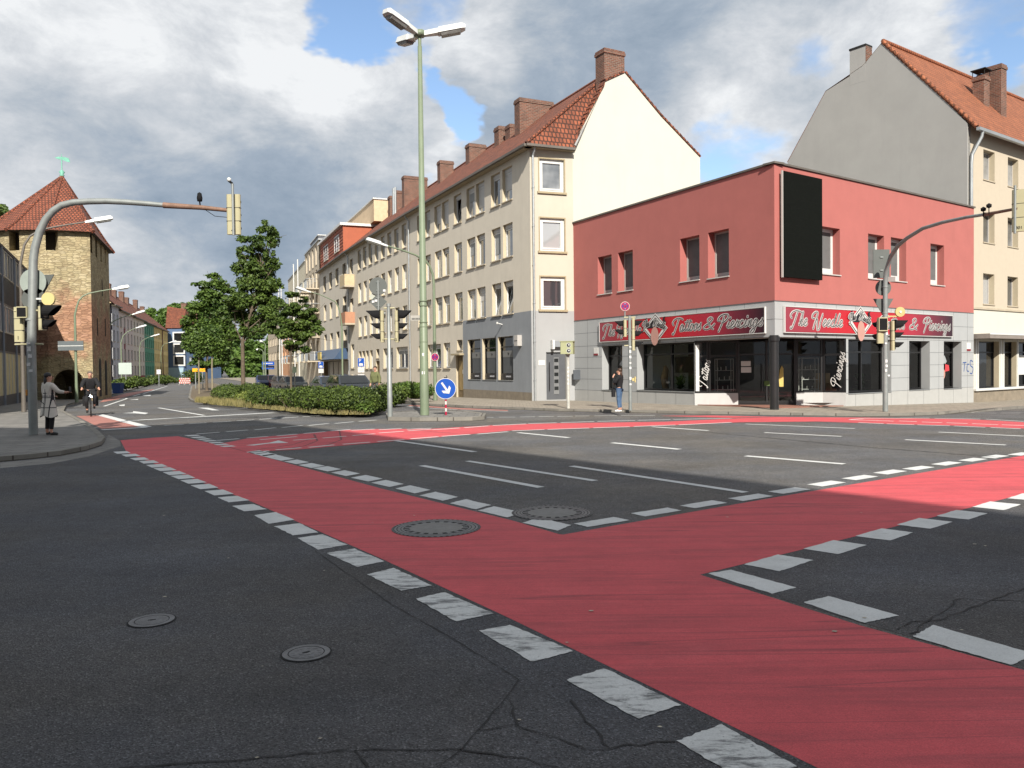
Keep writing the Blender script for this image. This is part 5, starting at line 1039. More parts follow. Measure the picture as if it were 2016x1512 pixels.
mb = MB(); mb.box(.3, .4, -.5, 17.9, 9.7, 12.4); local(cr, mb, 'back_volume', M_peach, S0, angR)

# ---------------- dark building on the left
dW = unit(V2(-18.3985, 25.5273), V2(-33.9183, 58.3318)); L0 = V2(-18.3985, 25.5273) + dW * 2.0; L1 = V2(-18.3985, 25.5273) + dW * 32
lb = empty('office_building', (L0.x, L0.y, 0), 'dark three-storey building with steel fins and glazed shop floor at the left edge', 'building')
angL = math.atan2(dW.y, dW.x); LL = (L1 - L0).length
M_navy = mat('navy_panel', (.022, .026, .042), .45, var=.15); M_fin = mat('steel_fin', (.26, .275, .31), .5, .3, var=.1); M_wf = mat('pale_frame', (.42, .42, .40), .6)
M_yell = mat('yellow_lit_pane', (.48, .40, .22), .7, var=.1)  # stands for the yellow-lit shop windows; their light is only in the colour
ops = []
B = 4.74; n_b = int(LL / B)
for b in range(n_b + 1):
    for k_ in range(3):
        for j in range(4):
            u = b * B - .8 + j * 1.12 + .2
            if u < .1 or u + .95 > LL: continue
            if k_ == 0: continue
            z = (2.95, 5.75)[k_ - 1]; ops.append((u, u + .95, z + .75, z + 2.1, 'B'))
facade(lb, L0, L1, -.3, 7.86, ops + [(.2, LL - .2, .55, 2.65, 'X')], [M_navy, M_wf], depth=.03, rev=1)
f = MB(); f.box(.2, .02, .4, LL - .2, .3, 2.8)
local(lb, f, 'shop_glazing', M_yell, L0, angL)
f = MB()
for u in np.arange(.2, LL, 1.18): f.box(u, .0, .55, u + .1, .03, 2.65)
local(lb, f, 'shop_frame', M_wf, L0, angL)
for b in range(n_b + 1):
    u = b * B - .75
    if 0 < u < LL: f = MB(); f.box(u, -.06, -.2, u + .14, 0, 7.86); f.box(u + .05, -.075, -.2, u + .09, -.06, 7.86); local(lb, f, 'fin', M_fin, L0, angL)
f = MB()
for u in np.arange(.3, LL - .5, .42): f.box(u, -.02, 2.75, u + .03, 0, 3.65); f.box(u, -.02, 5.15, u + .03, 0, 6.4)
local(lb, f, 'panel_ribs', M_blackf, L0, angL)
f = MB(); f.box(-.3, -.04, 7.86, LL + .3, 9.5, 8.0); f.box(-.1, .3, 8.0, LL + .1, 9.3, 8.06, 1)
local(lb, f, 'roof', [mat('brown_eave', (.06, .045, .04)), mat('dark_roof', (.07, .055, .05))], L0, angL)
f = MB(); f.box(.02, .35, -.3, LL - .02, 9, 7.9); local(lb, f, 'back_volume', M_navy, L0, angL)

# ---------------- medieval tower
def rubble(name):
    m, t, b, n, l = newmat(name); MATS[name] = m
    uv = n.new('ShaderNodeUVMap'); g = n.new('ShaderNodeNewGeometry')
    nw = n.new('ShaderNodeTexNoise'); l.new(uv.outputs[0], nw.inputs['Vector']); nw.inputs['Scale'].default_value = 2.0; nw.inputs['Detail'].default_value = 3
    s1 = n.new('ShaderNodeVectorMath'); s1.operation = 'SCALE'; l.new(nw.outputs['Color'], s1.inputs[0]); s1.inputs['Scale'].default_value = .16
    s2 = n.new('ShaderNodeVectorMath'); s2.operation = 'ADD'; l.new(uv.outputs[0], s2.inputs[0]); l.new(s1.outputs[0], s2.inputs[1])
    mp_ = n.new('ShaderNodeMapping'); l.new(s2.outputs[0], mp_.inputs[0]); mp_.inputs['Scale'].default_value = (2.7, 7.2, 1)
    v1 = n.new('ShaderNodeTexVoronoi'); v1.inputs['Scale'].default_value = 1; v1.inputs['Randomness'].default_value = .72; l.new(mp_.outputs[0], v1.inputs['Vector'])
    v2 = n.new('ShaderNodeTexVoronoi'); v2.feature = 'DISTANCE_TO_EDGE'; v2.inputs['Scale'].default_value = 1; v2.inputs['Randomness'].default_value = .72; l.new(mp_.outputs[0], v2.inputs['Vector'])
    sp = n.new('ShaderNodeSeparateColor'); l.new(v1.outputs['Color'], sp.inputs[0])
    r = n.new('ShaderNodeValToRGB'); l.new(sp.outputs[0], r.inputs[0]); e = r.color_ramp.elements; e[0].color = (.29, .23, .135, 1); e[1].color = (.44, .37, .235, 1); q = e.new(.35); q.color = (.34, .275, .16, 1); q = e.new(.7); q.color = (.39, .325, .19, 1)
    sx = n.new('ShaderNodeSeparateXYZ'); l.new(g.outputs['Position'], sx.inputs[0]); nn = n.new('ShaderNodeTexNoise'); l.new(g.outputs['Position'], nn.inputs['Vector']); nn.inputs['Scale'].default_value = .7; nn.inputs['Detail'].default_value = 8
    zz = n.new('ShaderNodeMath'); zz.operation = 'MULTIPLY_ADD'; l.new(nn.outputs[0], zz.inputs[0]); zz.inputs[1].default_value = 7.0; l.new(sx.outputs[2], zz.inputs[2])
    a1 = n.new('ShaderNodeMapRange'); l.new(zz.outputs[0], a1.inputs[0]); a1.inputs[1].default_value = 5.6; a1.inputs[2].default_value = 7.0
    a2 = n.new('ShaderNodeMapRange'); l.new(zz.outputs[0], a2.inputs[0]); a2.inputs[1].default_value = 9.3; a2.inputs[2].default_value = 10.8; a2.inputs[3].default_value = 1; a2.inputs[4].default_value = 0
    am = n.new('ShaderNodeMath'); am.operation = 'MULTIPLY'; l.new(a1.outputs[0], am.inputs[0]); l.new(a2.outputs[0], am.inputs[1])
    ti = n.new('ShaderNodeMix'); ti.data_type = 'RGBA'; ti.blend_type = 'MULTIPLY'; l.new(am.outputs[0], ti.inputs[0]); l.new(r.outputs[0], ti.inputs[6]); ti.inputs[7].default_value = (1, .68, .72, 1)
    mo = n.new('ShaderNodeMapRange'); l.new(v2.outputs[0], mo.inputs[0]); mo.inputs[1].default_value = .02; mo.inputs[2].default_value = .11; mo.inputs[3].default_value = .68; mo.inputs[4].default_value = 1
    fn = n.new('ShaderNodeTexNoise'); l.new(uv.outputs[0], fn.inputs['Vector']); fn.inputs['Scale'].default_value = .9; fn.inputs['Detail'].default_value = 9; fn.inputs['Roughness'].default_value = .75
    fm = n.new('ShaderNodeMapRange'); l.new(fn.outputs[0], fm.inputs[0]); fm.inputs[1].default_value = .3; fm.inputs[2].default_value = .7; fm.inputs[3].default_value = .7; fm.inputs[4].default_value = 1.25
    mu = n.new('ShaderNodeMath'); mu.operation = 'MULTIPLY'; l.new(mo.outputs[0], mu.inputs[0]); l.new(fm.outputs[0], mu.inputs[1])
    sc = n.new('ShaderNodeVectorMath'); sc.operation = 'SCALE'; l.new(ti.outputs[2], sc.inputs[0]); l.new(mu.outputs[0], sc.inputs['Scale']); l.new(sc.outputs[0], b.inputs['Base Color']); b.inputs['Roughness'].default_value = .92
    bp = n.new('ShaderNodeBump'); l.new(mo.outputs[0], bp.inputs['Height']); bp.inputs['Strength'].default_value = 1.0; bp.inputs['Distance'].default_value = .05; l.new(bp.outputs[0], b.inputs['Normal'])
    return m
def on(px, Y): q = hz(px, 760, Y); return V2(q.x, q.y)
TN = on(183.5, 54); TF = on(219.5, 63)
foot = [TN, TN + V2(-2.4, -1.0), TN + V2(-4.8, -1.0), TN + V2(-7.0, -.1), TN + V2(-8.6, 1.9), TN + V2(-9.3, 4.6), TN + V2(-9.0, 7.3), TN + V2(-7.5, 9.6), TN + V2(-5.4, 10.4), TF]
tw = empty('stone_tower', (TN.x, TN.y, gz(*TN)), 'round-fronted medieval stone tower with red conical tiled roof beside the left pavement', 'tower')
M_stone = rubble('tower_stone')
ctr = sum(foot, V2(0, 0)) / len(foot); Z0, ZE = -.5, 11.0
def wall_seg(a, b, nz_=1, mer=0):
    """tower wall with crenel gaps under the eaves"""
    ang = math.atan2((b - a).y, (b - a).x); L = (b - a).length; return a, ang, L
mb = MB(); rel = lambda v: (v.x - tw.location.x, v.y - tw.location.y)
n = len(foot); inn = [v + (ctr - v).normalized() * 1.0 for v in foot]
arch_i = 0                       # archway in the second front face
for i in range(n):
    a, b = foot[i], foot[(i + 1) % n]
    if i == n - 1: a, b = foot[n - 1], foot[0]
    ia, ib = inn[i], inn[(i + 1) % n]
    mb.poly([(*rel(a), Z0), (*rel(b), Z0), (*rel(b), ZE - 1.3), (*rel(a), ZE - 1.3)]) if i not in (arch_i,) else None
    k_ = 4 if i == n - 1 else 1                      # merlons between the openings under the roof
    for j in range(k_):
        g0, g1 = (j + .0) / k_, (j + (.72 if i != n - 1 else .62)) / k_
        p, q = a.lerp(b, g0), a.lerp(b, g1); ip, iq = ia.lerp(ib, g0), ia.lerp(ib, g1)
        mb.prism([rel(p), rel(q), rel(iq), rel(ip)], ZE - 1.3, ZE)
    mb.poly([(*rel(a), ZE - 1.3), (*rel(b), ZE - 1.3), (*rel(ib), ZE - 1.3), (*rel(ia), ZE - 1.3)])
# the arch face, with a real passage
a, b = foot[arch_i], foot[arch_i + 1]; d = unit(a, b); L = (b - a).length; nin = (ctr - (a + b) / 2).normalized()
ar, az = .9, .93; cx_ = 1.42
pts = [(cx_ - ar, Z0)] + [(cx_ - ar * math.cos(t), az + ar * math.sin(t)) for t in np.linspace(0, math.pi, 13)] + [(cx_ + ar, Z0)]
tp = lambda u, z, k_=0: ((a + d * u + nin * k_).x - tw.location.x, (a + d * u + nin * k_).y - tw.location.y, z)
mb.poly([tp(0, Z0), tp(cx_ - ar, Z0), tp(cx_ - ar, az), tp(0, az)]); mb.poly([tp(cx_ + ar, Z0), tp(L, Z0), tp(L, az), tp(cx_ + ar, az)])
for (u0, z0_), (u1, z1_) in zip(pts[1:-1], pts[2:-1]):
    mb.poly([tp(u0, z0_), tp(u1, z1_), tp(u1, 2.9), tp(u0, 2.9)])
mb.poly([tp(0, az), tp(cx_ - ar, az), tp(cx_ - ar, 2.9), tp(0, 2.9)]); mb.poly([tp(cx_ + ar, az), tp(L, az), tp(L, 2.9), tp(cx_ + ar, 2.9)])
mb.poly([tp(0, 2.9), tp(L, 2.9), tp(L, ZE - 1.3), tp(0, ZE - 1.3)])
for (u0, z0_), (u1, z1_) in zip(pts, pts[1:]): mb.poly([tp(u0, z0_), tp(u1, z1_), tp(u1, z1_, 4), tp(u0, z0_, 4)])
mb.poly([tp(u, z, 4) for u, z in pts])
mb.build('wall', M_stone, tw, loc=(0, 0, -tw.location.z))
# slits and arched niches on the shaded flank, window in the front
dT = unit(TN, TF); angT = math.atan2(dT.y, dT.x); LT = (TN - TF).length
def niche(root, P, ang, u, v0, w, h, name='niche', arch=True, dep=.03, m=None):
    f = MB(); pts_ = [(u, v0), (u + w, v0), (u + w, v0 + h - w / 2)] + [(u + w / 2 + w / 2 * math.cos(t), v0 + h - w / 2 + w / 2 * math.sin(t)) for t in np.linspace(0, math.pi, 9)][1:] if arch else [(u, v0), (u + w, v0), (u + w, v0 + h), (u, v0 + h)]
    f.pl(pts_, -dep, .1); return local(root, f, name, m or M_dark, P, ang)
for u, v0, w, h, ar_ in ((LT * .62, -.1, 1.0, 2.6, True), (LT * .3, -.1, 1.0, 2.7, True), (LT * .68, 4.3, .22, 1.3, False), (LT * .25, 4.2, .22, 1.2, False), (LT * .55, 7.2, .2, 1.2, False)):
    niche(tw, TN, angT, u, v0, w, h, 'niche' if ar_ else 'arrow_slit', ar_)
# inner dark core behind the crenels, roof, finial
mb = MB(); mb.prism([rel(v) for v in [q + (ctr - q).normalized() * 1.1 for q in foot]], ZE - 1.6, ZE - .02); mb.build('inner_core', mat('dark_stone', (.05, .04, .03)), tw, loc=(0, 0, -tw.location.z))
mb = MB(); ev = [v + (v - ctr).normalized() * .45 for v in foot]; ap = on(131.5, 58.5); ZA = 15.85
for i in range(n):
    a, b = ev[i], ev[(i + 1) % n]; am, bm_ = a.lerp(ap, .18), b.lerp(ap, .18)
    z1_ = ZE + .75
    mb.poly([(*rel(a), ZE - .02), (*rel(b), ZE - .02), (*rel(bm_), z1_), (*rel(am), z1_)]); mb.poly([(*rel(am), z1_), (*rel(bm_), z1_), (*rel(ap), ZA)])
    mb.poly([(*rel(a), ZE - .03), (*rel(b), ZE - .03), (*rel(ctr), ZE)], 1)
    va, vb, vc = Vector((*rel(a), ZE)), Vector((*rel(am), z1_)), Vector((*rel(ap), ZA)); mb.tube([va, vb, vc], [.13, .13, .09], 6)
mb.build('roof', [bricks('tower_tiles', (.28, .08, .04), (.19, .055, .03), (.07, .025, .015), .22, .26, .04, 1.2, .5, vari=.34), mat('dark_stone', (.05, .04, .03))], tw, loc=(0, 0, -tw.location.z))
M_verd = mat('verdigris', (.16, .42, .32), .6, var=.2)
mb = MB(); mb.cyl((0, 0, 15.7), (0, 0, 17.2), .04, 8); mb.lathe([(.001, 15.75), (.18, 15.9), (.1, 16.0), (.2, 16.15), (.001, 16.35)], 12)
mb.pl([(-.5, 17.2), (-.3, 17.1), (0, 17.05), (.35, 16.9), (.62, 16.85), (.5, 17.15), (.1, 17.25), (-.25, 17.25)], -.02, .02); mb.cyl((0, 0, 17.2), (0, 0, 17.45), .02, 6)
mb.build('weather_vane', M_verd, tw, loc=(ap.x - tw.location.x, ap.y - tw.location.y, -tw.location.z))

# ---------------- far house row on the left
H0 = V2(*gp(226, 758, .1)); H0 = on(222, 112); H1 = on(331, 179)
dH = unit(H1, H0); LH = (H0 - H1).length
rows = [(0, .155, 'lilac grey plaster house nearest the tower in the far left row', (.34, .34, .38), (.25, .25, .3), 11.4), (.155, .40, 'pale pink house with dark red strips in the far left row', (.46, .40, .38), (.2, .04, .06), 11.0), (.40, .60, 'beige house with dark red shop floor in the far left row', (.46, .42, .37), (.25, .03, .04), 10.9),
        (.60, .79, 'green house with white window bands in the far left row', (.06, .20, .13), (.55, .55, .5), 10.8), (.79, 1.0, 'yellow house with brown strip in the far left row', (.52, .40, .17), (.13, .05, .03), 10.7)]
pxs = [(222, 236), (236, 263), (263, 285), (285, 304), (304, 331)]
def lineX(px):                                         # point of the row line on a sight line
    r = px_ray(px, 700); A_ = np.array([[dH.x, -r.x], [dH.y, -r.y]]); t, k_ = np.linalg.solve(A_, -np.array([H0.x, H0.y])); return V2(H0.x + dH.x * t, H0.y + dH.y * t)
for (f0, f1, lab, c_, c2, ze_), (p0, p1) in zip(rows, pxs):
    a, b = lineX(p1), lineX(p0); L = (b - a).length; ang = math.atan2((b - a).y, (b - a).x)
    # outside faces the street: on the left-hand row the wall runs from near to far
    a, b = b, a; ang = math.atan2((b - a).y, (b - a).x)
    root = empty('terraced_house', (a.x, a.y, gz(*a)), lab, 'house', 'houses in the far row on the left')
    m_ = mat('far_render_' + lab.split()[0], tuple(min(.75, v * 1.25) for v in c_), .9, var=.05); m2 = mat('far_strip_' + lab.split()[0], c2, .9)
    ops = []; nwin = max(2, int(L / 2.7)); st = L / nwin
    for z in (1.4, 3.9, 6.4, 8.7):
        for j in range(nwin): ops.append((j * st + st * .28, j * st + st * .72, z - .5, z + 1.1, 'F'))
    facade(root, a, b, -.6, ze_, ops, [m_, m2], bands=[(.9, 1 if 'shop' in lab else 0), (1e9, 0)], depth=.15)
    if 'strip' in lab:
        f = MB(); 
        if 'brown' in lab: f.box(L * .55, -.1, -.3, L * .55 + .9, 0, ze_ - .1)
        else:
            for z in (2.6, 5.1, 7.6): f.box(L * .3, -.06, z - .1, L * .3 + 1.0, 0, z + .7)
        local(root, f, 'painted_strip', m2, a, ang)
    rowroof(root, a, b, ze_, ze_ + 4.3, 5.0, .4, tile=M_tile); mb = MB(); mb.box(.02, .4, -.5, L - .02, 10, ze_ - .2); local(root, mb, 'back_volume', m_, a, ang)
    mb = MB(); mb.pl([(0, ze_ - .2), (10, ze_ - .2), (5, ze_ + 4.15)], 0, .25); gl = local(root, mb, 'gable', mat('far_gable', (.55, .43, .26), .9), a, ang + R(90))
    for j in range(2 if L > 12 else 1): chimney(root, a + unit(a, b) * (L * (.3 + .4 * j)) - outn(a, b) * 4.2, ang, 1.2, .8, ze_ + 2, ze_ + 5.3 - .6 * j)
# blue gabled house at the end
b0, b1 = on(331.5, 181), on(362, 181); ang = math.atan2((b1 - b0).y, (b1 - b0).x); L = (b1 - b0).length
bh = empty('terraced_house', (b0.x, b0.y, gz(*b0)), 'blue house turned to the junction with white framed windows at the end of the street', 'house')
M_blueh = mat('blue_render', (.085, .14, .24), .9, var=.05); ops = [(L * .42, L * .42 + 2.2, z, z + 1.9, None) for z in (2.9, 5.6, 8.2)]
facade(bh, b0, b1, -.6, 11.2, ops, [M_blueh, mat('pale_blue', (.3, .42, .5))], bands=[(.6, 1), (2.3, 1), (1e9, 0)], depth=.2)
for o in ops:
    f = MB(); ringframe(f, 2.7, 2.4, .3, -.08, .0, 0, o[0] - .25, o[2] - .25); f.box(o[0], .2, o[2], o[1], .24, o[3], 1); local(bh, f, 'window', [M_white, G_dark], b0, ang)
facade(bh, b1, b1 + V2(3.4, 14), -.6, 11.2, [(2, 3.5, 3, 4.8, 'F'), (5, 6.5, 3, 4.8, 'F'), (2, 3.5, 6, 7.8, 'F'), (5, 6.5, 6, 7.8, 'F')], [M_blueh], name='side_wall')
mb = MB(); q = lambda x, y, z: (x, y, z)
mb.add([(-.3, -.3, 11.2), (L + .3, -.3, 11.2), (L + .3, 14, 11.2), (-.3, 14, 11.2), (-2.0, 5, 16.5), (L - 1.5, 5.5, 15.8)], [(0, 1, 5, 4), (1, 2, 5), (2, 3, 4, 5), (0, 4, 3)]); local(bh, mb, 'roof', M_tile, b0, ang)
mb = MB(); mb.box(.05, .4, -.5, L - .2, 13, 11); local(bh, mb, 'back_volume', M_blueh, b0, ang)
chimney(bh, b0 + V2(1.5, 6), ang, 1.2, .8, 13, 17.2); chimney(bh, b0 + V2(3.2, 8), ang, 1.0, .8, 12, 16)

# ---------------- the tall buildings behind the viewer, whose shadow covers the near road
def tall(name_lab, pts, h, m, kx=1):
    c_ = sum((V2(*p) for p in pts), V2(0, 0)) / len(pts); root = empty('apartment_building', (c_.x, c_.y, 0), name_lab, 'building')
    mb = MB(); mb.prism([(p[0] - c_.x, p[1] - c_.y) for p in pts], -.2, h); mb.build('wall', m, root)
    mb = MB(); mb.prism([((p[0] - c_.x) * .97, (p[1] - c_.y) * .97) for p in pts], h, h + .3); mb.build('roof', mat('roof_felt', (.12, .12, .12)), root)
    n_ = len(pts)
    for i in range(n_):
        a, b = V2(*pts[i]), V2(*pts[(i + 1) % n_])
        if (b - a).length < 4: continue
        d_ = unit(a, b); an = math.atan2(d_.y, d_.x); sgn = -1
        no = outn(a, b)
        if (a + b).length and (c_ - a).dot(no) > 0: a, b = b, a; d_ = unit(a, b); an = math.atan2(d_.y, d_.x); no = outn(a, b)
        f = MB()
        for z in np.arange(1.2, h - 2.2, 3.0):
            for u in np.arange(1.2, (b - a).length - 1.6, 3.1): f.box(u, -.03, z, u + 1.3, .02, z + 1.7)
        local(root, f, 'windows', G_res, a, an)
    return root
kS = 1 / math.tan(SUN_EL); off = Vector((SDIR.x, SDIR.y)).normalized()
def roofpt(gx, gy, h): return (gx + off.x * h * kS, gy + off.y * h * kS)
h1 = 19.0
sh = [roofpt(5.43, 9.09, h1), roofpt(-8.68, 26.91, h1), roofpt(-11.3, 22.9, h1)]
e = (V2(*sh[0]) - V2(*sh[1])).normalized(); s_far = V2(*sh[1]) + e * 34
w_ = V2(-e.y, e.x); w_ = w_ if w_.y < 0 else -w_
tall('tall plain block behind the viewer that shades the junction', [tuple(sh[1]), tuple(s_far), tuple(s_far + w_ * 16), tuple(V2(*sh[1]) + w_ * 16 * .9 + V2(0, 0))], h1, M_crw)
h2 = 18.0
q1, q2 = roofpt(-11.0, 22.2, h2), roofpt(-27, 26.5, h2)
tall('second plain block behind the viewer on the left', [q1, q2, (q2[0] - 4, q2[1] - 14), (q1[0] - 2, q1[1] - 16)], h2, M_grw)
# ============================================================ street furniture
M_lampg = mat('lamp_green', (.165, .205, .135), .5, var=.1, vscale=2, dirt=.2)
M_galv = mat('galvanised_steel', (.27, .29, .285), .5, .4, var=.12, vscale=5, dirt=.25)
M_cream = mat('signal_cream', (.40, .37, .23), .5, var=.05, dirt=.15)
M_visor = mat('visor_black', (.009, .009, .010), .85, var=.1, spec=.2)
M_backg = mat('sign_back_grey', (.10, .11, .105), .6, .2, var=.08)
M_headw = mat('lamp_head_white', (.58, .59, .58), .4, var=.04, dirt=.1)
M_lens = mat('lamp_lens', (.22, .22, .21), .25, var=.2, vscale=8)
M_rust = mat('rusty_arm', (.20, .12, .085), .7, .2, var=.3, vscale=6)
M_yel = mat('sounder_yellow', (.55, .45, .2), .5, var=.04)
M_num = mat('number_black', (.02, .02, .02), .6)
M_stk = mat('sticker', (.6, .6, .6), .6, var=.3, vscale=30)
def post(px, py, label, cat, dz=.1, name='traffic_light', group=None, xy=None):
    c = gp(px, py, dz) if xy is None else Vector(xy); return empty(name, (c.x, c.y, gz(*c) + dz), label, cat, group), c
def sig_head(root, x, y, z, rz, n=3, w=.28, hh=.30, big=False, num=None, side=1, vl=.3, numz=.06, nums=.13):
    """x,y,z: lower middle of the housing relative to the root; front looks to local -y"""
    f = MB(); f.bbox(-w / 2, -.06, 0, w / 2, .05, n * hh, .03)
    for i in range(1, n): f.box(-w / 2 - .004, -.064, i * hh - .006, w / 2 + .004, .054, i * hh + .006, 1)
    o = f.build('signal_head', [M_cream, M_num], root, loc=(x, y, z), rz=rz)
    v = MB()
    f2 = MB()
    for i in range(n):
        r = .115 if not (big and i == n - 1) else .17; zc = (i + .5) * hh + (.02 if r > .12 else 0); k = 14; L = vl * (1.4 if r > .12 else 1)
        for j in range(k):
            a0, a1 = R(-35) + (R(250)) * j / k, R(-35) + R(250) * (j + 1) / k
            q = lambda a, yy, rr: (rr * math.cos(a), yy, zc + rr * math.sin(a))
            l0, l1 = L * (.62 + .38 * math.sin(a0)), L * (.62 + .38 * math.sin(a1))
            v.poly([q(a0, -.06, r), q(a1, -.06, r), q(a1, -.06 - l1, r * .93), q(a0, -.06 - l0, r * .93)]); v.poly([q(a0, -.06, r - .008), q(a1, -.06, r - .008), q(a1, -.06 - l1, r * .93 - .008), q(a0, -.06 - l0, r * .93 - .008)])
        v.box(-r - .01, -.075, zc - r - .01, r + .01, -.06, zc + r + .01)
        f2.disc(r * .9, 0, zc, -.08, 0)
    v.build('visor', M_visor, o); f2.build('lens', mat('signal_lens', (.05, .03, .025), .2), o)
    if num: text_mesh('number', num, nums, M_num, o, (0, .055, numz), (R(90), 0, R(180)))
    return o
def sig_bracket(root, x0, y0, x1, y1, z, m=None):
    f = MB(); f.tube([(x0, y0, z), (x1, y1, z)], .025, 8); f.build('bracket', m or M_cream, root)
def plate(root, x, z, r, shape, y=.08, m=None, rz=0, name='sign_back', w=None):
    f = MB()
    pts = dict(disc=[(r * math.cos(t), r * math.sin(t)) for t in np.linspace(0, 2 * math.pi, 33)[:-1]], diamond=[(-r, 0), (0, -r), (r, 0), (0, r)], oct=[(r * math.cos(t), r * math.sin(t)) for t in np.linspace(0, 2 * math.pi, 9)[:-1]], tri=[(-r, r * .62), (0, -r * 1.12), (r, r * .62)], sq=[(-r, -r), (r, -r), (r, r), (-r, r)], rect=[(-(w or r), -r), ((w or r), -r), ((w or r), r), (-(w or r), r)])[shape]
    f.pl(pts, -.012, .012); f.box(-.05, -.045, -r * .5, .05, -.012, -r * .42, 1) if shape != 'tri' else None; f.box(-.05, -.045, r * .42, .05, -.012, r * .5, 1)
    o = f.build(name, [m or M_backg, M_galv], root, loc=(x, y, z), rz=rz); return o
def STK(f, root):                              # each sticker its own part
    for k_ in range(len(f.v) // 8):
        if random.random() < .25: continue
        g = MB(); g.v = f.v[k_ * 8:k_ * 8 + 8]; g.f = [tuple(i - k_ * 8 for i in q) for q in f.f[k_ * 6:k_ * 6 + 6]]; g.m = [0] * 6; g.sm = [False] * 6; g.build('sticker', M_stk, root)
# --- big left mast with arm
rt, c = post(66, 856, 'grey mast signal with long curved arm over the road on the left corner', 'traffic light')
zr = gz(*c) + .1; Y0 = c.y
def prel(root, px, py, Y): q = hz(px, py, Y); return (q.x - root.location.x, q.y - root.location.y, q.z - root.location.z)
f = MB(); path = [(0, 0, 0)] + [(0, 0, 1.0), (0, 0, 2.2)] + [prel(rt, px, py, Y0) for px, py in ((65, 540), (65.5, 512), (69, 488), (78, 456), (90, 432), (105, 415), (122, 404), (145, 398.5), (175, 396.5), (210, 396), (250, 398), (290, 401), (323, 404))]
f.tube(path, [.105] * 4 + [.1, .098, .095, .09, .088, .085, .08, .078, .075, .07, .065, .06], 14)
f.cyl((0, 0, 2.9), (0, 0, 2.96), .12); f.cyl((-.01, 0, 1.55), (-.01, 0, 1.6), .112); f.build('pole', M_galv, rt)
f = MB(); f.tube([prel(rt, 322, 404, Y0), prel(rt, 395, 408.5, Y0), prel(rt, 473, 416.5, Y0)], [.075, .06, .045], 10); f.build('arm', M_rust, rt)
f = MB(); f.lathe([(.001, -.09), (.06, -.08), (.07, 0), (.05, .12), (.001, .15)], 12); f.cyl((0, 0, -.09), (.02, 0, -.28), .018, 6); f.build('detector', M_visor, rt, loc=prel(rt, 393, 390, Y0))
x_, _, z_ = prel(rt, 461.5, 462, Y0); sig_head(rt, x_, -.02, z_, R(180), 3, .34, .335, False, '42', nums=.11)
f = MB(); x2, _, z2 = prel(rt, 465.5, 466, Y0); f.cyl((x2, -.22, z2), (x2, -.22, z2 + 1.28), .03, 10); f.tube([(x2 - .1, -.2, z2 + 1.36), (x2 - .02, -.2, z2 + 1.3), (x2, -.22, z2 + 1.2)], .03, 8, 1); f.lathe([(.001, z2 + 1.33), (.05, z2 + 1.36), (.05, z2 + 1.42), (.001, z2 + 1.45)], 10, 2, (x2 - .09, -.2)); f.build('signal_post', [M_galv, M_visor, M_headw], rt)
f = MB(); q0, q1 = Vector(prel(rt, 398, 409, Y0)), Vector(prel(rt, 448, 428, Y0)); f.tube([q0, q0.lerp(q1, .5) + Vector((0, 0, -.09)), q1], .008, 5); f.build('cable', M_visor, rt)
sig_head(rt, -.36, .1, prel(rt, 35, 673, Y0)[2], R(180), 3, .24, .295, False, '1'); sig_head(rt, .30, -.02, prel(rt, 88, 650, Y0)[2], R(90), 2, .24, .3, True, '11')
f = MB(); f.box(-.28, -.14, prel(rt, 66, 626, Y0)[2], -.02, .0, prel(rt, 66, 604, Y0)[2]); f.box(-.265, -.145, prel(rt, 66, 624, Y0)[2], -.035, -.14, prel(rt, 66, 606, Y0)[2], 1); f.build('signal_housing', [M_cream, M_visor], rt)
for z in (2.3, 3.15): sig_bracket(rt, -.45, .06, .3, .0, z)
plate(rt, .0, prel(rt, 66, 554, Y0)[2], .335, 'disc', .14, mat('sign_back_pale', (.30, .34, .31), .5, .2)); plate(rt, .0, prel(rt, 66, 588, Y0)[2], .32, 'oct', .14); plate(rt, .12, prel(rt, 66, 556, Y0)[2], .36, 'tri', .25, M_backg)
f = MB(); zz = prel(rt, 66, 589, Y0)[2]; f.box(.09, -.02, zz - .015, .42, .0, zz + .03, 1); f.disc(.165, .46, zz, -.03, 0); f.pl([(.46 + .165 * math.cos(t), zz + .165 * math.sin(t)) for t in np.linspace(0, 2 * math.pi, 29)[:-1]], -.025, .03, 0); f.build('round_sounder', [M_yel, M_headw], rt)
f = MB()
for i, (z, a) in enumerate(((2.12, 0), (1.95, .02), (1.75, -.02), (1.6, .03), (2.3, -.01))): f.box(-.045 + a, -.112, z, .05 + a, -.108, z + .12 - .02 * i)
STK(f, rt); f = MB(); f.bbox(-.16, -.05, 1.0, -.1, .04, 1.15); f.build('push_button', mat('button_orange', (.6, .25, .04), .5), rt)
# --- right mast
rt, c = post(1743, 810, 'grey mast signal with arm curving right in front of the red shop', 'traffic light')
base = V2(c.x, c.y); z0 = rt.location.z
def zat(px, py, Y): return hz(px, py, Y).z - z0
f = MB(); path = [(0, 0, 0), (0, 0, 2.0), (0, 0, 4.2), (.0, -.05, zat(1748, 535, 26.2)), (.01, -.35, zat(1756, 505, 25.9)), (.03, -.8, zat(1770, 484, 25.5)), (.06, -1.35, zat(1787, 469, 25)), (.1, -2.2, zat(1818, 450, 24.1)), (.16, -3.2, zat(1856, 438, 23.1)), (.22, -4.3, zat(1902, 428, 22)), (.28, -5.0, zat(1932, 423, 21.3))]
f.tube(path, [.085, .08, .075, .07, .068, .064, .06, .055, .05, .045, .042], 14)
for z in (3.2, 4.05, 2.75): f.cyl((0, 0, z), (0, 0, z + .05), .09)
f.build('pole', M_galv, rt); f = MB(); f.tube([path[-1], (.36, -6.3, zat(1996, 411, 20))], [.045, .035], 10); f.build('arm', M_rust, rt)
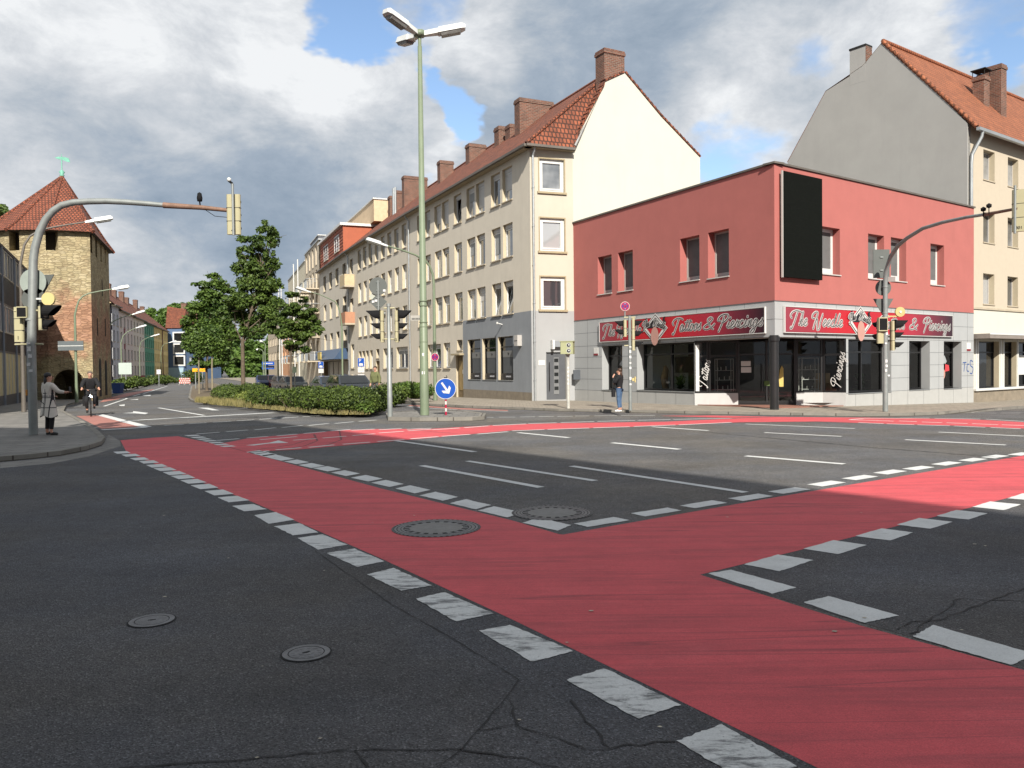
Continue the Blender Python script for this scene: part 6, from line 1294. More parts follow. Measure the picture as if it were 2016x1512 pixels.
for i, (px, py, Y) in enumerate(((1936, 412, 21.2), (1947, 405, 21.0))):
    q = hz(px, py, Y); f = MB(); f.lathe([(.001, -.07), (.06, -.04), (.065, .03), (.001, .07)], 12); f.cyl((0, 0, -.2), (0, 0, -.05), .012, 6); f.build('detector', M_visor, rt, loc=(q.x - base.x, q.y - base.y, q.z - z0))
q = hz(2006, 456, 20); sig_head(rt, q.x - base.x, q.y - base.y, q.z - z0, R(150), 3, .3, .345, False, '801', nums=.1)
f = MB(); q = hz(1997, 460, 19.9); f.cyl((q.x - base.x, q.y - base.y - .02, q.z - z0), (q.x - base.x, q.y - base.y - .02, q.z - z0 + 1.18), .03, 10); f.build('signal_post', M_galv, rt)
plate(rt, -.02, zat(1748, 566, 26.3), .255, 'disc', .1); plate(rt, -.02, zat(1748, 600, 26.3), .33, 'tri', .1); plate(rt, .03, zat(1750, 516, 26.2), .47, 'rect', .35, w=.27)
f = MB(); zz = zat(1752, 550, 26.2); f.box(.05, -.02, zz - .07, .32, 0, zz + .09); f.build('small_plate', mat('plate_pinkish', (.25, .22, .21)), rt)
sig_head(rt, .2, -.05, zat(1755, 690, 26.2), R(80), 3, .26, .32, True, None); sig_head(rt, -.14, .0, zat(1740, 676, 26.2), R(195), 2, .28, .4, False, None)
f = MB(); f.box(-.27, -.14, zat(1740, 652, 26.2), .02, -.02, zat(1740, 625, 26.2)); f.box(-.25, -.145, zat(1740, 650, 26.2), .0, -.14, zat(1740, 627, 26.2), 1); f.build('signal_housing', [M_cream, M_visor], rt)
f = MB(); zz = zat(1773, 613, 26); f.pl([(.48 + .16 * math.cos(t), zz + .16 * math.sin(t)) for t in np.linspace(0, 2 * math.pi, 29)[:-1]], -.03, .03, 0); f.cyl((.48, -.035, zz), (.48, -.05, zz), .04, 10, 1); f.box(.05, .0, zz - .16, .48, .02, zz - .12, 0); f.build('round_sounder', [mat('sounder_ochre', (.5, .38, .16), .5), M_headw], rt)
f = MB()
for i in range(11): a = random.uniform(-.05, .04); f.box(a, -.088, 1.0 + i * .15, a + .07, -.084, 1.0 + i * .15 + random.uniform(.05, .11))
STK(f, rt)
# --- middle pole on the island
rt, c = post(768, 820, 'silver signal pole with four black hoods standing on the traffic island', 'traffic light', dz=.13)
z0 = rt.location.z; Ym = c.y; zat = lambda px, py, Y=Ym: hz(px, py, Y).z - z0
f = MB(); f.tube([(0, 0, 0), (0, 0, 1.9), (0, 0, 1.92), (0, 0, zat(763, 601))], [.085, .075, .06, .055], 14); f.cyl((0, 0, zat(763, 604)), (0, 0, zat(763, 598)), .07); f.build('pole', M_galv, rt)
sig_head(rt, -.20, -.0, zat(757, 674), R(-90), 3, .26, .34, True, None, vl=.34); sig_head(rt, .26, .0, zat(780, 674), R(90), 3, .26, .34, True, None, vl=.3)

text_mesh('number', '22', .11, M_num, rt, (.225, -.142, zat(780, 671)), (R(90), 0, 0)); text_mesh('number', '1', .1, M_num, rt, (.21, -.142, zat(780, 639)), (R(90), 0, 0)); text_mesh('number', '14', .09, M_num, rt, (-.16, -.142, zat(780, 671)), (R(90), 0, 0))
for z in (2.5, 3.5): sig_bracket(rt, -.15, 0, .2, 0, z)
f = MB(); f.cyl((-.33, .0, zat(748, 616)), (-.33, 0, zat(748, 552)), .028, 10); f.box(-.4, -.03, zat(748, 618), -.1, .03, zat(748, 614)); f.build('sign_post', M_galv, rt)
plate(rt, -.34, zat(747, 563), .29, 'disc', .06); plate(rt, -.34, zat(747, 594), .28, 'diamond', .06); plate(rt, -.45, zat(747, 583), .2, 'diamond', .1, mat('sign_edge', (.4, .42, .36)))
f = MB()
for px, py in ((755, 572), (739, 592), (733.5, 594)): zz = zat(px, py); xx = (px - 763) / 59; f.box(xx - .04, .03, zz - .03, xx + .04, .034, zz + .04)
STK(f, rt)
# --- second signal pole, by the pedestrian with jeans
rt, c = post(1241, 808, 'grey signal pole beside the standing woman in jeans', 'traffic light'); z0 = rt.location.z; Ym = c.y; zat = lambda px, py, Y=Ym: hz(px, py, Y).z - z0
f = MB(); f.tube([(0, 0, 0), (0, 0, 2.2), (0, 0, zat(1241, 622))], [.062, .06, .058], 12); f.build('pole', M_galv, rt)
sig_head(rt, -.17, 0, zat(1237, 663), R(-90), 2, .22, .3, False, None, vl=.3); sig_head(rt, .12, -.02, zat(1248, 690), R(82), 3, .26, .38, False, None, vl=.3)
for z in (2.3, 3.3): sig_bracket(rt, -.2, 0, .2, 0, z)
f = MB(); f.bbox(.13, -.18, 1.0, .18, -.05, 1.2); f.box(.06, -.12, 1.05, .14, -.08, 1.15); f.build('push_button', M_yel, rt)
f = MB()
for i in range(8): f.box(-.03, -.064, .9 + i * .19, .04, -.06, .9 + i * .19 + random.uniform(.04, .1))
STK(f, rt)
# --- no-stopping signs
M_sr2 = mat('sign_red_rim', (.38, .01, .045), .4, var=.03); M_sb = mat('sign_blue', (.008, .07, .36), .35, var=.03); M_sb2 = mat('sign_blue_violet', (.08, .02, .17), .4, var=.03)
def nostop(label, P, z, r, group, rz=0, postz=None):
    root = empty('no_stopping_sign', (P[0], P[1], z), label, 'traffic sign', group, rz)
    f = MB(); f.pl([(r * math.cos(t), r * math.sin(t)) for t in np.linspace(0, 2 * math.pi, 33)[:-1]], -.012, .012, 0); f.disc(r * .93, 0, 0, -.014, 2); f.disc(r * .72, 0, 0, -.016, 1)
    for a in (45, 135): dx, dz = math.cos(R(a)) * r * .74, math.sin(R(a)) * r * .74; nx, nz_ = -math.sin(R(a)) * r * .09, math.cos(R(a)) * r * .09; f.add([(dx + nx, -.018, dz + nz_), (-dx + nx, -.018, -dz + nz_), (-dx - nx, -.018, -dz - nz_), (dx - nx, -.018, dz - nz_)], [(0, 1, 2, 3)], 2)
    for s_ in (-1, 1): f.pl([(-.02, s_ * r * .5), (.02, s_ * r * .5), (0, s_ * r * .68)], -.02, -.018, 3)
    f.build('plate', [M_headw, M_sb2, M_sr2, M_wh], root)
    if postz: g = MB(); g.cyl((0, .04, postz), (0, .04, r * 1.1), .024, 8); g.build('post', M_galv, root)
    return root
q = hz(1230.5, 603, 28.7); nostop('round red and blue no-stopping sign above the signal pole before the red wall', (q.x, q.y), q.z, .165, 'no-stopping signs', postz=-.62)
# --- lamp posts
def armpts(base, d, pts):
    out = []
    for px, py in pts:
        r = px_ray(px, py); A_ = np.array([[d.x, -r.x], [d.y, -r.y]]); s_, k_ = np.linalg.solve(A_, -np.array([base.x, base.y])); out.append(Vector((d.x * s_, d.y * s_, H + r.z * k_)))
    return out
def arm_lamp(base, dz, d, pts, label, group='curved green street lamps', rp=.075, name='street_lamp', green=True, hw=.17):
    z0 = gz(*base) + dz; root = empty(name, (base.x, base.y, z0), label, 'street lamp', group); d = Vector(d).normalized()
    P = armpts(base, d, pts); P = [Vector((p.x, p.y, p.z - z0)) for p in P]
    f = MB(); path = [Vector((0, 0, 0)), Vector((0, 0, 1.2)), Vector((0, 0, P[0].z - .2))] + [p for p in P[:-1]]; path[3] = Vector((0, 0, P[0].z)); n_ = len(path)
    f.tube(path, [rp * 1.25, rp, rp * .8] + [rp * (.75 - .35 * i / max(1, n_ - 4)) for i in range(n_ - 3)], 10); f.build('pole', M_lampg if green else M_dzinc, root)
    a, b = P[-2], P[-1]; u = (b - a).normalized(); s = Vector((-u.y, u.x, 0)).normalized(); up = s.cross(u) if (s.cross(u)).z > 0 else u.cross(s); L = (b - a).length; h = MB(); w0, w1 = hw * .45, hw
    sec = lambda t, w, t0, t1: [a + u * L * t - s * w + up * t0, a + u * L * t + s * w + up * t0, a + u * L * t + s * w * .6 + up * t1, a + u * L * t - s * w * .6 + up * t1]
    S = [sec(-.03, w0, -.04, .04), sec(.3, w0 * 1.1, -.05, .06), sec(.34, w1, -.06, .1), sec(.95, w1, -.06, .1), sec(1.02, w1 * .7, -.05, .05)]
    v = [q for s_ in S for q in s_]; fc = [(0, 1, 2, 3), (16, 17, 18, 19)] + [(i * 4 + j, i * 4 + (j + 1) % 4, i * 4 + 4 + (j + 1) % 4, i * 4 + 4 + j) for i in range(4) for j in range(4)]
    h.add(v, fc); ho = h.build('lamp_head', M_headw, root); g = MB(); S = [sec(.38, w1 * .9, -.11, -.06), sec(.93, w1 * .9, -.11, -.06)]
    g.add([q for s_ in S for q in s_], [(0, 1, 2, 3), (4, 5, 6, 7), (0, 1, 5, 4), (1, 2, 6, 5), (2, 3, 7, 6), (3, 0, 4, 7)]); g.build('lens', M_lens, ho); return root
lampR = V2(*gp(857, 788, .1)); arm_lamp(lampR, .1, (-.904, -.427), [(854, 560), (852, 540), (846, 524), (838, 514), (818, 502), (790, 492), (762, 484), (722, 471)], 'curved green lamp post on the right pavement just behind the traffic island', rp=.09)
q = hz(856.5, 703, lampR.y - .12); nostop('small round red and blue no-stopping sign on the green lamp post', (q.x, q.y), q.z, .2, 'no-stopping signs', rz=R(-10))
arm_lamp(V2(-13.1, 62.1), .1, (-.904, -.427), [(671, 640), (670, 618), (666, 604), (660, 594), (648, 588), (630, 580), (611, 575), (584, 566)], 'curved green lamp post rising behind the hedge before the grey houses')
arm_lamp(V2(-24.1, 44.4), .1, (.904, .427), [(150, 620), (151, 604), (155, 592), (163, 583), (175, 577.5), (198, 573), (222, 569), (254, 564)], 'curved green lamp post in front of the sunlit tower carrying a grey sign back')
arm_lamp(V2(-19.55, 32.1), .1, (.904, .427), [(43.5, 520), (44, 500), (48, 482), (59, 465), (79, 453), (111, 446), (169, 437), (221, 429)], 'dark curved lamp post behind the left mast whose white head shows before the tower', green=False)
for px, Y, pts, lab in ((214, 70, [(214, 660), (216, 642), (222, 633), (240, 625), (261, 619), (285, 612)], 'street lamp behind the tower with its head over the lilac house'), (240, 90, [(240, 675), (242, 662), (250, 654), (260, 649), (268, 645.5), (288, 640.5)], 'street lamp before the pale pink house in the far left row'),
                         (276, 120, [(276, 688), (277, 674), (283, 669), (290, 665), (297, 662.5), (314, 658)], 'street lamp before the green house in the far left row'), (318, 150, [(318, 695), (319, 682), (323, 678), (328, 676), (333, 674.5), (347, 671)], 'street lamp before the yellow house at the far end of the left row')):
    arm_lamp(on(px, Y), .1, (.95, .3), pts, lab, hw=.2)
for px, Y, pts, lab in ((519, 100, [(519, 705), (518, 692), (514, 688), (511, 687), (508, 686.5), (505, 689)], 'thin lamp post beside the blue direction signs'), (523, 88, [(523, 690), (523, 680), (521, 676), (519, 674), (517, 673), (511, 671)], 'thin lamp post in front of the far dark trees'), (548, 80, [(548, 700), (548, 660), (546, 650), (543, 646), (541, 645), (536, 644)], 'thin green lamp post before the orange house')):
    arm_lamp(on(px, Y), .1, (-.95, -.3), pts, lab, hw=.2)
# name plate and grey board on the tower lamp
root = empty('sign_board', (*(V2(-24.1, 44.4) + V2(0, -.12)), hz(143, 690, 44.3).z), 'grey back of a long two-panel sign on the green lamp before the tower', 'sign')
f = MB(); f.box(-.9, -.02, 0, .5, .02, .24); f.box(-.9, -.02, .27, .5, .02, .52); f.box(-.9, -.03, .235, .5, -.015, .275, 1); f.build('panel', [mat('board_back', (.14, .16, .17), .5, .2), M_headw], root)
# street name plate on the tall lamp
lt = V2(*gp(836, 817, .13)); Yl = lt.y
zt = lambda px, py, Y=Yl: hz(px, py, Y).z
# tall lamp with three heads
root = empty('street_lamp', (lt.x, lt.y, .13), 'very tall green lamp post with three white heads on the traffic island', 'street lamp'); z0 = .13
top = hz(827, 70, Yl); f = MB(); f.tube([(0, 0, 0), (0, 0, 3.0), (0, 0, 3.02), (0, 0, top.z - z0 - .35), (0, 0, top.z - z0 - .34), (0, 0, top.z - z0)], [.15, .135, .12, .07, .055, .055], 18)
for z in (2.9, 3.05, 3.6, 3.75, 2.4): f.cyl((0, 0, z), (0, 0, z + .03), .142, 14)
f.build('pole', M_lampg, root)
zt_ = top.z - z0; f = MB(); f.lathe([(.001, zt_ - .05), (.2, zt_ - .02), (.2, zt_ + .14), (.001, zt_ + .16)], 6); f.build('hub', M_lampg, root)
for a in (-129, 4, 124):
    f = MB(); w = lambda x, yv, z: (x, yv, z); t = .2
    S = [[(.12, -.08, -.02), (.12, .08, -.02), (.12, .07, .13), (.12, -.07, .13)], [(.6, -.14, .06), (.6, .14, .06), (.6, .11, .22), (.6, -.11, .22)], [(.62, -.19, .05), (.62, .19, .05), (.62, .13, .25), (.62, -.13, .25)], [(1.38, -.2, .2), (1.38, .2, .2), (1.38, .13, .4), (1.38, -.13, .4)], [(1.5, -.13, .24), (1.5, .13, .24), (1.5, .1, .36), (1.5, -.1, .36)]]
    f.add([q for s_ in S for q in s_], [(0, 1, 2, 3), (16, 17, 18, 19)] + [(i * 4 + j, i * 4 + (j + 1) % 4, i * 4 + 4 + (j + 1) % 4, i * 4 + 4 + j) for i in range(4) for j in range(4)])
    ho = f.build('lamp_head', M_headw, root, loc=(0, 0, zt_), rz=R(a)); f = MB(); S = [[(.7, -.17, .06), (.7, .17, .06), (.72, .12, -.03), (.72, -.12, -.03)], [(1.36, -.18, .19), (1.36, .18, .19), (1.34, .12, .1), (1.34, -.12, .1)]]
    f.add([q for s_ in S for q in s_], [(0, 1, 2, 3), (4, 5, 6, 7), (0, 1, 5, 4), (1, 2, 6, 5), (2, 3, 7, 6), (3, 0, 4, 7)]); f.build('lens', M_lens, ho)
f = MB(); f.box(-.42, -.02, zt(820, 631) - z0, -.1, .0, zt(820, 621) - z0); f.build('name_plate', mat('name_plate_grey', (.36, .35, .32)), root, loc=(0, 0, 0))
f = MB()
for px in range(6): f.box(-.38 + px * .045, -.023, zt(820, 629.5) - z0, -.352 + px * .045, -.021, zt(820, 626) - z0)
f.build('plate_lettering', M_num, root); f = MB(); f.box(-.04, -.14, 1.95, .02, -.135, 2.05); f.box(-.06, -.14, 1.35, .04, -.137, 1.45); STK(f, root)
# blue arrow sign
bs = V2(*gp(878, 817, .13)); root = empty('traffic_sign', (bs.x, bs.y, .13), 'round blue keep-right arrow sign on a red and white post on the island', 'traffic sign')
f = MB()
for i in range(5): f.tube([(0, 0, i * .115), (0, 0, i * .115 + .113)], .033, 12, i % 2)
f.build('post', [M_sr2, M_wh], root); zc = hz(879.5, 765, bs.y).z - .13; r = .345
f = MB(); f.pl([(r * math.cos(t), zc + r * math.sin(t)) for t in np.linspace(0, 2 * math.pi, 41)[:-1]], -.06, -.035, 0); f.disc(r * .95, 0, zc, -.063, 1, 40)
a = R(-56); ca, sa = math.cos(a), math.sin(a); ar = [(-.24, .032), (.06, .032), (-.02, .15), (.075, .15), (.2, 0), (.075, -.15), (-.02, -.15), (.06, -.032), (-.24, -.032)]
f.pl([(x * ca - y * sa + .01, zc + x * sa + y * ca) for x, y in ar], -.068, -.064, 0); f.box(-.05, -.03, zc + r - .02, .05, .03, zc + r + .03, 2); f.cyl((.06, 0, zc + r + .02), (.02, 0, zc + r + .09), .012, 6, 2); f.build('plate', [M_wh, M_sb, M_visor], root)
# speed camera
cp = V2(*gp(1119, 804, .1)); root = empty('speed_camera', (cp.x, cp.y, gz(*cp) + .1), 'olive green box camera with two round lenses on a pale post by the grey door', 'camera'); zz = hz(1118, 697, cp.y).z - root.location.z
f = MB(); f.tube([(0, 0, 0), (0, 0, 1.7), (0, 0, zz - .12), (0, 0, zz)], [.06, .055, .05, .09], 12); f.build('post', mat('post_pale', (.45, .44, .40), .6, var=.2, vscale=6), root)
f = MB(); f.bbox(-.26, -.2, zz, .22, .3, zz + .46, .02); f.box(-.28, -.22, zz + .46, .24, .32, zz + .49)
cb = f.build('housing', mat('olive_box', (.34, .35, .20), .5, var=.06), root, rz=R(-12)); f = MB()
for z in (.12, .33): f.disc(.085, .06, zz + z, -.205, 0); f.disc(.07, .06, zz + z, -.208, 1); f.disc(.03, .07, zz + z + .01, -.21, 2)
f.build('lens', [M_headw, M_ink, M_headw], cb)
f = MB()
for i in range(7): f.box(-.03, -.06, .75 + i * .15, .03, -.057, .75 + i * .15 + .07)
STK(f, root)
# letter box on the wall, cabinets, hoop
f = MB(); f.bbox(0, -.16, 1.02, .42, 0, 1.5); o = f.build('letter_box', mat('dark_letter_box', (.06, .07, .085), .5), None, loc=(Lp.x - .1, Lp.y - .3, 0)); tag(o, 'dark grey letter box on the wall corner right of the grey door', 'letter box')
for px, py, w_, h_, lab in ((778, 768, .33, .85, 'low pale utility cabinet furthest left behind the island bushes'), (798, 771, .3, 1.0, 'middle pale utility cabinet by the grey house wall'), (811, 777, .34, 1.25, 'tallest pale utility cabinet beside the bike hoop')):
    q = V2(*gp(px, py, .1)); root = empty('utility_cabinet', (q.x, q.y, gz(*q) + .1), lab, 'utility box', 'utility cabinets by the wall', rz=R(-20)); f = MB(); f.bbox(-w_ / 2, 0, 0, w_ / 2, .35, h_); f.box(-w_ / 2 - .02, -.02, h_, w_ / 2 + .02, .37, h_ + .03); f.build('body', mat('cabinet_pale', (.40, .40, .36), .6, var=.1, dirt=.2), root)
    f = MB(); f.box(-w_ / 2 + .03, -.01, .08, w_ / 2 - .03, -.002, h_ - .06); f.box(w_ / 2 - .07, -.02, h_ * .5, w_ / 2 - .05, -.01, h_ * .62, 1); f.build('door', [mat('cabinet_door', (.46, .46, .42), .6, var=.1), M_num], root)
q = V2(*gp(806, 779, .1)); f = MB(); f.tube([(-.28, 0, 0), (-.27, 0, .4), (-.2, 0, .55), (0, 0, .62), (.2, 0, .55), (.27, 0, .4), (.28, 0, 0)], .025, 8); o = f.build('bike_hoop', M_galv, None, loc=(q.x, q.y, gz(*q) + .1)); tag(o, 'bent steel bicycle hoop in front of the tallest utility cabinet', 'bike stand')
# parking signs
def psign(px, Y, y0, y1, lab, extra):
    P = on(px, Y); g = gz(*P) + .1; root = empty('parking_sign', (P.x, P.y, g), lab, 'traffic sign', 'blue parking signs', rz=R(-8)); z0_, z1_ = hz(px, y1, Y).z - g, hz(px, y0, Y).z - g; w = .21; f = MB(); f.cyl((0, .04, 0), (0, .04, z1_), .03, 8); f.tube([(0, .04, .1), (0, .04, .5)], .034, 8, 1); f.build('post', [M_galv, M_sr2], root)
    f = MB(); f.box(-w, -.01, z0_, w, .01, z1_, 0); f.box(-w + .01, -.013, z0_ + .01, w - .01, -.011, z1_ - .01, 1); f.pl([(-.13, z0_ + .06), (.13, z0_ + .06), (.13, z0_ + .16), (.09, z0_ + .22), (-.09, z0_ + .22), (-.13, z0_ + .16)], -.016, -.014, 0); po = f.build('plate', [M_wh, M_sb], root)
    text_mesh('letter', 'P', (z1_ - z0_) * .55, M_wh, po, (-.06, -.016, z0_ + (z1_ - z0_) * .52), (R(90), 0, 0)); f = MB()
    for i in range(extra): f.box(-w, -.01, z0_ - .36 - .42 * i, w, .01, z0_ - .04 - .42 * i); f.box(-.12, -.012, z0_ - .22 - .42 * i, .12, -.011, z0_ - .18 - .42 * i, 1)
    f.build('extra_plate', [M_wh, M_greyf], root)
psign(711.5, 50, 705, 722, 'blue parking sign with white plates nearest the traffic signals', 2); psign(632.5, 62, 712, 725, 'blue parking sign above the hedge before the dark shop floor', 1)
# far signs and barriers
def board(name, px, Y, x0, y0, x1, y1, lab, cat, m, post_px=None, deco=None, group=None):
    P = on(px, Y); g = gz(*P) + .1; a, b = hz(x0, y1, Y), hz(x1, y0, Y); root = empty(name, (P.x, P.y, g), lab, cat, group); f = MB(); f.bbox(a.x - P.x, -.04, a.z - g, b.x - P.x, .0, b.z - g, .01); f.build('panel', m, root)
    f = MB(); f.cyl((0, .04, 0), (0, .04, b.z - g - .05), .06, 8); f.build('post', M_galv, root)
    if deco: deco(root, a.x - P.x, a.z - g, b.x - P.x, b.z - g)
    return root
def lines(m, rows, mrg=.12):
    def d(root, x0, z0, x1, z1):
        f = MB(); hgt = (z1 - z0) / rows
        for r_ in range(rows):
            x = x0 + mrg
            while x < x1 - mrg - .1: w = random.uniform(.05, .16); f.box(x, -.046, z0 + hgt * (r_ + .35), x + w, -.042, z0 + hgt * (r_ + .65)); x += w + .05
        f.build('sign_writing', m, root)
    return d
board('direction_sign', 522, 105, 516, 712, 540, 719, 'upper blue direction sign by the parked cars', 'road sign', M_sb, deco=lines(M_wh, 1)); board('direction_sign', 524, 105.5, 516, 720, 540, 727, 'lower blue direction sign by the parked cars', 'road sign', M_sb, deco=lines(M_wh, 1))
board('sign_board', 248, 80, 234, 714, 259, 737, 'pale back of a large signboard before the pink house', 'sign', mat('board_pale', (.42, .48, .44), .5, var=.05)); board('sign_board', 313, 100, 308.5, 727.5, 316.5, 736.5, 'white notice board before the yellow house', 'sign', M_wh, deco=lines(mat('violet_print', (.2, .2, .5)), 2, .08)); board('sign_board', 580, 66, 576, 722, 584, 734, 'pale green white notice board on a post behind the hedge', 'sign', mat('pale_green', (.5, .62, .45)))
M_or = mat('sign_orange', (.85, .38, .01), .5)
for px, x0, x1, lab in ((385, 379, 389, 'left orange diversion sign between the young tree trunks'), (399, 393, 404, 'right orange diversion sign between the young tree trunks')): board('diversion_sign', px, 84, x0, 725, x1, 732, lab, 'road sign', M_or, group='orange diversion signs')
for px, lab in ((358.5, 'left red and white road barrier at the far end of the street'), (369.5, 'right red and white road barrier at the far end of the street')):
    P = on(px, 112); root = empty('road_barrier', (P.x, P.y, gz(*P)), lab, 'barrier', 'red and white road barriers'); f = MB()
    for r_ in range(3):
        z = .2 + r_ * .28
        for j in range(6): f.add([(-.38 + j * .127, -.03, z), (-.38 + (j + 1) * .127, -.03, z), (-.38 + (j + 1) * .127, -.03, z + .2), (-.38 + j * .127, -.03, z + .2)], [(0, 1, 2, 3)], (j + r_) % 2)
        f.box(-.38, -.028, z, .38, .0, z + .2, 0)
    f.build('panel', [M_wh, mat('barrier_red', (.75, .08, .04), .5)], root); f = MB()
    for x in (-.36, .36): f.cyl((x, 0, 0), (x, 0, .95), .025, 6); f.box(x - .05, -.25, 0, x + .05, .25, .06)
    f.build('foot', M_greyf, root)
P = on(232, 68); root = empty('wheelie_bin', (P.x, P.y, gz(*P) + .1), 'dark blue wheelie bin beside the shaded tower wall', 'bin'); f = MB(); f.add([(-.3, -.3, .05), (.3, -.3, .05), (.3, .3, .05), (-.3, .3, .05), (-.38, -.36, .85), (.38, -.36, .85), (.38, .36, .85), (-.38, .36, .85)], [(0, 1, 2, 3), (4, 5, 6, 7), (0, 1, 5, 4), (1, 2, 6, 5), (2, 3, 7, 6), (3, 0, 4, 7)]); f.build('body', mat('bin_blue', (.02, .06, .22), .5), root); f = MB(); f.box(-.4, -.4, .86, .4, .38, .93); f.build('lid', mat('bin_lid', (.02, .05, .2), .5), root)

# ---------------- cars
def car(P, rz, m_body, lab, est=False, group='cars parked or waiting beyond the hedge'):
    root = empty('parked_car', (P.x, P.y, gz(*P)), lab, 'car', group, rz)
    prof = [(-2.1, .35), (-2.15, .7), (-1.9, .92), (-1.0, 1.0), (-.35, 1.42), (1.0 if not est else 1.6, 1.45), (1.75 if not est else 2.0, 1.05), (2.1, .95), (2.12, .4), (1.7, .22), (-1.7, .22)]
    mb = MB(); k = len(prof)
    def sec(y, s): return [(x * (1 - .03 * s), y * (1 - (.16 if z > 1.2 else .0)), z) for x, z in prof]
    S = [sec(-.86, 0), sec(-.8, -.2), sec(.8, -.2), sec(.86, 0)]
    v = [q for s_ in S for q in s_]; mb.add(v, [tuple(range(k)), tuple(range(3 * k, 4 * k))[::-1]] + [(i * k + j, i * k + (j + 1) % k, (i + 1) * k + (j + 1) % k, (i + 1) * k + j) for i in range(3) for j in range(k)]); mb.build('body', m_body, root)
    g = MB(); e = .01
    for s_ in (-1, 1): g.add([(-.92, s_ * .868, 1.0), (1.55, s_ * .868, 1.02), (1.0, s_ * .742, 1.38), (-.38, s_ * .742, 1.36)], [(0, 1, 2, 3)])
    g.add([(-1.0, -.74, 1.02), (-1.0, .74, 1.02), (-.38, .64, 1.41), (-.38, -.64, 1.41)], [(0, 1, 2, 3)]); g.add([(1.78, -.72, 1.08), (1.78, .72, 1.08), (1.1, .64, 1.43), (1.1, -.64, 1.43)], [(0, 1, 2, 3)]); g.build('window', G_dark, root)
    for x in (-1.35, 1.3):
        for y in (-.8, .8):
            w = MB(); w.cyl((x, y - .1, .32), (x, y + .1, .32), .32, 18); wo_ = w.build('wheel', mat('tyre', (.02, .02, .02), .8), root); r_ = MB(); r_.cyl((x, y - .105, .32), (x, y + .105, .32), .19, 12); r_.build('rim', M_galv, wo_)
    for y in (-.62, .62):
        h_ = MB(); h_.box(-2.17, y - .16, .62, -2.08, y + .16, .76); h_.build('headlight', M_headw, root); h_ = MB(); h_.box(2.08, y - .14, .72, 2.14, y + .14, .88); h_.build('tail_light', mat('tail_red', (.45, .01, .01), .3), root)
    return root
ds = math.atan2(.904, -.427)
car(on(690, 43.2), ds, mat('car_black', (.012, .014, .018), .25, coat=1), 'black car closest to the signals, its roof above the hedge', True)
car(on(651, 49.6), ds, mat('car_blueblack', (.015, .025, .04), .25, coat=1), 'dark blue car behind the black one, above the hedge')
car(on(560, 74), ds, mat('car_darkgrey', (.04, .04, .045), .3, coat=1), 'dark grey estate car parked before the tree with the forked trunk', True)
car(on(541, 84), ds, mat('car_red', (.16, .012, .01), .3, coat=1), 'dark red car half hidden behind the dark grey estate')
car(on(521, 84), ds - .1, mat('car_navy', (.01, .02, .09), .3, coat=1), 'navy blue car with white front in the lane beside the blue direction signs')
car(on(577, 69), ds, mat('car_green', (.03, .045, .035), .3, coat=1), 'dark green car mostly hidden by the hedge under the right tree')
# ============================================================ vegetation
M_leaf = leafmat('leaf_lime', (.020, .047, .012), (.115, .175, .034), .5)
M_leafy = leafmat('leaf_young', (.025, .06, .012), (.12, .19, .036), .7)
M_leafh = leafmat('leaf_hedge', (.012, .028, .009), (.115, .165, .03), 2.2)
M_leafd = leafmat('leaf_far', (.03, .065, .014), (.12, .20, .04), .12)
M_bark = mat('bark', (.11, .085, .06), .95, var=.3, vscale=5, bump=.5, bscale=20)
M_dry = leafmat('dry_grass', (.07, .075, .025), (.32, .27, .11), 1.5)
def leaves(name, blobs, n, size, m, parent, origin=(0, 0, 0), flat=.4, shell=.5):
    B_ = np.array(blobs, float); vol = B_[:, 3] * B_[:, 4] * B_[:, 5]; p = vol ** .8; p /= p.sum(); idx = rng.choice(len(B_), n, p=p)
    d = rng.normal(size=(n, 3)); d /= np.linalg.norm(d, axis=1)[:, None]; rad = shell + (1 - shell) * rng.random(n) ** .7; rad += rng.normal(size=n) * .05
    pos = B_[idx, :3] + d * rad[:, None] * B_[idx, 3:6]
    nn = d * .6 + rng.normal(size=(n, 3)) * .6 + np.array([0, 0, .5]); nn /= np.linalg.norm(nn, axis=1)[:, None]
    t = np.cross(nn, rng.normal(size=(n, 3))); t /= np.linalg.norm(t, axis=1)[:, None]; b = np.cross(nn, t); s = size * (.6 + .8 * rng.random(n))[:, None]
    v = np.stack([pos - t * s, pos + b * s * .62, pos + t * s, pos - b * s * .62], 1).reshape(-1, 3) - np.array(origin)
    me = bpy.data.meshes.new(name); me.vertices.add(4 * n); me.vertices.foreach_set('co', v.ravel().astype(np.float32)); me.loops.add(4 * n); me.loops.foreach_set('vertex_index', np.arange(4 * n, dtype=np.int32)); me.polygons.add(n); me.polygons.foreach_set('loop_start', np.arange(0, 4 * n, 4, dtype=np.int32)); me.polygons.foreach_set('loop_total', np.full(n, 4, np.int32))
    me.update(calc_edges=True); me.validate(); me.materials.append(m); o = bpy.data.objects.new(name, me); link(o, parent); return o
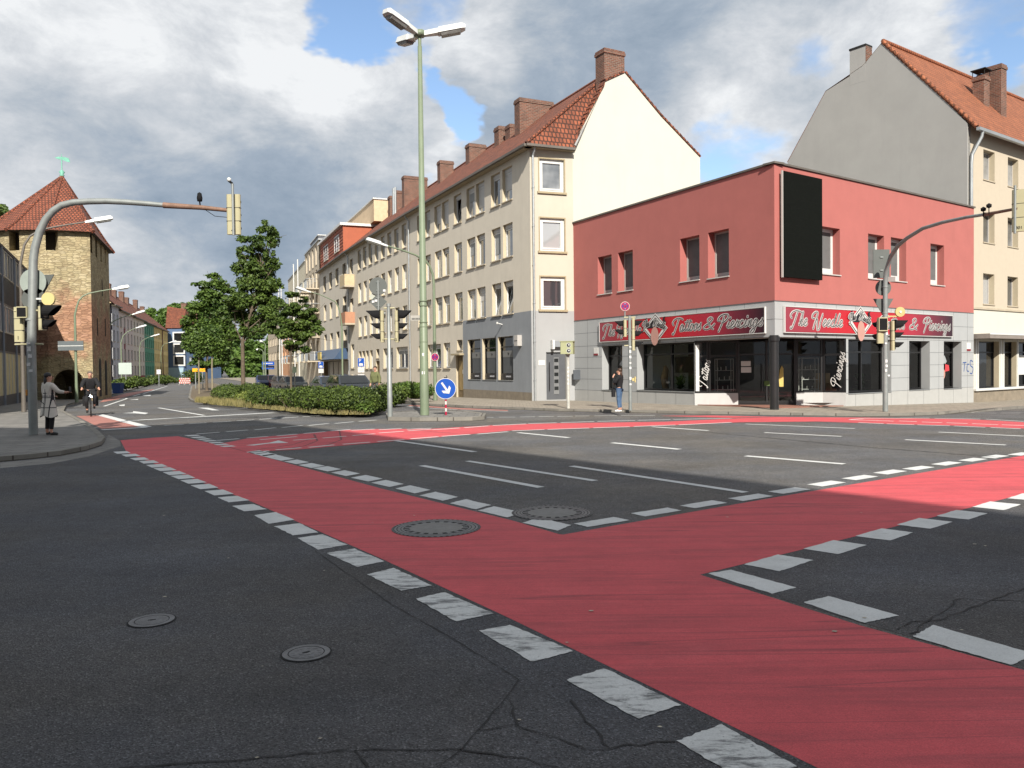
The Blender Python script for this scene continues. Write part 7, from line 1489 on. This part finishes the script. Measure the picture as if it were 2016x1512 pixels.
def tree(px, Y, blobs_px, n, size, lab, name='broadleaf_tree', trunk_r=.2, m=None, group='trees on the planted island', branch=None, sub=12, lean=None):
    """blobs_px: (px, py, radius px x, radius px z, depth offset m)"""
    P = on(px, Y); g = gz(*P) + .1; root = empty(name, (P.x, P.y, g), lab, 'tree', group); bl = []; k = Y / F
    cs = []
    for bx_, by_, rx, rz_, dy in blobs_px:
        c = hz(bx_, by_, Y + dy); cs.append(c); bl += [(c.x, c.y, c.z, rx * k * .8, rx * k * .8, rz_ * k * .8)] if rng.random() < .5 else []
        for j in range(sub):
            a = rng.normal(size=3); a /= np.linalg.norm(a); s = rng.uniform(.45, .95); bl.append((c.x + a[0] * rx * k * s, c.y + a[1] * rx * k * s, c.z + a[2] * rz_ * k * s, rx * k * rng.uniform(.3, .55), rx * k * rng.uniform(.3, .55), rz_ * k * rng.uniform(.25, .5)))
    f = MB(); topc = max(cs, key=lambda c: c.z); h0 = min(c.z for c in cs)
    mid = Vector((0, 0, (h0 - g) * .8)); tp_ = Vector((topc.x - P.x, topc.y - P.y, topc.z - g)); f.tube([(0, 0, -.2), (0, 0, .4), mid, mid.lerp(tp_, .4) + Vector((.1, 0, 0)), tp_], [trunk_r * 1.3, trunk_r, trunk_r * .8, trunk_r * .5, trunk_r * .15], 10)
    for c in cs:
        e = Vector((c.x - P.x, c.y - P.y, c.z - g)); t = max(.0, min(.9, (e.z - mid.z) / max(.1, tp_.z - mid.z) - .25)); s_ = mid.lerp(tp_, t); f.tube([s_, s_.lerp(e, .5) + Vector((0, 0, -.15)), e], [trunk_r * .38, trunk_r * .25, trunk_r * .08], 6)
        for j in range(3): q = e + Vector(rng.normal(size=3)) * .8; f.tube([s_.lerp(e, .6), q], [trunk_r * .12, .01], 4)
    f.build('trunk', M_bark, root); leaves('crown', bl, n, size, m or M_leaf, root, origin=tuple(root.location), shell=.1); return root
tree(479, 70, [(532, 452, 20, 18, 0), (515, 478, 26, 20, 0), (540, 470, 13, 12, 0), (482, 470, 14, 7, .4), (478, 498, 17, 14, .5), (505, 500, 20, 18, 0), (528, 505, 14, 16, 0), (478, 530, 22, 22, 0), (512, 535, 32, 22, .5), (542, 520, 13, 14, 0), (485, 560, 25, 22, 0), (525, 565, 30, 18, 0), (545, 560, 12, 12, 0), (470, 590, 28, 22, -.5), (510, 590, 32, 22, .5), (540, 598, 20, 16, 0), (455, 620, 24, 18, 0), (490, 625, 30, 20, .8), (530, 625, 26, 18, 0), (500, 650, 22, 14, 0)],
     33000, .12, 'tall slender lime tree on the planted island, its top leaning right', trunk_r=.19)
tree(407, 76, [(418, 543, 16, 8, 0), (400, 560, 22, 10, 0), (430, 560, 18, 14, 0), (448, 570, 16, 10, 0), (415, 585, 28, 20, 0), (400, 605, 30, 22, 0), (440, 610, 28, 22, .5), (385, 640, 26, 24, 0), (420, 645, 32, 26, 0), (450, 650, 22, 22, 0), (375, 672, 20, 20, 0), (395, 685, 30, 22, 0), (435, 690, 30, 24, 0), (400, 712, 24, 12, 0), (430, 715, 22, 10, 0), (385, 660, 22, 20, 0)],
     30000, .13, 'broad bushy lime tree at the left end of the planted island', trunk_r=.13, m=M_leafy)
tree(573, 62, [(575, 580, 14, 6, 0), (595, 590, 9, 8, 0), (570, 610, 22, 14, 0), (600, 612, 20, 12, 0), (545, 630, 22, 16, 0), (580, 635, 26, 18, 0), (610, 635, 20, 14, 0), (625, 650, 12, 8, 0), (560, 655, 24, 14, 0), (595, 660, 22, 12, 0), (575, 680, 20, 12, 0), (600, 688, 12, 8, 0), (530, 645, 18, 12, 0), (525, 610, 14, 12, 0)],
     20000, .11, 'smaller dark lime tree before the pale block, right one on the island', trunk_r=.09)
for px, Y, lab in ((418, 58, 'thin bare young trunk left among the hedge bushes'), (392, 66, 'thin young trunk beside the left orange sign')):
    P = on(px, Y); root = empty('young_tree', (P.x, P.y, gz(*P) + .1), lab, 'tree', 'trees on the planted island'); f = MB(); f.tube([(0, 0, 0), (0, 0, 2.2), (.05, 0, 3.6)], [.08, .06, .03], 8); f.build('trunk', mat('pale_bark', (.22, .19, .13), .9, var=.2), root); c = Vector((P.x, P.y, 4.2)); leaves('crown', [(P.x, P.y, 4.0, .9, .9, 1.0), (P.x + .3, P.y, 3.4, .7, .7, .7)], 3000, .1, M_leafy, root, origin=tuple(root.location))
tree(-20, 62, [(-22, 420, 40, 16, 0), (-30, 445, 40, 20, 0), (-60, 400, 50, 30, 0), (-50, 450, 50, 30, 0)], 7000, .2, 'tree behind the dark building with sprigs showing at the left edge', group='trees beyond the buildings')
# far wood
def wood(name, spots, lab):
    bl = []
    for px, py, r, Y in spots:
        c = hz(px, py, Y); k = Y / F
        for j in range(7): a = rng.normal(size=3); a /= np.linalg.norm(a); bl.append((c.x + a[0] * r * k * .7, c.y + a[1] * r * k * .7, c.z + a[2] * r * k * .6, r * k * .5, r * k * .5, r * k * .42))
    o = leaves('far_wood', bl, 42000, .55, M_leafd, None, shell=.6); o['label'] = lab; o['category'] = 'woodland'; o['kind'] = 'stuff'
wood('far_wood', [(290, 640, 22, 260), (310, 622, 22, 260), (335, 615, 20, 260), (360, 612, 20, 260), (385, 625, 30, 260), (300, 655, 25, 262), (340, 650, 30, 262), (375, 660, 30, 250), (350, 690, 30, 255), (385, 700, 30, 240), (410, 640, 30, 240), (430, 670, 30, 220), (460, 690, 30, 210), (440, 720, 25, 200), (480, 715, 28, 200), (500, 690, 25, 200), (520, 700, 25, 210), (530, 670, 25, 220), (470, 735, 20, 200), (510, 735, 20, 200), (410, 725, 25, 210), (540, 730, 18, 210), (450, 660, 30, 230), (500, 650, 25, 230)], 'dense green wood closing the street far behind the trees')
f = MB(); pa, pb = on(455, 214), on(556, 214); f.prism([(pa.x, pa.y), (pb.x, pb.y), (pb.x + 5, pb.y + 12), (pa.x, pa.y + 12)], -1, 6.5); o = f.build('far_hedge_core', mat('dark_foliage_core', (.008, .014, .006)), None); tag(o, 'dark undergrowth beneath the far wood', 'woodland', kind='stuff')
# hedge on the island
fe = [Vector(tuple(gp(px, py, .12))) for px, py in ((378, 792), (414, 797.5), (468, 802), (539, 808), (591, 813.6), (645, 817), (700, 817), (746, 815.6))]
def along(t):
    L_ = [0]
    for a, b in zip(fe, fe[1:]): L_.append(L_[-1] + (b - a).length)
    s = t * L_[-1]
    for i in range(len(fe) - 1):
        if s <= L_[i + 1] + 1e-6:
            u = (s - L_[i]) / (L_[i + 1] - L_[i]); d = (fe[i + 1] - fe[i]).normalized(); return fe[i].lerp(fe[i + 1], u), Vector((-d.y, d.x)) if Vector((-d.y, d.x)).y > 0 else Vector((d.y, -d.x))
def hedge(name, t0, t1, h, dist, dep, n, lab, m=M_leafh, size=.043, step=22, jit=.12, group='clipped hedges on the planted island'):
    bl = []; c0, n0 = along((t0 + t1) / 2); c0 = c0 + n0 * dist
    for i in range(step):
        t = t0 + (t1 - t0) * i / (step - 1); p, nn = along(t)
        for j in range(2):
            q = p + nn * (dist + dep * j / 1.0 * .6); hh = h * rng.uniform(.88, 1.1); bl.append((q.x + rng.normal() * .08, q.y + rng.normal() * .1, gz(*q) + .12 + hh * .5, .62, dep * .5, hh * .5))
            bl.append((q.x + rng.normal() * .2, q.y + rng.normal() * .15, gz(*q) + .12 + hh * rng.uniform(.4, .78), .26, .3, .22))
    root = empty(name, (c0.x, c0.y, gz(*c0) + .12), lab, 'hedge', group); leaves('foliage', bl, n, size, m, root, origin=tuple(root.location), shell=.72)
    f = MB()
    for i in range(step): t = t0 + (t1 - t0) * (i + .5) / step; p, nn = along(min(.999, t)); q = p + nn * (dist + dep * .25) - c0; f.tube([(q.x, q.y, 0), (q.x + rng.normal() * .1, q.y, h * .45), (q.x + rng.normal() * .2, q.y + .1, h * .8)], [.03, .02, .008], 5)
    for i in range(step * 2): t = t0 + (t1 - t0) * rng.random(); p, nn = along(min(.999, t)); q = p + nn * (dist - dep * .3) - c0; f.tube([(q.x, q.y, 0), (q.x + rng.normal() * .15, q.y - .1, h * .6)], [.012, .005], 4)
    f.build('stems', M_bark, root)
hedge('hedge', .60, .955, .86, .98, 1.3, 66000, 'long dark clipped hedge at the near right end of the planted island', step=26)
hedge('hedge', .45, .585, .74, 1.2, 1.3, 22000, 'middle hedge piece with brownish twigs on the planted island', step=12)
hedge('hedge', .27, .41, .55, 1.6, 1.4, 17000, 'lower pale green hedge piece with dry grass before it', m=leafmat('leaf_pale_hedge', (.05, .085, .015), (.24, .28, .06), 1.2), step=12)
hedge('hedge', .0, .15, .85, 1.5, 1.8, 20000, 'rounded hedge piece at the far left tip of the planted island', step=10)
def bush(px, py, Y, r, h, lab, n=2500, size=.06, m=None, name='bush', group='low bushes along the street'):
    P = on(px, Y); g = gz(*P) + .1; root = empty(name, (P.x, P.y, g), lab, 'bush', group); bl = [(P.x + rng.normal() * r * .3, P.y + rng.normal() * r * .3, g + h * rng.uniform(.35, .6), r * rng.uniform(.5, .8), r * .6, h * rng.uniform(.3, .5)) for i in range(6)]
    leaves('foliage', bl, n, size, m or M_leafh, root, origin=tuple(root.location)); f = MB()
    for i in range(5): f.tube([(rng.normal() * .1, rng.normal() * .1, 0), (rng.normal() * r * .3, rng.normal() * r * .3, h * .6)], [.02, .006], 5)
    f.build('stems', M_bark, root); return root
bush(784, 770, 38, 1.0, 1.0, 'bright green bush behind the silver signal pole', 6000, .06, M_leafy); bush(768, 775, 35, .9, .95, 'leafy bush just left behind the silver signal pole', 5000, .055)
bush(817, 780, 44, .42, .55, 'small round ivy bush at the foot of the utility cabinets', 2600, .06); bush(742, 806, 29, .4, .55, 'small weedy clump at the right tip of the planted island', 1800, .05, M_leafy); bush(715, 800, 27.6, .35, .5, 'broad leaved weed in front of the long hedge', 1500, .05, M_leafy)
for px, Y, r, h, lab in ((243, 80, 1.2, 1.3, 'dark bush beside the blue bin'), (258, 88, 1.5, 1.4, 'green bush in front of the pink house'), (287, 100, 1.1, 1.2, 'round green bush in front of the beige house'), (308, 112, 1.6, 1.3, 'wide green bush in front of the green house'), (328, 125, 1.6, 1.2, 'low dark bush in front of the yellow house'), (378, 118, 1.6, 2.2, 'dark bush at the far left tip of the island')): bush(px, 760, Y, r, h, lab, 2500, .12)
# dry grass along the kerb of the island
N_ = 7500; t_ = rng.random(N_) ** 1.7; P_ = []
t_ = t_[(np.sin(t_ * 61) + np.sin(t_ * 143 + 1) + rng.normal(size=len(t_)) * .5) > -.2]; N_ = len(t_)
for t in t_:
    p, nn = along(min(.999, t)); q = p + nn * (rng.uniform(.15, 1.1 if t < .45 else .4)); P_.append((q.x, q.y, gz(*q) + .12))
P_ = np.array(P_); hgt = rng.uniform(.06, .28, N_) * np.where(t_ < .5, 1.25, .75); dx = rng.normal(size=(N_, 2)) * .06; w_ = rng.uniform(.006, .016, N_)
v = np.zeros((N_, 3, 3)); v[:, 0] = P_; v[:, 1] = P_; v[:, 0, 0] -= w_; v[:, 1, 0] += w_; v[:, 2] = P_; v[:, 2, :2] += dx; v[:, 2, 2] += hgt
me = bpy.data.meshes.new('dry_grass'); me.from_pydata(v.reshape(-1, 3).tolist(), [], np.arange(N_ * 3).reshape(-1, 3).tolist()); me.materials.append(M_dry); o = bpy.data.objects.new('dry_grass', me); link(o); tag(o, 'dry yellow grass along the kerb of the planted island', 'grass', kind='stuff')

# ============================================================ people
def skin(name, V, E, r, m, parent=None, loc=(0, 0, 0), rz=0, root=0, sub=2, flat=None):
    me = bpy.data.meshes.new(name); me.from_pydata([tuple(v) for v in V], E, []); o = bpy.data.objects.new(name, me); link(o)
    md = o.modifiers.new('s', 'SKIN'); md.use_smooth_shade = True; o.modifiers.new('b', 'SUBSURF').levels = sub
    for i, q in enumerate(me.skin_vertices[0].data): rr = r[i]; q.radius = (rr, rr) if isinstance(rr, (int, float)) else rr; q.use_root = (i == root)
    dg = bpy.context.evaluated_depsgraph_get(); dg.update(); me2 = bpy.data.meshes.new_from_object(o.evaluated_get(dg)); bpy.data.objects.remove(o)
    me2.materials.clear(); me2.materials.append(m); me2.polygons.foreach_set('use_smooth', [True] * len(me2.polygons)); o = bpy.data.objects.new(name, me2); link(o, parent); o.location = loc; o.rotation_euler = (0, 0, rz); return o
def merge_into(o, others):
    bm = bmesh.new(); bm.from_mesh(o.data)
    for q in others:
        b2 = bmesh.new(); b2.from_mesh(q.data); me = bpy.data.meshes.new('t'); b2.to_mesh(me); b2.free(); bm.from_mesh(me); bpy.data.objects.remove(q)
    bm.to_mesh(o.data); bm.free(); o.data.polygons.foreach_set('use_smooth', [True] * len(o.data.polygons))
M_sk = mat('skin', (.50, .27, .19), .55, var=.04)
BASE = dict(pel=(0, 0, .53), spi=(0, 0, .62), che=(0, -.005, .73), nb=(0, -.008, .82), nk=(0, 0, .86), jaw=(0, .012, .895), hd=(0, .005, .935), top=(0, -.004, .968),
            sL=(-.1, 0, .80), eL=(-.135, -.02, .63), wL=(-.14, .03, .49), hL=(-.14, .05, .45), sR=(.1, 0, .80), eR=(.135, -.02, .63), wR=(.14, .03, .49), hR=(.14, .05, .45),
            pL=(-.05, 0, .50), kL=(-.055, .012, .28), aL=(-.055, -.01, .05), tL=(-.06, .075, .02), pR=(.05, 0, .50), kR=(.055, .012, .28), aR=(.055, -.01, .05), tR=(.06, .075, .02))
RAD = dict(pel=(.085, .062), spi=(.07, .052), che=(.085, .058), nb=(.06, .045), nk=.034, jaw=(.04, .046), hd=(.048, .058), top=(.036, .042), s=.038, e=.026, w=.018, h=.020, p=.056, k=.036, a=.024, t=.018)
def person(P, rz, h, pose, lab, top_m, leg_m, shoe_m, hair_m, hair='short', z0=0.0, extra=None, armr=1.0, legr=1.0, tors=1.0):
    J = dict(BASE); J.update({k_: v for k_, v in pose.items() if k_[0] != '_'}); J = {k_: Vector(v) * h for k_, v in J.items()}
    rad = lambda k_: RAD.get(k_, RAD.get(k_[0]))
    def R_(k_, s=1.0, add=0.0):
        q = rad(k_); return tuple(x * h * s + add for x in q) if isinstance(q, tuple) else (q * h * s + add,) * 2
    names = list(J); ix = {n_: i for i, n_ in enumerate(names)}
    ed = [('pel', 'spi'), ('spi', 'che'), ('che', 'nb'), ('nb', 'nk'), ('nk', 'jaw'), ('jaw', 'hd'), ('hd', 'top')] + [e for s in 'LR' for e in (('che', 's' + s), ('s' + s, 'e' + s), ('e' + s, 'w' + s), ('w' + s, 'h' + s), ('pel', 'p' + s), ('p' + s, 'k' + s), ('k' + s, 'a' + s), ('a' + s, 't' + s))]
    V = [J[n_] for n_ in names]; rr = [R_(n_) for n_ in names]; E = [(ix[a], ix[b]) for a, b in ed]
    hd = J['hd']; fw = Vector(pose.get('_face', (0, 1, 0))).normalized() if '_face' in pose else Vector((0, 1, 0))
    body = skin('person', V[:len(names)], E, rr, M_sk, None, (P[0], P[1], z0), rz, ix['pel'])
    parts = []
    sd = Vector((fw.y, -fw.x, 0))
    nz_ = skin('n', [hd + fw * .05 * h + Vector((0, 0, -.0 * h)), hd + fw * .066 * h + Vector((0, 0, -.014 * h)), hd + fw * .05 * h + Vector((0, 0, -.028 * h))], [(0, 1), (1, 2)], [.006 * h, .008 * h, .006 * h], M_sk, sub=1); parts.append(nz_)
    for s in (-1, 1): parts.append(skin('e', [hd + sd * s * .047 * h + Vector((0, 0, .01 * h)), hd + sd * s * .053 * h + Vector((0, 0, -.012 * h))], [(0, 1)], [.009 * h, .007 * h], M_sk, sub=1))
    for s in 'LR':               # hands: four fingers and a thumb
        w, q = J['w' + s], J['h' + s]; d = (q - w).normalized(); sid = d.cross(Vector((0, 0, 1))); sid = sid.normalized() if sid.length > .1 else Vector((1, 0, 0)); up = sid.cross(d)
        for i, (o_, l_) in enumerate(((-.0135, .04), (-.0045, .046), (.0045, .043), (.0135, .034))):
            a = q + sid * o_ * h + d * .008 * h; b = a + d * l_ * .55 * h; c_ = b + (d * .6 - up * .8).normalized() * l_ * .45 * h; parts.append(skin('f', [a - d * .015 * h, a, b, c_], [(0, 1), (1, 2), (2, 3)], [.0056 * h] * 3 + [.0045 * h], M_sk, sub=1))
        a = q - d * .012 * h + sid * .016 * h * (1 if s == 'L' else -1); parts.append(skin('t', [a, a + (d + sid * (.9 if s == 'L' else -.9)).normalized() * .02 * h, a + (d * 1.6 + sid * (.5 if s == 'L' else -.5)).normalized() * .038 * h], [(0, 1), (1, 2)], [.0065 * h, .006 * h, .005 * h], M_sk, sub=1))
    merge_into(body, parts); tag(body, lab, 'person')
    # top
    nn = ['pel', 'spi', 'che', 'nb', 'sL', 'eL', 'wL', 'sR', 'eR', 'wR']; ii = {n_: i for i, n_ in enumerate(nn)}; VV = [J[n_].copy() for n_ in nn]; VV[0] = J['pel'].lerp(J['spi'], -.45); VV[ii['nb']] = J['nb'] + Vector((0, 0, -.005 * h)); VV[ii['wL']] = J['eL'].lerp(J['wL'], .93); VV[ii['wR']] = J['eR'].lerp(J['wR'], .93)
    rr = [R_(n_, (1.18 * tors if n_ in ('pel', 'spi', 'che', 'nb') else 1.42 * armr)) for n_ in nn]; E = [(0, 1), (1, 2), (2, 3), (2, 4), (4, 5), (5, 6), (2, 7), (7, 8), (8, 9)]
    skin('jacket', VV, E, rr, top_m, body, root=0)
    # trousers
    nn = ['pel', 'pL', 'kL', 'aL', 'pR', 'kR', 'aR']; VV = [J[n_].copy() for n_ in nn]; VV[0] = J['pel'].lerp(J['spi'], .8); VV[3] = J['kL'].lerp(J['aL'], .86); VV[6] = J['kR'].lerp(J['aR'], .86); rr = [R_(n_, 1.13 * legr) for n_ in nn]; rr[3] = R_('a', 1.35); rr[6] = R_('a', 1.35); skin('trousers', VV, [(0, 1), (1, 2), (2, 3), (0, 4), (4, 5), (5, 6)], rr, leg_m, body, root=0)
    for s in 'LR':
        a, t = J['a' + s], J['t' + s]; d = (t - a); d.z = 0; d = d.normalized() if d.length > 0 else Vector((0, 1, 0)); hl = a - d * .02 * h; zf = .018 * h + min(a.z - .05 * h, 0)
        b0_ = Vector((hl.x, hl.y, t.z + .002 * h)); skin('shoe', [a + Vector((0, 0, -.005 * h)), b0_, a.lerp(t, .6) + Vector((0, 0, -.005 * h)), t + d * .012 * h], [(0, 1), (1, 2), (0, 2), (2, 3)][:0] + [(0, 2), (1, 2), (2, 3)], [.026 * h, .022 * h, .026 * h, .021 * h], shoe_m, body, root=2)
    # hair
    if hair != 'bald':
        f = MB(); c_ = hd + Vector((0, 0, .016 * h)) - fw * .008 * h
        def ell(c, a, b, cz, n1=14, n2=9, cut=-1.0):
            ff = MB(); rings = [(math.cos(t), math.sin(t)) for t in np.linspace(-math.pi / 2, math.pi / 2, n2)]
            v = [(c.x + sd.x * a * cr_ * math.cos(p) + fw.x * b * cr_ * math.sin(p), c.y + sd.y * a * cr_ * math.cos(p) + fw.y * b * cr_ * math.sin(p), c.z + cz * sr_) for cr_, sr_ in rings for p in np.linspace(0, 2 * math.pi, n1 + 1)[:-1]]
            f.add(v, [(i * n1 + k, i * n1 + (k + 1) % n1, (i + 1) * n1 + (k + 1) % n1, (i + 1) * n1 + k) for i in range(n2 - 1) for k in range(n1)], 0, True)
        ell(c_ - fw * .008 * h + Vector((0, 0, .008 * h)), .054 * h, .056 * h, .05 * h)
        if hair == 'long': ell(J['nk'] - fw * .045 * h + Vector((0, 0, .01 * h)), .042 * h, .026 * h, .075 * h)
        f.build('hair', hair_m, body)
    M_e = mat('eye', (.03, .02, .015), .2)
    f = MB()
    for s in (-1, 1): c_ = hd + fw * .0545 * h + sd * s * .018 * h + Vector((0, 0, .002 * h)); f.box(c_.x - .006 * h, c_.y - .004 * h, c_.z - .003 * h, c_.x + .006 * h, c_.y + .004 * h, c_.z + .003 * h)
    c_ = hd + fw * .054 * h + Vector((0, 0, -.040 * h)); f.box(c_.x - .010 * h, c_.y - .004 * h, c_.z - .002 * h, c_.x + .010 * h, c_.y + .004 * h, c_.z + .002 * h, 1)
    f.build('face_features', [M_e, mat('lips', (.35, .10, .08))], body)
    return body, J
M_blk = mat('cloth_black', (.007, .007, .009), .85, var=.3, vscale=9); M_den = mat('denim', (.06, .11, .20), .85, var=.35, vscale=7); M_sho = mat('white_shoe', (.75, .75, .76), .5, var=.03); M_bsh = mat('black_shoe', (.015, .015, .015), .5)
M_hbr = mat('hair_brown', (.045, .022, .012), .5, var=.3, vscale=30); M_hbk = mat('hair_black', (.012, .010, .010), .45); M_knit = mat('coat_wool', (.58, .54, .48), .9, var=.08, vscale=14)
# woman in jeans, facing left, hand at her chin
q = gp(1220, 811, .1); zb = gz(*q) + .1
wj, J = person((q.x, q.y), R(62), 1.50, dict(sL=(-.1, .0, .80), eL=(-.125, .07, .66), wL=(-.03, .145, .80), hL=(-.01, .135, .84), sR=(.1, 0, .8), eR=(.13, .03, .645), wR=(.0, .12, .64), hR=(-.05, .115, .65), kR=(.05, .015, .28), tL=(-.075, .075, .02), tR=(.075, .07, .02), top=(0, -.008, .966)), 'woman in black jacket and blue jeans, hand at her chin, beside the grey signal pole', M_blk, M_den, M_sho, M_hbr, 'long', zb, armr=1.15, legr=1.05)
f = MB(); f.bbox(-.06, -.1, .52, .06, .12, .78, .03); f.tube([(0, -.08, .78), (.05, -.04, 1.0), (.0, .08, .78)], .008, 6); o = f.build('handbag', M_blk, None, loc=(q.x - .21, q.y - .0, zb)); tag(o, 'small black handbag hanging at the hip of the woman in jeans', 'bag')
# woman in the plaid coat, seen from behind, arm stretched to the right
def plaid():
    m, t, b, n, l = newmat('plaid_wool'); tcn = n.new('ShaderNodeTexCoord'); sp = n.new('ShaderNodeSeparateXYZ'); l.new(tcn.outputs['Object'], sp.inputs[0]); acc = None
    for o_, offs, wd in ((0, (-.13, .02, .055, .17), .010), (2, (.95, .99, 1.06, .70), .010)):
        for of in offs:
            a = n.new('ShaderNodeMath'); a.operation = 'SUBTRACT'; l.new(sp.outputs[o_], a.inputs[0]); a.inputs[1].default_value = of
            b_ = n.new('ShaderNodeMath'); b_.operation = 'ABSOLUTE'; l.new(a.outputs[0], b_.inputs[0]); c_ = n.new('ShaderNodeMath'); c_.operation = 'LESS_THAN'; l.new(b_.outputs[0], c_.inputs[0]); c_.inputs[1].default_value = wd
            if acc: d_ = n.new('ShaderNodeMath'); d_.operation = 'MAXIMUM'; l.new(acc, d_.inputs[0]); l.new(c_.outputs[0], d_.inputs[1]); acc = d_.outputs[0]
            else: acc = c_.outputs[0]
    mx_ = n.new('ShaderNodeMix'); mx_.data_type = 'RGBA'; l.new(acc, mx_.inputs[0]); mx_.inputs[6].default_value = (.62, .58, .52, 1); mx_.inputs[7].default_value = (.035, .035, .04, 1); l.new(mx_.outputs[2], b.inputs['Base Color']); b.inputs['Roughness'].default_value = .95; return m
q = gp(98, 857, .1); zb = gz(*q) + .1; M_pl = plaid()
pw, J = person((q.x, q.y), R(-28), 1.57, dict(sR=(.1, 0, .80), eR=(.17, .045, .70), wR=(.27, .11, .685), hR=(.31, .13, .69), sL=(-.1, 0, .8), eL=(-.14, .03, .65), wL=(-.10, .12, .62), hL=(-.08, .14, .62), tL=(-.05, .08, .02), tR=(.09, .07, .02), _face=(.6, 1, 0)), 'woman in a light plaid coat with one arm stretched out, beside the left signal mast', M_knit, M_blk, M_bsh, M_hbk, 'long', zb, tors=1.2)
f = MB(); prof = [(.145, .085, 1.27), (.165, .10, 1.2), (.165, .11, 1.05), (.18, .12, .9), (.215, .15, .7), (.24, .17, .52), (.25, .175, .48)]; n_ = 24
v = [(a * math.cos(2 * math.pi * k_ / n_), b * math.sin(2 * math.pi * k_ / n_) - .01, z + (.03 * math.sin(3 * 2 * math.pi * k_ / n_) if z < .6 else 0)) for a, b, z in prof for k_ in range(n_)]
f.add(v, [(i * n_ + k_, i * n_ + (k_ + 1) % n_, (i + 1) * n_ + (k_ + 1) % n_, (i + 1) * n_ + k_) for i in range(len(prof) - 1) for k_ in range(n_)], 0, True); f.build('coat', M_pl, pw)
f = MB(); a = J['hR']; f.box(a.x + .02, a.y - .005, a.z + .0, a.x + .10, a.y + .005, a.z + .14); f.box(a.x + .018, a.y - .007, a.z + .0, a.x + .02, a.y + .007, a.z + .14); o = f.build('phone', M_ink, None, loc=(q.x, q.y, zb), rz=R(-28)); tag(o, 'dark phone held in the outstretched hand of the woman in plaid', 'phone')
# man in an olive jacket behind the hedge
P = on(739, 39.5); man, J = person((P.x, P.y), R(160), 1.72, dict(), 'man in an olive jacket standing behind the hedge before the house doorway', mat('olive_cloth', (.13, .14, .06), .9, var=.2, vscale=9), mat('grey_trousers', (.08, .08, .08)), M_bsh, M_hbr, 'short', gz(*P) + .1, tors=1.25, armr=1.3)
# cyclist riding towards the viewer
q = gp(179, 818.5); zb = gz(*q); P = (q.x, q.y); rzc = R(180 + 28)
bk = empty('bicycle', (q.x, q.y, zb), 'black city bicycle with lit front lamp and side bags, ridden on the left lane', 'bicycle', rz=rzc)     # local +y is forwards
M_bf = mat('bike_black', (.015, .015, .016), .35); S = 1.0
for y in (.55, -.52):
    w = MB(); w.tube([(0, y + .34 * math.cos(t), .34 + .34 * math.sin(t)) for t in np.linspace(0, 2 * math.pi, 29)], .022, 8, 0, False); wo_ = w.build('wheel', mat('tyre', (.02, .02, .02), .8), bk); r_ = MB()
    for i in range(14): t = 2 * math.pi * i / 14; r_.cyl((0, y, .34), (0, y + .32 * math.cos(t), .34 + .32 * math.sin(t)), .003, 4)
    r_.tube([(0, y + .315 * math.cos(t), .34 + .315 * math.sin(t)) for t in np.linspace(0, 2 * math.pi, 29)], .01, 6, 0, False); r_.build('rim', M_galv, wo_)
f = MB()
for a, b, r in (((0, .55, .34), (0, .40, .92), .018), ((0, .43, .82), (0, -.02, .32), .018), ((0, -.02, .32), (0, -.2, .85), .016), ((0, -.02, .32), (0, -.52, .34), .012), ((0, -.17, .75), (0, -.52, .34), .01), ((0, .42, .86), (0, -.17, .72), .014), ((0, -.2, .72), (0, -.75, .72), .012)): f.cyl(a, b, r, 8)
f.tube([(.02, .9 * math.cos(t) * .4 + .55, .36 + .38 * math.sin(t)) for t in np.linspace(.4, 2.6, 9)], .03, 6); f.build('frame', M_bf, bk)
f = MB(); f.tube([(-.3, .25, 1.02), (-.2, .38, 1.03), (0, .42, 1.0), (.2, .38, 1.03), (.3, .25, 1.02)], .013, 8); f.cyl((0, .4, .9), (0, .42, 1.0), .016, 8); f.build('handlebar', M_bf, bk)
f = MB(); f.add([(-.07, -.32, .9), (.07, -.32, .9), (.02, -.06, .9), (-.02, -.06, .9), (-.06, -.32, .85), (.06, -.32, .85)], [(0, 1, 2, 3), (0, 4, 5, 1), (0, 3, 4), (1, 5, 2)]); f.build('saddle', M_bf, bk)
f = MB(); f.lathe([(.001, -.04), (.035, -.03), (.045, .02), (.001, .03)], 12); lo_ = f.build('headlight', mat('headlight_glow', (.8, .85, 1), emit=((.85, .92, 1.0), 30)), bk, loc=(0, .57, .75), rot=(R(90), 0, 0))
f = MB()
for s in (-1, 1): f.bbox(s * .18 - .09, -.72, .36, s * .18 + .09, -.38, .72, .03)
f.build('side_bag', M_blk, bk)
cyc, J = person(P, rzc, 1.70, dict(pel=(0, -.12, .565), spi=(0, -.09, .645), che=(0, -.045, .745), nb=(0, -.015, .825), nk=(0, .0, .858), jaw=(0, .022, .893), hd=(0, .015, .93), top=(0, .005, .962), sL=(-.115, -.02, .80), eL=(-.17, .06, .68), wL=(-.165, .16, .62), hL=(-.17, .185, .61), sR=(.115, -.02, .80), eR=(.17, .06, .68), wR=(.165, .16, .62), hR=(.17, .185, .61),
             pL=(-.06, -.10, .55), kL=(-.085, .08, .44), aL=(-.07, .0, .22), tL=(-.075, .07, .17), pR=(.06, -.10, .55), kR=(.085, .06, .33), aR=(.07, -.03, .13), tR=(.075, .045, .08)), 'man in a black jacket riding the bicycle towards the viewer', M_blk, M_blk, M_bsh, mat('hair_grey', (.12, .09, .07)), 'short', zb, tors=1.22, armr=1.15, legr=1.2)
